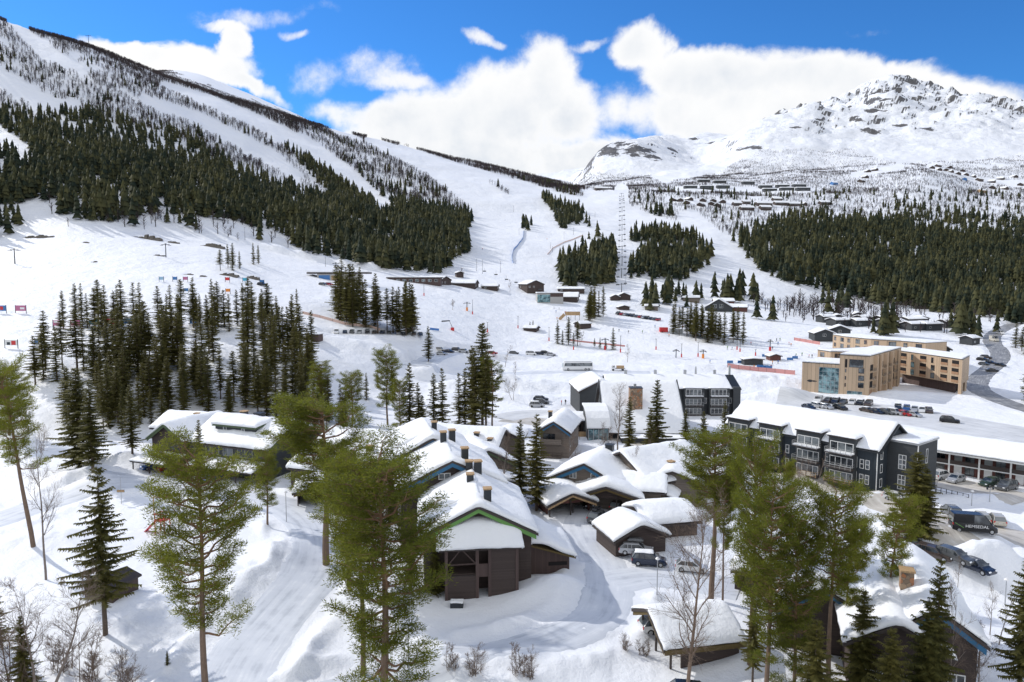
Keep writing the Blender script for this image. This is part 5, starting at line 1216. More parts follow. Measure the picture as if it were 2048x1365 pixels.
# ---- timber-clad hotel
def timber_hotel():
    A = AT(1602, 786, 238); C = AT(1736, 798, 226); Dp = AT(1799, 770, 254)
    e = empty('timber_hotel', (C.x, C.y, 0), 0, 'timber-clad hotel front block with a tall teal window and balconies along its side', 'hotel')
    def loc(p): return Vector((p.x - C.x, p.y - C.y))
    a = loc(A); c = Vector((0, 0)); d = loc(Dp); dir1 = (a - c).normalized(); L1 = (a - c).length; dir2 = (d - c).normalized(); L2 = (d - c).length
    bt = c + dir1 * (L1 * .43); back = 11.0
    def poly(mb, pts, z0, z1): return mb.prism([tuple(p) for p in pts], z0, z1, 'z')
    b2 = bt + dir2 * L2; 
    poly(MB(), [c, c + dir2 * L2, b2, bt], -1.5, 13.2).obj('tall_wall', 'timber_cladding', e)
    a2 = a + dir2 * 16; bb_ = bt + dir2 * 16
    off = dir1 * .02
    poly(MB(), [bt + off + dir2 * .25, bb_ + off, a2, a + dir2 * .25], -1.5, 9.9).obj('low_wall', 'timber_cladding', e)
    def capz(nm, pts, z, t):
        ce = sum(pts, Vector((0, 0))) / len(pts)
        q = [ce + (p - ce) * 1.01 for p in pts]; poly(MB(), q, z + .002, z + .22).obj(nm, 'dark_metal', e)
        q = [ce + (p - ce) * .99 for p in pts]; poly(MB(), q, z + .225, z + .22 + t).obj('roof_snow', 'roof_snow', e)
    capz('roof', [c, c + dir2 * L2, b2, bt], 13.2, .35); capz('roof', [bt + off + dir2 * .25, bb_ + off, a2, a + dir2 * .25], 9.9, .35)
    A1, B1 = tuple(a), tuple(c)
    fs = L1 * .57
    # tall teal window on the low block
    al, bl = tuple(a + dir2 * .25), tuple(bt + dir2 * .25)
    window(e, al, bl, fs * .46, .2, fs * .53, 8.6, nm=5, nh=5, fm='steel', ft=.08, gl='teal_glass')
    # dark vertical crest and small lettering near the left edge
    window(e, A1, B1, fs + 1.6, 9.2, .7, 2.8, fm='dark_trim', gl='interior'); window(e, A1, B1, fs + 2.9, 9.4, 4.2, 2.6, fm='dark_metal', ft=.12, nm=1)
    for z in (2.9, 5.2, 7.6): window(e, A1, B1, fs + 5.7, z, 1.7, 1.7, fm='dark_trim', gl='glass'); window(e, A1, B1, fs + 1.7, z, .4, 1.2, fm='dark_trim')
    window(e, A1, B1, fs + 2.5, .0, 4.6, 1.7, nm=3, fm='steel', gl='teal_glass')
    # side with balconies
    s0 = 0.8
    for z in (.2, 3.0, 5.7, 8.4):
        for k, s in enumerate((1.0, 12.5, 18.5, 26.5)):
            if s + 3 > L2: continue
            MB_ = MB(); MB_.M = wallM(tuple(c), tuple(c + dir2)); MB_.box(s, s + 2.9, -.04, .05, z, z + 2.0); MB_.obj('recess', 'timber_shade' if z < 1 else 'interior', e)
            if z > 1: balcony(e, tuple(c), tuple(c + dir2), s - .1, z, 3.1, 1.1, 'timber_cladding', 'glass', .9)
    for s in (5.0, 9.5, 16.2, 22.8, 30.5):
        MB_ = MB(); MB_.M = wallM(tuple(c), tuple(c + dir2)); MB_.box(s, s + 1.1, -1.1, .02, -1.5, 13.1 - s * .0); MB_.obj('fin_wall', 'timber_cladding', e)
    for s in (8, 11, 14): window(e, tuple(c), tuple(c + dir2), s, 11.2, .5, 1.2, fm='dark_trim')
    mb = MB(); mb.M = wallM(al, bl) @ Matrix.Translation((fs * .27, -.05, 3.9))
    mb.M = mb.M @ Matrix.Rotation(R(90), 4, 'X')
    for (ox, ow, oh) in ((-.5, .8, .42), (.7, .55, .24), (-1.2, .3, .12), (1.4, .25, .16)):
        mb2 = MB(); mb2.M = mb.M; mb2.prism([(ox + ow * cos(t), oh * sin(t)) for t in np.linspace(0, 6.28, 15)[:-1]], -.0, .04 + .01 * ox, 'z'); mb2.obj('sign_emblem', 'dark_metal', e)
    # right wing
    e2 = empty('timber_hotel_wing', (0, 0, 0), 0, 'right wing of the timber hotel with recessed balconies, raised on slabs', 'hotel')
    E = AT(1921, 793, 230); S0 = AT(1800, 760, 258); Fp = AT(1937, 787, 243)
    E2 = Vector((E.x, E.y)); S2 = Vector((S0.x - .5, S0.y)); dd = (E2 - S2).normalized(); LL = (E2 - S2).length; nn = Vector((Fp.x - E.x, Fp.y - E.y)).normalized(); wd = 15.0
    e2.location = (S2.x, S2.y, 0); O = Vector((0, 0)); En = dd * LL
    zb, zt = 3.6, 11.7
    poly(MB(), [O, En, En + nn * wd, nn * wd], zb, zt).obj('wall', 'timber_cladding', e2)
    capq = [O, En, En + nn * wd, nn * wd]; ce = sum(capq, Vector((0, 0))) / 4
    poly(MB(), [ce + (p - ce) * 1.01 for p in capq], zt + .002, zt + .22).obj('roof', 'dark_metal', e2); poly(MB(), [ce + (p - ce) * .99 for p in capq], zt + .225, zt + .6).obj('roof_snow', 'roof_snow', e2)
    MB_ = MB(); poly(MB_, [En - dd * 1.2, En - dd * .02, En - dd * .02 + nn * 4, En - dd * 1.2 + nn * 4], -1.5, zb - .002); poly(MB_, [En - dd * .9 + nn * 8, En - dd * .02 + nn * 8, En - dd * .02 + nn * 12, En - dd * .9 + nn * 12], -1.5, zb - .002); MB_.obj('pillar_wall', 'timber_cladding', e2)
    poly(MB(), [dd * 1 + nn * 2.5, En - dd * 3 + nn * 2.5, En - dd * 3 + nn * 13, dd * 1 + nn * 13], -3, zb - .002).obj('ground_floor', 'brown_planks', e2)
    k = 0
    nb = 6; st = LL / nb
    for i in range(nb):
        for z in (zb + .35, zb + 3.0, zb + 5.6):
            s = i * st + .5
            if i % 2 == 0 or i == 5:
                q = MB(); q.M = wallM((0, 0), tuple(dd)); q.box(s, s + st * .62, -.03, .05, z, z + 2.0); q.obj('recess', 'interior', e2)
                q = MB(); q.M = wallM((0, 0), tuple(dd)); q.box(s, s + st * .62, -.12, -.06, z, z + .85); q.obj('railing', 'timber_shade', e2)
            else: window(e2, (0, 0), tuple(dd), s + .4, z, 1.7 if z < zb + 4 else 1.0, 1.9, fm='dark_metal', gl='teal_glass' if i != 3 else 'glass')
    # curved rear wings: segments of a bent block
    for (nm, lab, pts, z0, z1, dep) in [
        ('timber_hotel_wing', 'curved low rear wing of the timber hotel seen over the front block', [(1634,740,275),(1660,738,268),(1700,736,266),(1760,736,268),(1830,738,275)], -1, 10.4, 12),
        ('timber_hotel_wing', 'longest rear wing of the timber hotel, its pale top floor above the snow roofs', [(1664,720,330),(1690,722,318),(1740,724,305),(1800,724,296),(1850,726,286)], -1, 12.0, 13)]:
        P2 = [AT(a_, b_, c_) for a_, b_, c_ in pts]; o0 = P2[0]; w = empty(nm, (o0.x, o0.y, 0), 0, lab, 'hotel'); Q = [Vector((p.x - o0.x, p.y - o0.y)) for p in P2]
        NN = []
        for i in range(len(Q)):
            t = (Q[min(i + 1, len(Q) - 1)] - Q[max(i - 1, 0)]).normalized(); NN.append(Vector((-t.y, t.x)))
        ring = Q + [Q[i] + NN[i] * dep for i in range(len(Q) - 1, -1, -1)]
        poly(MB(), ring, z0, z1).obj('wall', 'timber_cladding', w)
        poly(MB(), [q + NN[i] * -.15 for i, q in enumerate(Q)] + [Q[i] + NN[i] * (dep + .15) for i in range(len(Q) - 1, -1, -1)], z1 + .002, z1 + .2).obj('roof', 'dark_metal', w)
        poly(MB(), [q + NN[i] * .05 for i, q in enumerate(Q)] + [Q[i] + NN[i] * (dep - .05) for i in range(len(Q) - 1, -1, -1)], z1 + .205, z1 + .6).obj('roof_snow', 'roof_snow', w)
        for i in range(len(Q) - 1):
            L_ = (Q[i + 1] - Q[i]).length; kk = max(1, int(L_ / 4.5))
            for j in range(kk):
                for z in (z1 - 2.4, z1 - 5.2):
                    window(w, tuple(Q[i]), tuple(Q[i + 1]), (j + .2) * L_ / kk, z, L_ / kk * (.5 if j % 2 else .35), 1.9, nm=2, fm='dark_trim' if j % 2 else 'timber_shade', gl='glass')
timber_hotel()
gable('barn_house', 'charcoal house with twin peaks behind the longest wing of the timber hotel, left peak', 'house', 1853, 680, 12.5, -6, 12, 9, 8.5, wall='charcoal_boards', snow=.5, zb=-1)
gable('barn_house', 'charcoal house with twin peaks behind the longest wing of the timber hotel, right peak', 'house', 1878, 682, 12.0, -6, 12, 10, 8.2, wall='charcoal_boards', snow=.5, zb=-1)
bpy.context.view_layer.update()
#@@STAGE4
# ------------------------------------------------------------------ vehicles
def paint(name, c, rough=.25):
    m, n = newmat(name)
    fin(n, n('ShaderNodeBsdfPrincipled', ins={'Base Color': (*c, 1), 'Roughness': rough, 'Metallic': .25, 'Coat Weight': .4}))
for k_, c_ in {'black': (.012, .013, .016), 'grey': (.10, .105, .11), 'silver': (.45, .46, .48), 'white': (.78, .78, .77), 'red': (.42, .02, .02), 'blue': (.03, .10, .28), 'navy': (.012, .022, .05), 'brown': (.08, .06, .05), 'green': (.04, .07, .05), 'beige': (.55, .52, .45)}.items():
    paint('paint_' + k_, c_)
simple('tyre_rubber', (.02, .02, .02), .85); simple('wheel_rim', (.45, .46, .47), .35, .7); simple('lamp_glass', (.8, .82, .85), .15); simple('lamp_red', (.55, .02, .02), .25)
simple('plate_white', (.7, .7, .68), .5)
KIND = { # length, half width, hood height, belt, roof, windshield base, roof start, roof end, rear glass base
 'hatch': (4.2, .86, .82, .95, 1.46, 1.05, 1.85, 3.45, 4.05), 'sedan': (4.6, .88, .80, .93, 1.42, 1.25, 2.05, 3.30, 4.10), 'wagon': (4.7, .90, .84, .97, 1.50, 1.25, 2.00, 4.05, 4.60),
 'suv': (4.7, .94, .98, 1.10, 1.72, 1.25, 1.95, 4.10, 4.62), 'mpv': (4.6, .92, .92, 1.04, 1.70, .95, 1.85, 4.10, 4.55), 'van': (5.0, .96, 1.05, 1.20, 1.95, .75, 1.45, 4.75, 4.95), 'transit': (5.9, 1.0, 1.10, 1.45, 2.70, .75, 1.75, 5.75, 5.88)}
_carm = {}
def loft(mb, secs):
    k = len(secs[0]); o = len(mb.v)
    for s in secs: mb.v += [tuple(v) for v in s]
    for i in range(len(secs) - 1):
        for j in range(k): mb.f.append([o + i * k + j, o + i * k + (j + 1) % k, o + (i + 1) * k + (j + 1) % k, o + (i + 1) * k + j]); mb.m.append(mb.cm)
    mb.f.append([o + j for j in range(k)][::-1]); mb.m.append(mb.cm); e_ = o + (len(secs) - 1) * k; mb.f.append([e_ + j for j in range(k)]); mb.m.append(mb.cm)
def car_meshes(kind, colr):
    if (kind, colr) in _carm: return _carm[(kind, colr)]
    L, hw, zh, zb, zr, yw, y1, y2, yg = KIND[kind]; h = L / 2
    def sec(y, zl, zt, w): return [(w * .93, y, zl), (w, y, zl + .12), (w, y, zl * .4 + zt * .6), (w * .95, y, zt - .03), (w * .80, y, zt), (-w * .80, y, zt), (-w * .95, y, zt - .03), (-w, y, zl * .4 + zt * .6), (-w, y, zl + .12), (-w * .93, y, zl)]
    mb = MB()
    st = [(0, .30, zh * .62, hw * .80), (.06, .24, zh * .80, hw * .92), (.30, .22, zh * .93, hw * .98), (yw * .75, .22, zh, hw), (yw, .22, zb, hw), (y1, .22, zb + .01, hw), (y2, .22, zb + .02, hw), (L - .35, .24, zb + .01, hw * .99), (L - .08, .26, zb - .03, hw * .95), (L, .32, zb - .20, hw * .88)]
    loft(mb, [sec(y - h, a, b, w) for y, a, b, w in st])
    rw = hw * (.80 if kind not in ('van', 'transit') else .90)
    # roof panel and pillars
    loft(mb, [[(rw * .96, y - h, zr - .05), (rw * .90, y - h, z_ + .012), (-rw * .90, y - h, z_ + .012), (-rw * .96, y - h, zr - .05)] for y, z_ in ((y1 - .04, zr - .03), (y1 + .3, zr), ((y1 + y2) / 2, zr + .02), (y2 - .2, zr), (y2 + .04, zr - .04))])
    for sg in (-1, 1):
        for (ya, yb_) in ((yw + .05, y1), (yg - .05, y2)): mb.beam((sg * hw * .92, ya - h, zb), (sg * rw * .95, yb_ - h, zr - .03), .07, .07)
        for yv in ((y1 + y2) / 2 - .05, y2 - .55): mb.beam((sg * hw * .945, yv - h, zb), (sg * rw * .985, yv - h, zr - .04), .05, .09)
        mb.box(min(sg * hw, sg * (hw + .16)), max(sg * hw, sg * (hw + .16)), yw + .12 - h, yw + .26 - h, zb, zb + .15)
    if kind == 'transit':
        mb.prism([(y1 + 1.4 - h, zb + .02), (L - .08 - h, zb + .02), (L - .1 - h, zr - .06), (y1 + 1.4 - h, zr - .04)], -rw - .075, rw + .075, 'x')
    body = mb.mesh('car_body', 'paint_' + colr)
    g = MB(); loft(g, [[(w0, y - h, zb - .02), (w1, y - h, zt), (-w1, y - h, zt), (-w0, y - h, zb - .02)] for y, zt, w0, w1 in ((yw, zb + .0, hw * .93, hw * .88), (y1, zr - .045, hw * .93, rw * .95), (y2, zr - .045, hw * .93, rw * .95), (yg, zb + .02, hw * .91, hw * .84))])
    glass = g.mesh('car_windows', 'glass')
    wr = .34 if kind not in ('suv', 'transit') else .38
    t = MB(); t.tube((-.11, 0, 0), (.11, 0, 0), wr, wr, 14); tyre = t.mesh('tyre', 'tyre_rubber')
    t = MB(); t.tube((.105, 0, 0), (.125, 0, 0), wr * .62, wr * .60, 10); rim = t.mesh('rim', 'wheel_rim')
    hl = MB(); hl.box(-.17, .17, -.05, .05, -.07, .07); hlm = hl.mesh('headlight', 'lamp_glass'); tl = MB(); tl.box(-.10, .10, -.04, .04, -.16, .14); tlm = tl.mesh('taillight', 'lamp_red')
    pl = MB(); pl.box(-.26, .26, -.02, .02, -.055, .055); plm = pl.mesh('number_plate', 'plate_white')
    _carm[(kind, colr)] = (body, glass, tyre, rim, hlm, tlm, plm, wr); return _carm[(kind, colr)]
KNAME = {'hatch': 'parked_car', 'sedan': 'parked_car', 'wagon': 'parked_car', 'suv': 'parked_car', 'mpv': 'parked_car', 'van': 'parked_van', 'transit': 'delivery_van'}
def car(px, py, th, kind, colr, label, group=None, near=True, snow=0, loc=None, name=None, cat=None):
    g = ground_at(px, py) if loc is None else Vector(loc)
    L, hw, zh, zb, zr, yw, y1, y2, yg = KIND[kind]; h = L / 2
    body, glass, tyre, rim, hlm, tlm, plm, wr = car_meshes(kind, colr)
    e = empty(name or KNAME[kind], (g.x, g.y, g.z + .07), R(th), label, cat or ('van' if kind in ('van', 'transit') else 'car'), group)
    # tilt to the slope under it
    b = link('body', body, e); link('windows', glass, e)
    for sy in (.82, L - .85):
        for sg in (1, -1):
            w = link('wheel', tyre, e, (sg * (hw - .10), sy - h, wr), (0, 0, 0 if sg > 0 else pi))
            if near: link('rim', rim, w)
    if near:
        for sg in (1, -1): link('headlight', hlm, e, (sg * hw * .70, .07 - h, zh * .78)); link('taillight', tlm, e, (sg * hw * .84, L - .05 - h, zb - .18))
        link('number_plate', plm, e, (0, L + .0 - h, .62))
    if snow: snow_cap(e, lambda X, Y: zr + .02 + 0 * X, -hw * .7, hw * .7, y1 - h, y2 - h, .16 * snow, .4, int(px) % 50, 'snow_layer')
    return e
def roofbox(cr, px, colr, label):
    o = MB(); o.prism([(-1.0, .0), (1.05, .0), (1.1, .12), (.85, .34), (-.7, .36), (-1.1, .15)], -.38, .38, 'x'); ob = o.mesh('roof_box', 'paint_' + colr)
    link('roof_box', ob, cr, (.15, .1, KIND['mpv'][4] + .06))
# cars of the village
c = car(1298, 1130, 80, 'mpv', 'navy', 'dark blue people carrier with snow on its roof, side-on beside the brown garage', snow=1)
c = car(1272, 1108, 82, 'wagon', 'silver', 'silver car with a grey roof box behind the dark blue people carrier'); roofbox(c, 0, 'grey', '')
car(1383, 1143, 74, 'hatch', 'white', 'white hatchback parked in front of the dark blue people carrier, by the bare tree')
c = car(1196, 1042, 148, 'suv', 'grey', 'grey off-roader with a roof box standing outside the arched carport'); roofbox(c, 0, 'black', '')
car(1238, 1018, 150, 'wagon', 'brown', 'dark car with red tail lights at the mouth of the arched carport')
car(1172, 1012, 10, 'sedan', 'black', 'dark car parked inside the left bay of the wavy-roofed carports')
car(1322, 1264, 100, 'suv', 'white', 'white car seen from behind inside the mossy-edged carport at the bottom')
car(306, 938, -38, 'wagon', 'blue', 'blue estate car in the left carport bay of the gabled lodge')
car(338, 941, 145, 'hatch', 'red', 'red car in the right carport bay of the gabled lodge')
car(428, 962, -25, 'wagon', 'blue', 'blue car in the four-bay carport of the dormer lodge')
car(1882, 958, 118, 'suv', 'white', 'white car seen from behind in front of the long row building')
car(1911, 965, -60, 'hatch', 'silver', 'silver hatchback with its bonnet to the left, in front of the row building')
car(1980, 972, -65, 'wagon', 'green', 'dark green estate car parked before the row building')
car(2013, 980, -62, 'suv', 'grey', 'grey off-roader, last of the four cars before the row building')
car(1902, 1032, 170, 'mpv', 'grey', 'grey car half hidden behind the black delivery van')
car(1962, 1043, 160, 'wagon', 'beige', 'cream car seen from behind, first of the pair behind the black van')
car(1993, 1047, 158, 'wagon', 'beige', 'cream car with a dark rear window, right one of the pair behind the black van')
car(1828, 1098, 60, 'sedan', 'black', 'black car behind the snowy roof at the bottom right, next to the broad spruce')
car(1866, 1116, 40, 'wagon', 'brown', 'dark brown car against the right side of the snowy roof')
car(1908, 1122, 30, 'wagon', 'grey', 'grey car half buried behind the rounded snow bank')
car(1952, 1143, 25, 'hatch', 'navy', 'dark blue car standing in the notch between two snow banks')
car(1390, 1402, 80, 'wagon', 'black', 'dark car whose roof just enters the bottom edge by the bare tree')
car(1792, 1002, 55, 'hatch', 'white', 'white car tucked behind the snow bank at the foot of the stair tower')
# black delivery van with lettering on the road
van = car(1945, 1064, 77, 'transit', 'black', 'black high-roofed delivery van with white lettering, driving on the main road', name='delivery_van')
def text_mesh(body, size, mat, ext=.012, sx=1.0):
    cu = bpy.data.curves.new('t', 'FONT'); cu.body = body; cu.size = size; cu.extrude = ext; cu.align_x = 'CENTER'; cu.align_y = 'CENTER'
    o = bpy.data.objects.new('t', cu); col.objects.link(o); bpy.context.view_layer.update(); dg = bpy.context.evaluated_depsgraph_get()
    me = bpy.data.meshes.new_from_object(o.evaluated_get(dg)); bpy.data.objects.remove(o); me.transform(Matrix.Scale(sx, 4, (1, 0, 0)))
    me.materials.clear(); me.materials.append(MATS[mat]); return me
for sg in (-1, 1):
    t = text_mesh('HEMSEDAL', .6, 'white_paint', sx=1.05); t.transform(Matrix.Rotation(sg * R(90), 4, 'Z') @ Matrix.Rotation(R(90), 4, 'X'))
    link('lettering', t, van, (sg * 1.012, -.2, 1.02)); 
    s_ = MB(); s_.beam((sg * 1.005, 1.5, .75), (sg * 1.0, 2.7, 1.45), .02, .09); s_.obj('green_stripe', 'green_trim', van)
cc = 0
def carrow(lst, lab, grp, th, kinds=('hatch', 'wagon', 'suv', 'sedan'), cols=('grey', 'black', 'navy', 'silver', 'brown')):
    global cc
    RK = ranks([q[0] for q in lst])
    for ii_, it in enumerate(lst):
        px, py = it[0], it[1]; k = it[2] if len(it) > 2 and it[2] else kinds[cc % len(kinds)]; c_ = it[3] if len(it) > 3 else cols[(cc * 3 + 1) % len(cols)]; cc += 1
        l = it[4] if len(it) > 4 else lab + ', ' + RK[ii_]
        car(px, py, th + random.uniform(-5, 5), k, c_, l, grp, near=False, snow=.8 if cc % 3 == 0 else 0)
carrow([(1637,805,'van','white','white camper van at the left end of the car park'),(1655,806),(1671,807),(1687,808),(1704,809,'wagon','white','white estate car in the back row of the car park below the timber hotel'),(1720,810),(1737,812)], 'dark car in the back row, right under the timber hotel', 'cars in the hotel car park', -35)
carrow([(1617,818),(1636,816,'wagon','silver','silver car on the left of the middle row in the car park'),(1652,818),(1680,820)], 'dark car in the middle row of the car park', 'cars in the hotel car park', 20)
carrow([(1735,825),(1753,828),(1772,829),(1789,830),(1808,832,'hatch','red','red hatchback in the front row of the car park'),(1828,834,'hatch','silver','silver-blue hatchback right of the red one in the car park')], 'dark car in the front row of the hotel car park', 'cars in the hotel car park', 30)
carrow([(1796,818),(1813,821,'wagon','blue','blue-grey car in the right group of the car park'),(1829,823),(1844,825,'hatch','white','white car, fourth in the right group of the car park'),(1858,826)], 'dark car in the right group of the car park', 'cars in the hotel car park', -30)
carrow([(1899,846,'suv','black','single dark car standing alone at the right end of the car park')], '', 'cars in the hotel car park', 60)
carrow([(1074,815,'mpv','silver','silver car side-on left of the hotel with the steep roof'),(1083,808,'wagon','grey','grey car behind the silver one, left of the hotel'),(1082,802,'wagon','navy','dark car farthest back in the trio left of the hotel')], '', 'cars beside the hotel', 82)
carrow([(673,668,'suv','white','white car at the left end of the row below the compact spruce stand'),(690,668),(704,667),(719,668),(735,667),(749,668),(765,668),(778,669),(797,669),(807,671),(828,671),(841,672)], 'dark car in the row below the compact spruce stand', 'cars parked below the compact spruce stand', 8)
carrow([(880,703),(898,706),(884,711,'wagon','silver'),(914,702),(928,706),(944,706)], 'car in the group behind the tall narrow spruces', 'cars on the middle car park', 75, cols=('beige', 'black', 'silver', 'navy', 'grey'))
carrow([(985,709,'wagon','red','red car right of the tall narrow spruces'),(1028,709,'wagon','grey','grey snowy car standing apart, right of the red one'),(1062,711,'van','white','white van on the middle car park'),(1078,710,'wagon','navy','dark blue car next to the white van'),(1090,708,'wagon','black','black car behind the dark blue one by the white van'),(1102,712,'wagon','silver','silver car at the right end by the white van')], '', 'cars on the middle car park', 85)
carrow([(1236 + i * 7.3, 629 + i * 1.15) for i in range(12)], 'tiny car in the slanting row across the ski slope', 'cars on the far slope car park', -30, cols=('black', 'grey', 'silver', 'navy', 'red'))
carrow([(646,571,'wagon','grey'),(658,571,'wagon','red'),(524,572,'suv','black')], 'small car beside the blue-windowed ski building', 'cars by the ski building', 70)
carrow([(1965,722),(1972,718),(1980,728),(1968,731)], 'snowy car on the small lot between timber hotel and valley road', 'cars beyond the timber hotel', 40)
car(1984, 744, 75, 'sedan', 'black', 'dark car turning off the valley road', near=False); car(2001, 733, 10, 'sedan', 'black', 'dark car driving down the valley road', near=False)
car(2001, 669, -5, 'van', 'white', 'white van far up the valley road', near=False); car(1988, 683, -5, 'transit', 'beige', 'pale bus-like van far up the valley road, below the white one', near=False)
# coach and truck
def coach():
    g = ground_at(1155, 741); e = empty('coach', (g.x, g.y, g.z + .05), R(-88), 'white touring coach with a dark window band driving on the road behind the hotel', 'bus')
    MB().prism([(-6.2, .35), (6.2, .35), (6.2, 2.0), (6.1, 3.35), (5.6, 3.55), (-5.4, 3.55), (-6.1, 2.6), (-6.25, 1.3)], -1.25, 1.25, 'x').obj('body', 'paint_white', e)
    for sg in (-1, 1): MB().prism([(-5.6, 1.75), (5.9, 1.75), (5.85, 3.1), (-5.2, 3.1)], min(sg * 1.25, sg * 1.28), max(sg * 1.25, sg * 1.28), 'x').obj('window_band', 'glass', e)
    MB().prism([(-6.30, 1.4), (-6.2, 1.4), (-5.95, 2.9), (-6.15, 2.7)], -1.1, 1.1, 'x').obj('windscreen', 'teal_glass', e)
    for y in (-4.0, 3.2, 4.5):
        for sg in (-1, 1): w = MB().tube((-.15, 0, 0), (.15, 0, 0), .5, .5, 14).obj('wheel', 'tyre_rubber', e, loc=(sg * 1.13, y, .5)); MB().tube((sg * .151, 0, 0), (sg * .17, 0, 0), .28, .26, 10).obj('rim', 'wheel_rim', w)
coach()
def truck():
    g = ground_at(1236, 742); e = empty('flatbed_truck', (g.x, g.y, g.z + .05), R(-90), 'small white flatbed truck with an orange crate, right of the coach', 'truck')
    MB().prism([(-2.9, .5), (-1.2, .5), (-1.2, 2.1), (-2.3, 2.1), (-2.8, 1.4)], -.95, .95, 'x').obj('cab', 'paint_white', e); MB().box(-1.0, 1.0, -1.15, 2.9, .75, .95).obj('flatbed', 'steel', e)
    MB().prism([(-2.7, 1.45), (-1.5, 1.45), (-1.5, 1.95), (-2.3, 1.95)], -.97, .97, 'x').obj('windows', 'glass', e)
    for y in (-2.1, 1.9):
        for sg in (-1, 1): MB().tube((-.13, 0, 0), (.13, 0, 0), .42, .42, 12).obj('wheel', 'tyre_rubber', e, loc=(sg * .9, y, .42))
    mb = MB(); mb.box(-.8, .8, -.6, 2.4, 0, 1.1); setp(mb.obj('crate', 'light_planks', loc=(g.x, g.y, g.z + 1.02), rot=(0, 0, R(-90))), 'orange-brown crate loaded on the small white flatbed truck', 'crate')
truck()

# ------------------------------------------------------------------ street and slope furniture
def lamp(px, pb, pt, label, heads=1, group=None):
    g = ground_at(px, pb); _, v = uv_of(px, pt); h_ = max(2.5, H + v * g.y - g.z)
    e = empty('street_lamp', (g.x, g.y, g.z - .1), 0, label, 'street lamp', group); MB().tube((0, 0, 0), (0, 0, h_), .07, .05, 8).obj('post', 'steel', e)
    if heads == 1:
        q = MB(); q.tube((0, 0, h_), (0, 0, h_ + .12), .22, .28, 12); q.tube((0, 0, h_ + .12), (0, 0, h_ + .3), .28, .08, 12); q.obj('lamp_head', 'white_paint', e)
    else:
        for sg in (-1, 1): q = MB(); q.beam((0, 0, h_ - .4), (sg * .5, 0, h_ - .2), .05, .05); q.tube((sg * .5, 0, h_ - .3), (sg * .5, 0, h_ + .1), .12, .16, 8); q.obj('lantern', 'dark_metal', e)
    return e
lamp(1314, 1190, 1118, 'globe-headed lamp post beside the parked dark blue people carrier'); lamp(1146, 985, 938, 'slim white lamp post in front of the wide blue gable')
lamp(921, 900, 868, 'thin lamp post on the snow roofs behind the stepped row'); lamp(1873, 986, 967, 'twin-lantern lamp post left of the snowy footbridge rail', 2); lamp(1979, 1004, 983, 'twin-lantern lamp post in front of the row building cars', 2); lamp(1943, 1012, 997, 'short dark lamp post at the end of the footbridge rail', 1)
lamp(817, 1345, 1262, 'thin grey pole at the bottom, right of the big low-limbed pine'); lamp(573, 1045, 985, 'lamp post near the small bright pine and the arched carport'); lamp(2010, 1210, 1160, 'thin lamp post on the snow near the bottom right spruce')
def signpost():
    g = ground_at(243, 1008); e = empty('sign_post', (g.x, g.y, g.z), 0, 'yellow road sign on a thin pole beside the tall snow bank on the left', 'sign')
    MB().tube((0, 0, 0), (0, 0, 4.6), .05, .04, 6).obj('pole', 'steel', e); MB().box(-.65, .65, -.09, -.055, 2.0, 2.45).obj('sign_plate', 'beige_boards', e); MB().box(-.6, .6, -.12, -.092, 2.08, 2.37).obj('plate_face', 'light_planks', e)
signpost()
# playground: swing frame and red slide
g = ground_at(330, 1022); e = empty('swing_frame', (g.x, g.y, g.z), R(25), 'log swing frame on the snowy playground behind the lone pine', 'swing')
for x in (-1.6, 2.2):
    mb = MB(); mb.tube((x, -1.3, -.3), (x, .15, 2.6), .08, .08, 6); mb.obj('leg', 'light_planks', e); mb = MB(); mb.tube((x, 1.3, -.3), (x, -.15, 2.6), .08, .08, 6); mb.obj('leg', 'light_planks', e)
MB().tube((-2, 0, 2.45), (2.6, 0, 2.45), .09, .09, 6).obj('crossbar', 'light_planks', e); mb = MB(); mb.tube((-1.6, -1.25, .1), (2.2, -1.25, .1), .07, .07, 6); mb.obj('ground_log', 'beige_boards', e)
g = ground_at(322, 1066); e = empty('slide', (g.x, g.y, g.z + .3), R(-10), 'red playground slide with railings, half buried in snow', 'slide'); e.scale = (1.35,) * 3
mb = MB(); mb.beam((-1.9, 0, -.2), (-.4, 0, 1.3), .7, .08); mb.obj('chute', 'red_plastic', e); MB().box(-.4, .8, -.5, .5, 1.2, 1.3).obj('platform', 'red_plastic', e)
for x in (-.4, .75):
    for y in (-.5, .45): MB().box(x, x + .08, y, y + .08, -.5, 2.1).obj('post', 'red_plastic', e)
for y in (-.48, .47):
    for z in (1.6, 2.0): MB().box(-.32, .75, y, y + .05, z, z + .08).obj('rail', 'red_plastic', e)
g = ground_at(914, 1213); mb = MB(); mb.box(-.75, .75, -.55, .55, 0, .55); o = mb.obj('storage_box', 'dark_metal', loc=(g.x, g.y, g.z)); setp(o, 'low dark storage box capped with snow at the foot of the enclosed balcony', 'box'); snow_cap(o, lambda X, Y: .55 + 0 * X, -.72, .72, -.52, .52, .2, .3, 2, 'snow_layer', out=.02)
# footbridge rail
A = ground_at(1850, 980); B = ground_at(1937, 996); e = empty('footbridge_rail', (A.x, A.y, A.z), atan2(B.y - A.y, B.x - A.x), 'dark metal railing along the snowy footbridge by the row building', 'railing'); L_ = (B - A).length
for z in (.5, 1.0): MB().box(0, L_, -.03, .03, z, z + .06).obj('rail', 'dark_metal', e)
for i in range(9): MB().box(L_ * i / 8 - .04, L_ * i / 8 + .04, -.045, .045, -.3, 1.1).obj('post', 'dark_metal', e)
MB().box(0, L_, -1.2, -.9, -.8, -.05).obj('retaining_wall', 'concrete', e)

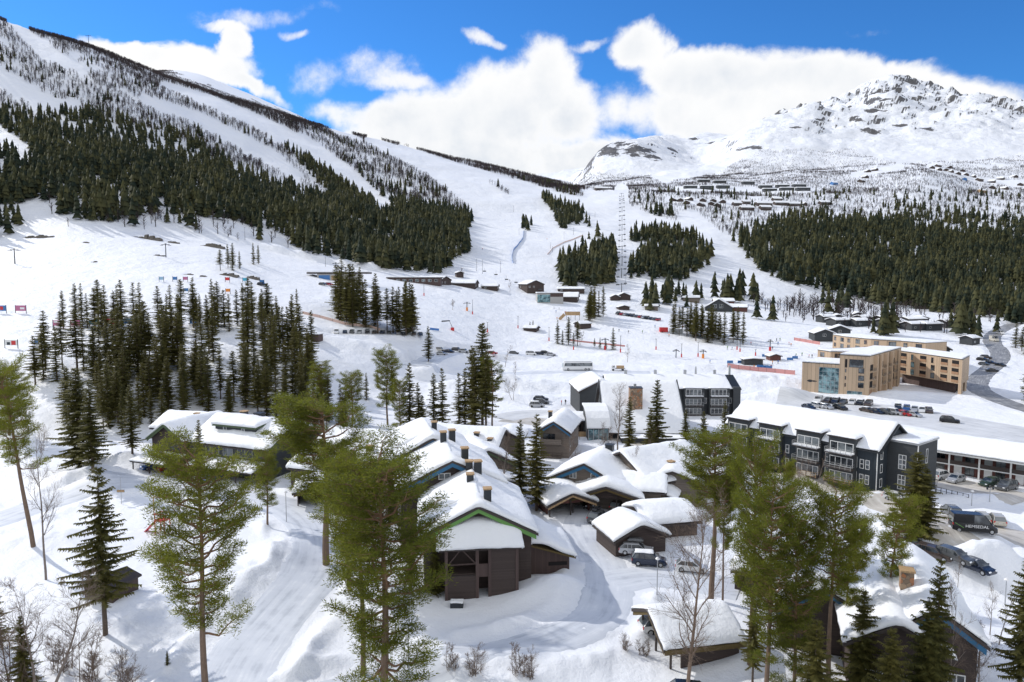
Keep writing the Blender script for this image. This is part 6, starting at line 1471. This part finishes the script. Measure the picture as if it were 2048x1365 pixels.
# advertising boards
def board(px, py, w, h_, mat, label, txt=None, art=None):
    g = ground_at(px, py); s = 1 / (F / g.y); W_ = w * s; H_ = h_ * s; e = empty('advertising_board', (g.x, g.y, g.z - .2), R(random.uniform(-4, 4)), label, 'billboard', 'advertising boards by the slopes')
    for sg in (-1, 1): MB().box(sg * W_ / 2 - .08, sg * W_ / 2 + .08, -.08, .08, 0, H_ + 1.3).obj('post', 'dark_metal', e)
    MB().box(-W_ / 2 + .085, W_ / 2 - .085, -.05, .05, 1.1, 1.1 + H_).obj('panel', mat, e)
    if txt: t = text_mesh(txt, H_ * .52, 'white_paint'); t.transform(Matrix.Shear('XY', 4, (.25, 0)) if False else Matrix.Rotation(R(90), 4, 'X')); link('lettering', t, e, (0, -.07, 1.1 + H_ / 2))
    if art:
        for (x0, x1, z0, z1, mm) in art: MB().box(W_ * (x0 - .5), W_ * (x1 - .5), -.075, -.052, 1.1 + H_ * z0, 1.1 + H_ * z1).obj('print', mm, e)
paint('print_pink', (.50, .16, .28), .6); paint('print_cyan', (.06, .40, .55), .6); paint('print_blue', (.05, .18, .42), .6); paint('print_sky', (.30, .48, .62), .6)
board(42, 627, 22, 11, 'print_pink', 'pink advertising board at the far left, alone on the snow', art=[(.45, .85, .3, .65, 'white_paint')]); board(3, 627, 20, 11, 'print_blue', 'dark picture board cut by the left edge of the photo', art=[(.4, .7, .2, .8, 'red_plastic')])
board(117, 657, 21, 11, 'print_pink', 'pink board at the left end of the lower row', art=[(.1, .9, .55, .9, 'plate_white')]); board(151, 657, 19, 11, 'print_pink', 'second pink board of the lower row, half behind spruces', art=[(.1, .6, .6, .85, 'plate_white')])
board(188, 654, 19, 10, 'print_cyan', 'cyan board with a dark goat-like mark between the pink and red boards', art=[(.35, .7, .1, .35, 'print_blue')])
board(223, 654, 22, 11, 'red_plastic', 'red board with white script lettering', txt='Coca-Cola'); board(256, 653, 20, 11, 'print_sky', 'blue mountain-picture board right of the red board', art=[(.05, .95, .1, .4, 'print_blue'), (.3, .8, .45, .6, 'white_paint')])
board(357, 653, 14, 9, 'red_plastic', 'small red board glimpsed between the spruces'); board(388, 653, 16, 10, 'print_blue', 'dark blue board right of the small red one', art=[(.3, .6, .3, .8, 'white_paint')]); board(418, 652, 16, 10, 'print_sky', 'light blue board at the right end of the lower row', art=[(.1, .9, .1, .3, 'print_blue')])
board(23, 697, 27, 11, 'plate_white', 'white board with a red and a dark picture, lowest on the left', art=[(.52, .85, .1, .85, 'red_plastic'), (.18, .42, .1, .6, 'navy_boards')]); board(77, 696, 14, 13, 'print_blue', 'blue board standing edge-on beside a spruce on the left', art=[(.5, .8, .2, .6, 'white_paint')])
for i, (px, py, mm) in enumerate([(323,560,'print_sky'),(350,560,'print_blue'),(371,560,'print_pink'),(372,583,'print_blue'),(455,561,'red_plastic'),(456,584,'orange_plastic'),(490,562,'print_cyan'),(487,583,'dark_metal'),(524,566,'print_blue')]):
    board(px, py + 4, 9, 6, mm, 'small ' + {'print_sky': 'light blue', 'print_blue': 'dark blue', 'print_pink': 'pink', 'red_plastic': 'red', 'orange_plastic': 'orange', 'print_cyan': 'cyan', 'dark_metal': 'black'}[mm] + ' board on the terrace behind the back spruces' + [', upper row', ', lower row'][int(py > 575)] + (', right one' if px > 480 else ', left one'))

# ski lifts: pylons, cables and chairs
def pylon(px, pb, pt, label, group=None, arm=2.6, mat='dark_metal', pad=None, Yd=None):
    g = ground_at(px, pb); _, v = uv_of(px, pt); h_ = max(4, H + v * g.y - g.z); e = empty('lift_pylon', (g.x, g.y, g.z - .3), 0, label, 'lift pylon', group)
    MB().tube((0, 0, 0), (0, 0, h_), .32 * h_ / 14 + .1, .2, 8).obj('mast', mat, e); q = MB(); q.box(-arm, arm, -.15, .15, h_ - .9, h_ - .6); q.obj('crossarm', mat, e)
    for sg in (-1, 1): MB().box(sg * arm - .15, sg * arm + .15, -1.6, 1.6, h_ - 1.15, h_ - .95).obj('sheave_beam', mat, e)
    q = MB(); q.beam((-.8, 0, h_ - .2), (.8, 0, h_ - .2), .15, .15); q.obj('top_frame', mat, e)
    if pad: MB().tube((0, 0, .2), (0, 0, 2.2), .55, .55, 10).obj('pad', pad, e)
    return Vector((g.x, g.y, g.z - .3 + h_ - 1.0))
pylon(30, 528, 496, 'grey lift pylon at the left edge of the snow slope', arm=2.2); pylon(332, 515, 486, 'grey lift pylon below the rock ledge on the left slope', arm=2.2)
pylon(672, 543, 524, 'twin-armed lift pylon above the compact spruce stand', arm=2.0); pylon(178, 99, 70, 'tiny lift pylon against the sky on the left ridge', arm=3.5); pylon(1210, 700, 675, 'lift pylon in the fenced group on the slope', arm=1.6, pad='red_plastic') 
pylon(934, 622, 603, 'lift pylon with an orange base on the lower slope', arm=1.8, pad='orange_plastic'); pylon(1352, 716, 697, 'lift pylon with a T-top on the open slope behind the hotel', arm=1.2); pylon(1406, 717, 698, 'orange-footed lift pylon right of the thin poles on the slope', arm=1.2, pad='orange_plastic'); pylon(1540, 702, 678, 'lift pylon near the snow-topped parasols', arm=1.0, pad='red_plastic')
CH = [(1243,594,566),(1243,556,536),(1244,532,512),(1244,508,491),(1244,484,468),(1244,462,448),(1244,443,430),(1244,425,413),(1244,408,398),(1243,395,386)]
tops = [pylon(a, b, c_, 'pylon of the long straight chairlift climbing the middle of the valley', 'pylons of the central chairlift', 2.8) for a, b, c_ in CH]
ca = MB()
for p, q in zip(tops[:-1], tops[1:]):
    for sg in (-2.8, 2.8):
        m_ = (p + q) / 2 + Vector((sg, 0, -.8)); ca.tube(p + Vector((sg, 0, 0)), m_, .05, .05, 3, False); ca.tube(m_, q + Vector((sg, 0, 0)), .05, .05, 3, False)
setp(ca.obj('lift_cable', 'dark_metal'), 'steel cables of the long straight chairlift in the middle of the valley', 'cable', kind=None)
mb = MB(); mb.tube((0, 0, 0), (0, 0, -2.6), .06, .06, 4); hang = mb.mesh('hanger', 'dark_metal'); mb = MB(); mb.box(-1.2, 1.2, -.25, .3, -3.1, -2.95); mb.box(-1.2, 1.2, .25, .35, -2.95, -2.3); seat = mb.mesh('seat', 'dark_metal'); mb = MB(); mb.box(-1.25, 1.25, -.5, -.42, -2.75, -2.68); bar = mb.mesh('safety_bar', 'steel')
def chair(p, group, label): e = empty('lift_chair', p, 0, label, 'lift chair', group); link('hanger', hang, e); link('seat', seat, e); link('safety_bar', bar, e); return e
ch0 = None
for p, q in zip(tops[:-1], tops[1:]):
    n_ = max(2, int((q - p).length / 30))
    for i in range(n_):
        for sg in (-2.8, 2.8):
            t = (i + .5 + .2 * (sg > 0)) / n_; w = p + (q - p) * t + Vector((sg, 0, -.8 * (1 - abs(2 * t - 1))))
            if ch0 is None: ch0 = chair(w, 'chairs of the central chairlift', 'chair hanging on the long straight chairlift in the middle of the valley')
            else: copy_thing(ch0, w)
for (px, py) in [(969,543),(992,550),(1032,566),(1056,574),(1013,560),(1080,580)]:
    g = ground_at(px, py + 9); copy_thing(ch0, Vector((g.x, g.y, g.z + 6.2)), label='chair of the short lift above the ski centre, hanging over the shaded snow', group='chairs of the short lift')
def pole(px, pb, pt, label, pad=None, grp='light poles on the ski slope'):
    g = ground_at(px, pb); _, v = uv_of(px, pt); h_ = max(3, H + v * g.y - g.z); e = empty('light_pole', (g.x, g.y, g.z - .2), 0, label, 'light pole', grp)
    MB().tube((0, 0, 0), (0, 0, h_), .13, .08, 6).obj('pole', 'dark_metal', e); MB().box(-.45, .45, -.2, .2, h_, h_ + .22).obj('lamp', 'steel', e)
    if pad: MB().tube((0, 0, 0), (0, 0, 1.8), .3, .3, 10).obj('pad', pad, e)
for (px, pb, pt) in [(651,534,508),(848,592,562),(945,629,600),(1036,657,633),(1098,682,655),(1147,700,672),(1363,715,688),(1312,700,678),(1396,714,685),(1474,700,672),(1480,704,676),(1511,712,700),(975,665,645),(953,543,518),(1001,546,522),(965,548,520),(1241,705,672)]:
    pole(px, pb, pt, 'slim light pole with a red padded foot on the ski slope' if px > 800 and pb > 560 else 'slim grey light pole on the upper slope', 'red_plastic' if px > 800 and pb > 560 else None, 'light poles with red pads' if px > 800 and pb > 560 else 'grey light poles')
for (px, pb, pt) in [(27,300,285),(37,305,290),(430,300,290),(1027,425,412),(1038,470,458),(1128,478,464),(1147,470,456),(1101,498,486),(1190,435,424),(1118,450,438),(1105,505,493),(490,480,455)]:
    pole(px, pb, pt, 'tiny light pole beside a ski run high on the hillside', None, 'light poles on the upper runs')
# fences and nets along the slope
def fence(pts, h_, mat, label, postm='dark_metal', step=3.0, name='safety_net', cat='fence'):
    P3 = [ground_at(*p) for p in pts]; o = P3[0].copy(); e = empty(name, o, 0, label, cat); n = MB(); pm = MB(); last = 0
    for a, b in zip(P3[:-1], P3[1:]):
        k = max(1, int((b - a).length / step)); dr = (b - a).normalized()
        for i in range(k):
            p = a + (b - a) * i / k; q = a + (b - a) * (i + 1) / k; p.z = float(hgt(p.x, p.y)); q.z = float(hgt(q.x, q.y)); s_ = Vector((-dr.y, dr.x, 0)) * .03
            v = [p + s_, q + s_, q + s_ + Vector((0, 0, h_)), p + s_ + Vector((0, 0, h_))]; w = [x - 2 * s_ for x in v]
            n.add([x - o for x in v + w], [(0,1,2,3),(7,6,5,4),(0,4,5,1),(3,2,6,7),(0,3,7,4),(1,5,6,2)])
            MB().box(p.x - o.x - .05, p.x - o.x + .05, p.y - o.y - .05, p.y - o.y + .05, p.z - o.z - .2, p.z - o.z + h_ + .15).obj('post', postm, e)
    n.obj('netting', mat, e)
paint('net_red', (.62, .30, .28), .7); paint('net_blue', (.06, .20, .50), .7); paint('net_orange', (.72, .52, .44), .7)
fence([(1048,462),(1046,478),(1036,492),(1027,502),(1024,515),(1026,527)], 1.8, 'net_blue', 'blue safety net curving along the wide ski run', step=6)
fence([(1455,735),(1500,741),(1550,746),(1590,750)], 1.7, 'net_red', 'red and white banner fence in front of the sun terrace'); fence([(1588,681),(1612,685),(1640,690)], 1.5, 'net_red', 'short red banner fence above the timber hotel')
fence([(605,628),(640,636),(690,650),(760,662)], 1.1, 'net_orange', 'pale orange net along the path below the compact spruce stand', step=4); fence([(860,660),(878,662)], 1.0, 'net_blue', 'short blue net beside the snow gun arm')
fence([(1140,682),(1250,694)], .8, 'net_red', 'low red net around the fenced spruces on the slope', step=5)
fence([(1095,510),(1105,498),(1130,485),(1165,472)], 1.0, 'net_orange', 'thin net along the edge of the upper run', step=6)
# snow gun with a red foot, snow-topped parasols, hut and terrace clutter
g = ground_at(905, 661); e = empty('snow_gun', (g.x, g.y, g.z), 0, 'snow gun arm with a red foot on the open snow', 'snow gun'); MB().box(-.8, .8, -.8, .8, -.2, 1.3).obj('base', 'red_plastic', e); mb = MB(); mb.tube((0, 0, 1.2), (-1.5, 0, 4.6), .22, .18, 8); mb.obj('mast', 'steel', e); mb = MB(); mb.tube((-1.2, 0, 4.6), (-5.2, 0, 4.3), .25, .35, 8); mb.obj('nozzle_arm', 'dark_metal', e)
for i, (px, py) in enumerate([(1409,679),(1427,681),(1444,684),(1462,687)]):
    g = ground_at(px, py); e = empty('parasol', (g.x, g.y, g.z), 0, 'snow-topped parasol in the row of four below the spruces, ' + ORD[i], 'parasol', 'snow-topped parasols'); MB().tube((0, 0, 0), (0, 0, 2.5), .06, .05, 6).obj('pole', 'dark_metal', e); MB().tube((0, 0, 2.2), (0, 0, 3.0), 1.9, .1, 10).obj('canopy', 'beige_boards', e); MB().tube((0, 0, 2.75), (0, 0, 3.25), 1.5, .4, 10).obj('snow_layer', 'roof_snow', e)
def person_mesh():
    V_ = [(0,0,.95),(0,0,1.2),(0,0,1.42),(0,0,1.52),(0,.0,1.66),(-.10,0,.88),(-.12,-.03,.48),(-.12,.02,.06),(-.12,-.12,.03),(.10,0,.88),(.13,.06,.48),(.13,.08,.06),(.13,-.06,.03),(-.2,0,1.4),(-.27,-.03,1.12),(-.24,-.16,.92),(.2,0,1.4),(.27,-.02,1.12),(.25,-.15,.92)]
    E_ = [(0,1),(1,2),(2,3),(3,4),(0,5),(5,6),(6,7),(7,8),(0,9),(9,10),(10,11),(11,12),(2,13),(13,14),(14,15),(2,16),(16,17),(17,18)]
    Rr = [.15,.16,.15,.07,.11,.10,.075,.055,.05,.10,.075,.055,.05,.075,.055,.045,.075,.055,.045]
    me = bpy.data.meshes.new('p'); me.from_pydata(V_, E_, []); o = bpy.data.objects.new('p', me); col.objects.link(o)
    o.modifiers.new('s', 'SKIN')
    for i, r_ in enumerate(Rr): me.skin_vertices[0].data[i].radius = (r_, r_ * .85)
    me.skin_vertices[0].data[0].use_root = True; s_ = o.modifiers.new('b', 'SUBSURF'); s_.levels = 1
    bpy.context.view_layer.update(); dg = bpy.context.evaluated_depsgraph_get(); out = bpy.data.meshes.new_from_object(o.evaluated_get(dg)); bpy.data.objects.remove(o)
    return out
pm_ = person_mesh()
def person_variant(jm, tm):
    me = pm_.copy(); me.materials.clear()
    for x in (jm, tm, 'skin', 'black_paint'): me.materials.append(MATS[x])
    for p in me.polygons:
        z = p.center.z; p.material_index = 3 if z > 1.66 or z < .1 else 2 if z > 1.55 else 0 if z > .9 else 1
    return me
PVs = [person_variant(a, b) for a, b in [('red_plastic', 'black_paint'), ('blue_plastic', 'black_paint'), ('dark_metal', 'navy_boards'), ('orange_plastic', 'dark_metal'), ('green_trim', 'black_paint')]]
PL = ['person in a red jacket', 'person in a blue jacket', 'person in dark clothes', 'person in an orange jacket', 'person in a green jacket']
mb = MB(); mb.box(-.14, -.06, -.95, .75, 0, .03); ski1 = mb.mesh('ski', 'black_paint'); mb = MB(); mb.box(.06, .14, -.95, .75, 0, .03); ski2 = mb.mesh('ski', 'black_paint')
for i, (px, py) in enumerate([(1502,690),(1553,683),(1560,682),(1556,690),(1582,693),(1578,690),(1545,700),(1519,727),(1556,728),(1545,729),(1542,738),(1574,747),(1580,748),(1589,749),(1508,738),(1618,716),(1624,716),(1592,714),(1420,727),(1338,674),(1325,666),(1257,667),(1285,667),(1310,656),(1182,655),(1130,628),(1118,620),(1108,618),(1112,626),(1114,640),(1366,657),(1372,659),(1455,699),(1464,700),(1478,561),(1290,577),(1310,576),(1120,529),(1010,442),(1094,480),(965,500),(1238,664),(1604,712),(1590,717)]):
    g = ground_at(px, py); v = (i * 7) % 5; e = empty('person', (g.x, g.y, g.z), random.random() * 6, PL[v] + ' skiing on the open slope', 'person', 'skiers on the slope'); link('body', PVs[v], e); link('ski', ski1, e); link('ski', ski2, e)
for i, (px, py, l) in enumerate([(1083,803,'person in dark clothes standing beside the dark car left of the hotel'),(1123,811,'person in a red jacket at the left corner of the dark gabled hotel house'),(1131,810,'person bending over near the dark gabled hotel house')]):
    g = ground_at(px, py); e = empty('person', (g.x, g.y, g.z), i * 1.3, l, 'person'); link('body', PVs[[2, 0, 2][i]], e)
for i, (px, py) in enumerate([(1460,727),(1481,727),(1520,736),(1530,737),(1538,738),(1530,714),(1545,717),(1580,721),(1590,718)]):
    g = ground_at(px, py); MBo = MB(); MBo.box(-1.3, 1.3, -.15, .15, .1, 1.2); MBo.box(-1.25, -1.15, -.3, .3, -.1, .098); MBo.box(1.15, 1.25, -.3, .3, -.1, .098); o = MBo.obj('barrier', 'print_blue', loc=g, rot=(0, 0, random.uniform(-.2, .2))); setp(o, 'low blue barrier near the huts of the ski terrace', 'barrier', 'blue barriers of the ski terrace')

# ------------------------------------------------------------------ ski centre and far houses
def fh(name, label, cat, px, py, rot, L, W, ze, rise, wall='brown_boards', group=None, snow=.55, wins=(), base=0, **k):
    g = ground_at(px, py); e = gable(name, label, cat, px, py, ze + rise, rot, L, W, ze, wall=wall, group=group, snow=snow, loc=(g.x, g.y, g.z + base), zb=-3.5, ovf=.5, ov=.5, wins=wins, **k); return e
FW = [('F', 1.2, 1.2, 1.2, 1.2), ('F', 4.5, 1.2, 1.2, 1.2), ('R', 2, 1.2, 1.4, 1.2), ('L', 2, 1.2, 1.4, 1.2)]
fh('ski_lodge', 'brown ski lodge with a broad gable at the left end of the ski centre', 'lodge', 893, 571, 60, 22, 12, 3.2, 3.2, wins=FW); fh('ski_lodge', 'long low brown ski lodge with a big snowy roof, middle of the ski centre', 'lodge', 955, 577, 82, 24, 13, 3.2, 3.0, wins=FW)
fh('ski_lodge', 'small brown annex at the right end of the long ski lodge', 'lodge', 998, 581, 85, 12, 9, 2.6, 2.2, wins=FW); fh('ski_hut', 'dark brown hut above the ski centre', 'hut', 921, 556, 20, 6, 5, 3.4, 1.8)
fh('ski_lodge', 'brown gabled lodge above the glass-fronted block, right part of the ski centre', 'lodge', 1072, 588, 25, 15, 13, 3.4, 3.4, wins=FW, base=3)
g = ground_at(1090, 607); e = empty('glass_block', (g.x, g.y, g.z), R(5), 'flat block with blue glass windows under the gabled lodge', 'building'); MB().box(-5, 12, 0, 9, -2, 6.4).obj('wall', 'concrete', e); MB().box(-5, 3.4, -.06, -.01, .6, 5.6).obj('window', 'teal_glass', e); MB().box(-5.3, 12.3, -.3, 9.3, 6.41, 6.7).obj('roof', 'dark_trim', e); MB().box(-5.2, 12.2, -.2, 9.2, 6.705, 7.2).obj('roof_snow', 'roof_snow', e); MB().box(3.5, 12, -.07, -.01, 4.2, 6.3).obj('timber_band', 'brown_planks', e)
fh('ski_lodge', 'long white-roofed restaurant right of the glass-fronted block', 'lodge', 1158, 603, 80, 26, 13, 2.8, 3.6, wins=FW); fh('ski_lodge', 'low building with a blue front behind the long restaurant', 'lodge', 1170, 586, 85, 20, 9, 2.6, 2.0, wins=FW)
fh('ski_hut', 'small brown gabled hut, left one of the pair at the end of the ski centre', 'hut', 1231, 602, 0, 6, 6, 2.4, 2.2); fh('ski_hut', 'larger brown gabled hut, right one of the pair at the end of the ski centre', 'hut', 1248, 601, 0, 8, 9, 2.8, 2.8)
fh('ski_hut', 'little dark hut by the slanting row of tiny cars', 'hut', 1249, 621, 10, 6, 7, 1.8, 1.8); fh('ski_hut', 'brown lift hut below the wooden ramp', 'hut', 1153, 657, -62, 8, 6, 2.4, 1.8); fh('ski_hut', 'dark half-buried hut behind two small spruces on the slope', 'hut', 1077, 663, 70, 8, 6, 1.6, 1.8)
fh('ski_hut', 'stone-grey hut in the snow right of the dense spruces', 'hut', 1317, 620, 80, 9, 8, 2.2, 1.8, wall='beige_boards')
fh('black_lodge', 'large black gabled lodge above the dark spruce stand', 'lodge', 1437, 624, -18, 18, 17, 2.6, 6.0, wall='charcoal_boards', wins=[('F', 5, 2.4, 2.2, 2.4, {'nm': 2}), ('F', 9, 2.4, 2.2, 2.4, {'nm': 2})]); fh('red_house', 'rusty red house with a snowy roof right of the black lodge', 'house', 1468, 612, 80, 14, 10, 3, 2.4, wall='red_brown'); fh('red_house', 'red-gabled low house farther right of the black lodge', 'house', 1496, 622, 70, 14, 11, 2.2, 2.4, wall='red_brown'); fh('snowy_house', 'grey house behind the black lodge', 'house', 1400, 605, 75, 12, 9, 3, 2, wall='beige_boards')
for px, py, r_ in [(1650,684,-8),(1680,676,-20)]: fh('black_house', 'black gabled house with a white window just left of the timber hotel wings' if px == 1650 else 'black gabled house peeping over the timber hotel roof', 'house', px, py, r_, 12, 10, 4.0, 2.8, wall='charcoal_boards', wins=[('F', 4, 2.6, 1.6, 1.4, {'nm': 2})])
g = ground_at(668, 562); e = empty('base_station', (g.x, g.y, g.z), R(-4), 'flat-roofed ski building with blue windows left of the compact spruce stand', 'building'); MB().box(-10, 14, 0, 8, -2, 4).obj('wall', 'concrete', e); MB().box(-9, -2.4, -.06, -.01, .4, 3.2).obj('window', 'print_blue', e); MB().box(-1.5, 3, -.06, -.01, .4, 3.0).obj('window', 'light_planks', e); MB().box(-16, 20, -.5, 9, 4.01, 4.9).obj('roof', 'dark_trim', e); MB().box(-15.8, 19.8, -.3, 8.8, 4.905, 5.4).obj('roof_snow', 'roof_snow', e)
g = ground_at(828, 566); e = empty('base_station', (g.x, g.y, g.z), R(-3), 'long flat dark-roofed shelter left of the brown ski lodges', 'building'); MB().box(-17, 17, 0, 7, -2, 3).obj('wall', 'brown_planks', e); MB().box(-18, 18, -.5, 7.6, 3.01, 3.5).obj('roof', 'dark_trim', e); MB().box(-17.8, 17.8, -.4, 7.4, 3.505, 3.95).obj('roof_snow', 'roof_snow', e)
for i in range(8): window(e, (-17, 0), (17, 0), 1.5 + i * 4.1, .6, 2.2, 1.6, nm=2)
g = ground_at(630, 680); e = empty('timber_hut', (g.x, g.y, g.z), R(-15), 'small grey-brown box hut left of the parked car row', 'hut'); MB().box(-2.3, 2.3, -1.6, 1.6, -.5, 2.0).obj('wall', 'brown_planks', e); MB().box(-2.5, 2.5, -1.8, 1.8, 2.01, 2.12).obj('roof', 'steel', e); MB().box(-2.4, 2.4, -1.7, 1.7, 2.125, 2.4).obj('roof_snow', 'roof_snow', e)
g = ground_at(1138, 640); e = empty('wooden_ramp', (g.x, g.y, g.z), R(-8), 'yellow wooden start ramp on posts above the lift hut', 'ramp'); MB().box(-2.2, 6.5, -.1, .1, 2.6, 4.8).obj('side_panel', 'light_planks', e); mb = MB(); mb.beam((-5.6, -1.5, .2), (-2.6, -.2, 3.2), .2, 1.8); mb.obj('slanted_panel', 'light_planks', e)
for x in (-1.5, 1, 3.5, 6): MB().box(x, x + .2, .2, .4, -1.5, 2.6).obj('post', 'dark_metal', e)
g = ground_at(1327, 664); mb = MB(); mb.box(-2.2, 2.2, -1.2, 1.2, 0, 2.4); o = mb.obj('container', 'red_plastic', loc=g); setp(o, 'red container hut on the slope left of the dark spruce stand', 'container'); g = ground_at(1352, 667); mb = MB(); mb.box(-3.4, 3.4, -1.2, 1.2, 0, 2.3); o = mb.obj('container', 'grey_panel', loc=g); setp(o, 'grey container in front of the dark spruce stand', 'container')
fh('terrace_hut', 'small red-brown hut on the ski terrace', 'hut', 1552, 722, 5, 5, 5, 1.8, 1.6, wall='red_brown'); fh('terrace_hut', 'dark snow-topped kiosk of the ski terrace behind the red banner fence', 'hut', 1508, 731, 0, 5, 8, 2.2, 1.2, wall='charcoal_boards')
# the row of small dark houses in front of the right forest
OC = [(1638,645,-72,9,7),(1660,652,-72,11,8),(1677,645,-15,9,7),(1701,653,-74,11,8),(1714,646,-74,9,7),(1753,647,-72,14,8),(1757,655,-72,16,8),(1805,650,-74,14,8),(1810,660,-74,16,8),(1840,660,-74,12,8),(1845,648,-20,9,7),(1717,640,-10,8,6),(1880,655,-74,9,7),(1930,690,-60,8,6)]
RK = ranks([q[0] for q in OC])
for i, (px, py, r_, L_, W_) in enumerate(OC): fh('row_cabin', 'small black-brown cabin with a snowy roof before the right forest, ' + RK[i], 'cabin', px, py, r_, L_, W_, 3.2, 1.9, wall='charcoal_boards', group='cabins before the right forest', wins=[('L', 2, 1, 1.2, 1), ('R', 2, 1, 1.2, 1)])
# far cabins: one mesh each, too small to show parts
def far_cabin(name, label, px, py, rot, L, W, ze, rise, group, wall='brown_boards', snow=1.0):
    g = ground_at(px, py); mb = MB(); h2 = W / 2; mb.prism([(-h2, -4), (h2, -4), (h2, ze), (0, ze + rise), (-h2, ze)], 0, L)
    mb.cm = 1; mb.prism([(-h2 - .5, ze - .1), (0, ze + rise + .02), (h2 + .5, ze - .1), (h2 + .3, ze + snow * .8), (0, ze + rise + snow), (-h2 - .3, ze + snow * .8)], -.5, L + .5)
    mb.cm = 2
    for k in range(int(L / 3)):
        for sg in (-1, 1): mb.box(min(sg * h2, sg * (h2 + .05)), max(sg * h2, sg * (h2 + .05)), k * 3 + .8, k * 3 + 2.2, 1.0, 2.2)
    setp(mb.obj(name, [wall, 'roof_snow', 'glass'], loc=g, rot=(0, 0, R(rot))), label, 'cabin', group)
for px, py in [(1368,378),(1401,378),(1433,377),(1484,369),(1518,377),(1552,376),(1585,375),(1526,384),(1560,382),(1592,382),(1428,367),(1396,365)]: far_cabin('terraced_cabin', 'long flat-roofed terraced cabin in the double row high above the valley', px, py, -88, 24, 10, 5.0, .8, 'terraced cabins high above the valley', 'charcoal_boards')
for px, py, L_ in [(1344,403,10),(1361,404,9),(1382,402,10),(1405,404,10),(1426,405,10),(1446,407,9),(1373,409,10),(1399,413,10),(1422,411,10),(1434,414,9),(1466,411,12),(1484,408,12),(1512,411,24),(1548,410,24),(1576,412,18),(1480,420,20),(1520,419,16),(1611,412,9),(1639,409,16),(1545,402,14)]:
    far_cabin('brown_cabin', 'brown cabin in the long row on the plateau in the middle of the valley', px, py, -80 if L_ > 10 else random.uniform(-40, 30), L_, 9, 3.0, 2.4, 'cabins on the plateau')
for i, (px, py) in enumerate([(1738,345),(1754,342),(1719,365),(1734,357),(1873,334),(1901,337),(1880,342),(1892,343),(1905,346),(1917,350),(1933,352),(1950,356),(1955,362),(2008,360),(2032,356),(1984,378),(2014,380),(2040,372),(1990,366),(1865,338),(1925,344)]):
    far_cabin('hillside_cabin', 'dark cabin with a white roof scattered high on the right hillside', px, py, random.uniform(-75, 40), 13, 10, 3.4, 2.8, 'cabins on the right hillside')
far_cabin('blue_house', 'blue house high on the right hillside above the plateau', 1663, 370, -70, 12, 9, 4, 2.4, None, 'print_blue'); far_cabin('blue_house', 'blue-fronted house among the dark cabins on the right hillside', 1929, 361, -20, 10, 9, 3.4, 2.4, None, 'print_blue'); far_cabin('yellow_house', 'pale yellow house at the lower edge of the right hillside cabins', 1958, 385, -65, 16, 9, 3.4, 2.4, None, 'light_planks')
far_cabin('brown_cabin', 'brown lodge at the saddle where the left ridge meets the valley', 1190, 381, -80, 30, 12, 3.4, 2.6, None); far_cabin('brown_cabin', 'lone cabin with a white roof inside the right forest', 1610, 446, -80, 14, 9, 3.0, 2.2, None)
# jagged rock outcrops below the left forest
def rock(px, py, w, h_, seed, label, mat='cliff_rock'):
    g = ground_at(px, py); s_ = g.y / F; gg = np.random.default_rng(seed); mb = MB(); W_ = w * s_; Hh = h_ * s_; k = max(6, int(W_ / 1.1))
    for i in range(k):
        x = -W_ / 2 + W_ * (i + .5) / k; edge_ = 1 - abs(2 * (i + .5) / k - 1) ** 2.5; hh = Hh * (.15 + .75 * gg.random()) * edge_; a = gg.random() * 1.6; ww = W_ / k * (.5 + .7 * gg.random())
        mb.add([(x - ww, -.8 - a, -1.5), (x + ww, -.6 - a, -1.5), (x + ww, 3, -1.5), (x - ww, 3, -1.5), (x - ww * .8, .1 * a, hh * .9), (x + ww * .7, .3, hh), (x + ww * .6, 2.6, hh * 1.05), (x - ww * .7, 2.8, hh * .95)], [(3,2,1,0),(4,5,6,7),(0,1,5,4),(1,2,6,5),(2,3,7,6),(3,0,4,7)])
    setp(mb.obj('rock_ledge', mat, loc=g), label, 'rock')
simple('cliff_rock', (.14, .125, .105), .9, var=.6, sc=1.2, bump=.8, bsc=6)
for i, (px, py, w, h_) in enumerate([(80,472,72,7),(290,474,60,10),(340,482,30,5),(420,490,52,8),(170,482,14,3),(188,521,12,3),(315,508,24,4),(375,546,18,5),(405,550,14,5),(455,548,36,8),(500,553,30,6)]):
    rock(px, py + 4, w, h_, i, ['wide dark rock ledge at the left end below the forest', 'icy rock ledge in the middle below the left forest', 'small rock step right of the icy ledge', 'rock ledge above the small spruces on the left slope', 'small rock under the forest on the left slope', 'lone dark boulder on the open left slope', 'thin slanted rock by the grey lift pylon', 'rock on the terrace behind the back spruce row, left', 'rock on the terrace next to the left one', 'wide rock face on the terrace behind the back spruce row', 'rock at the right end of the terrace above the boards'][i])
for nm_ in [o for o in bpy.data.objects if o.parent is None and o.type == 'EMPTY' and not o.children]: bpy.data.objects.remove(nm_)
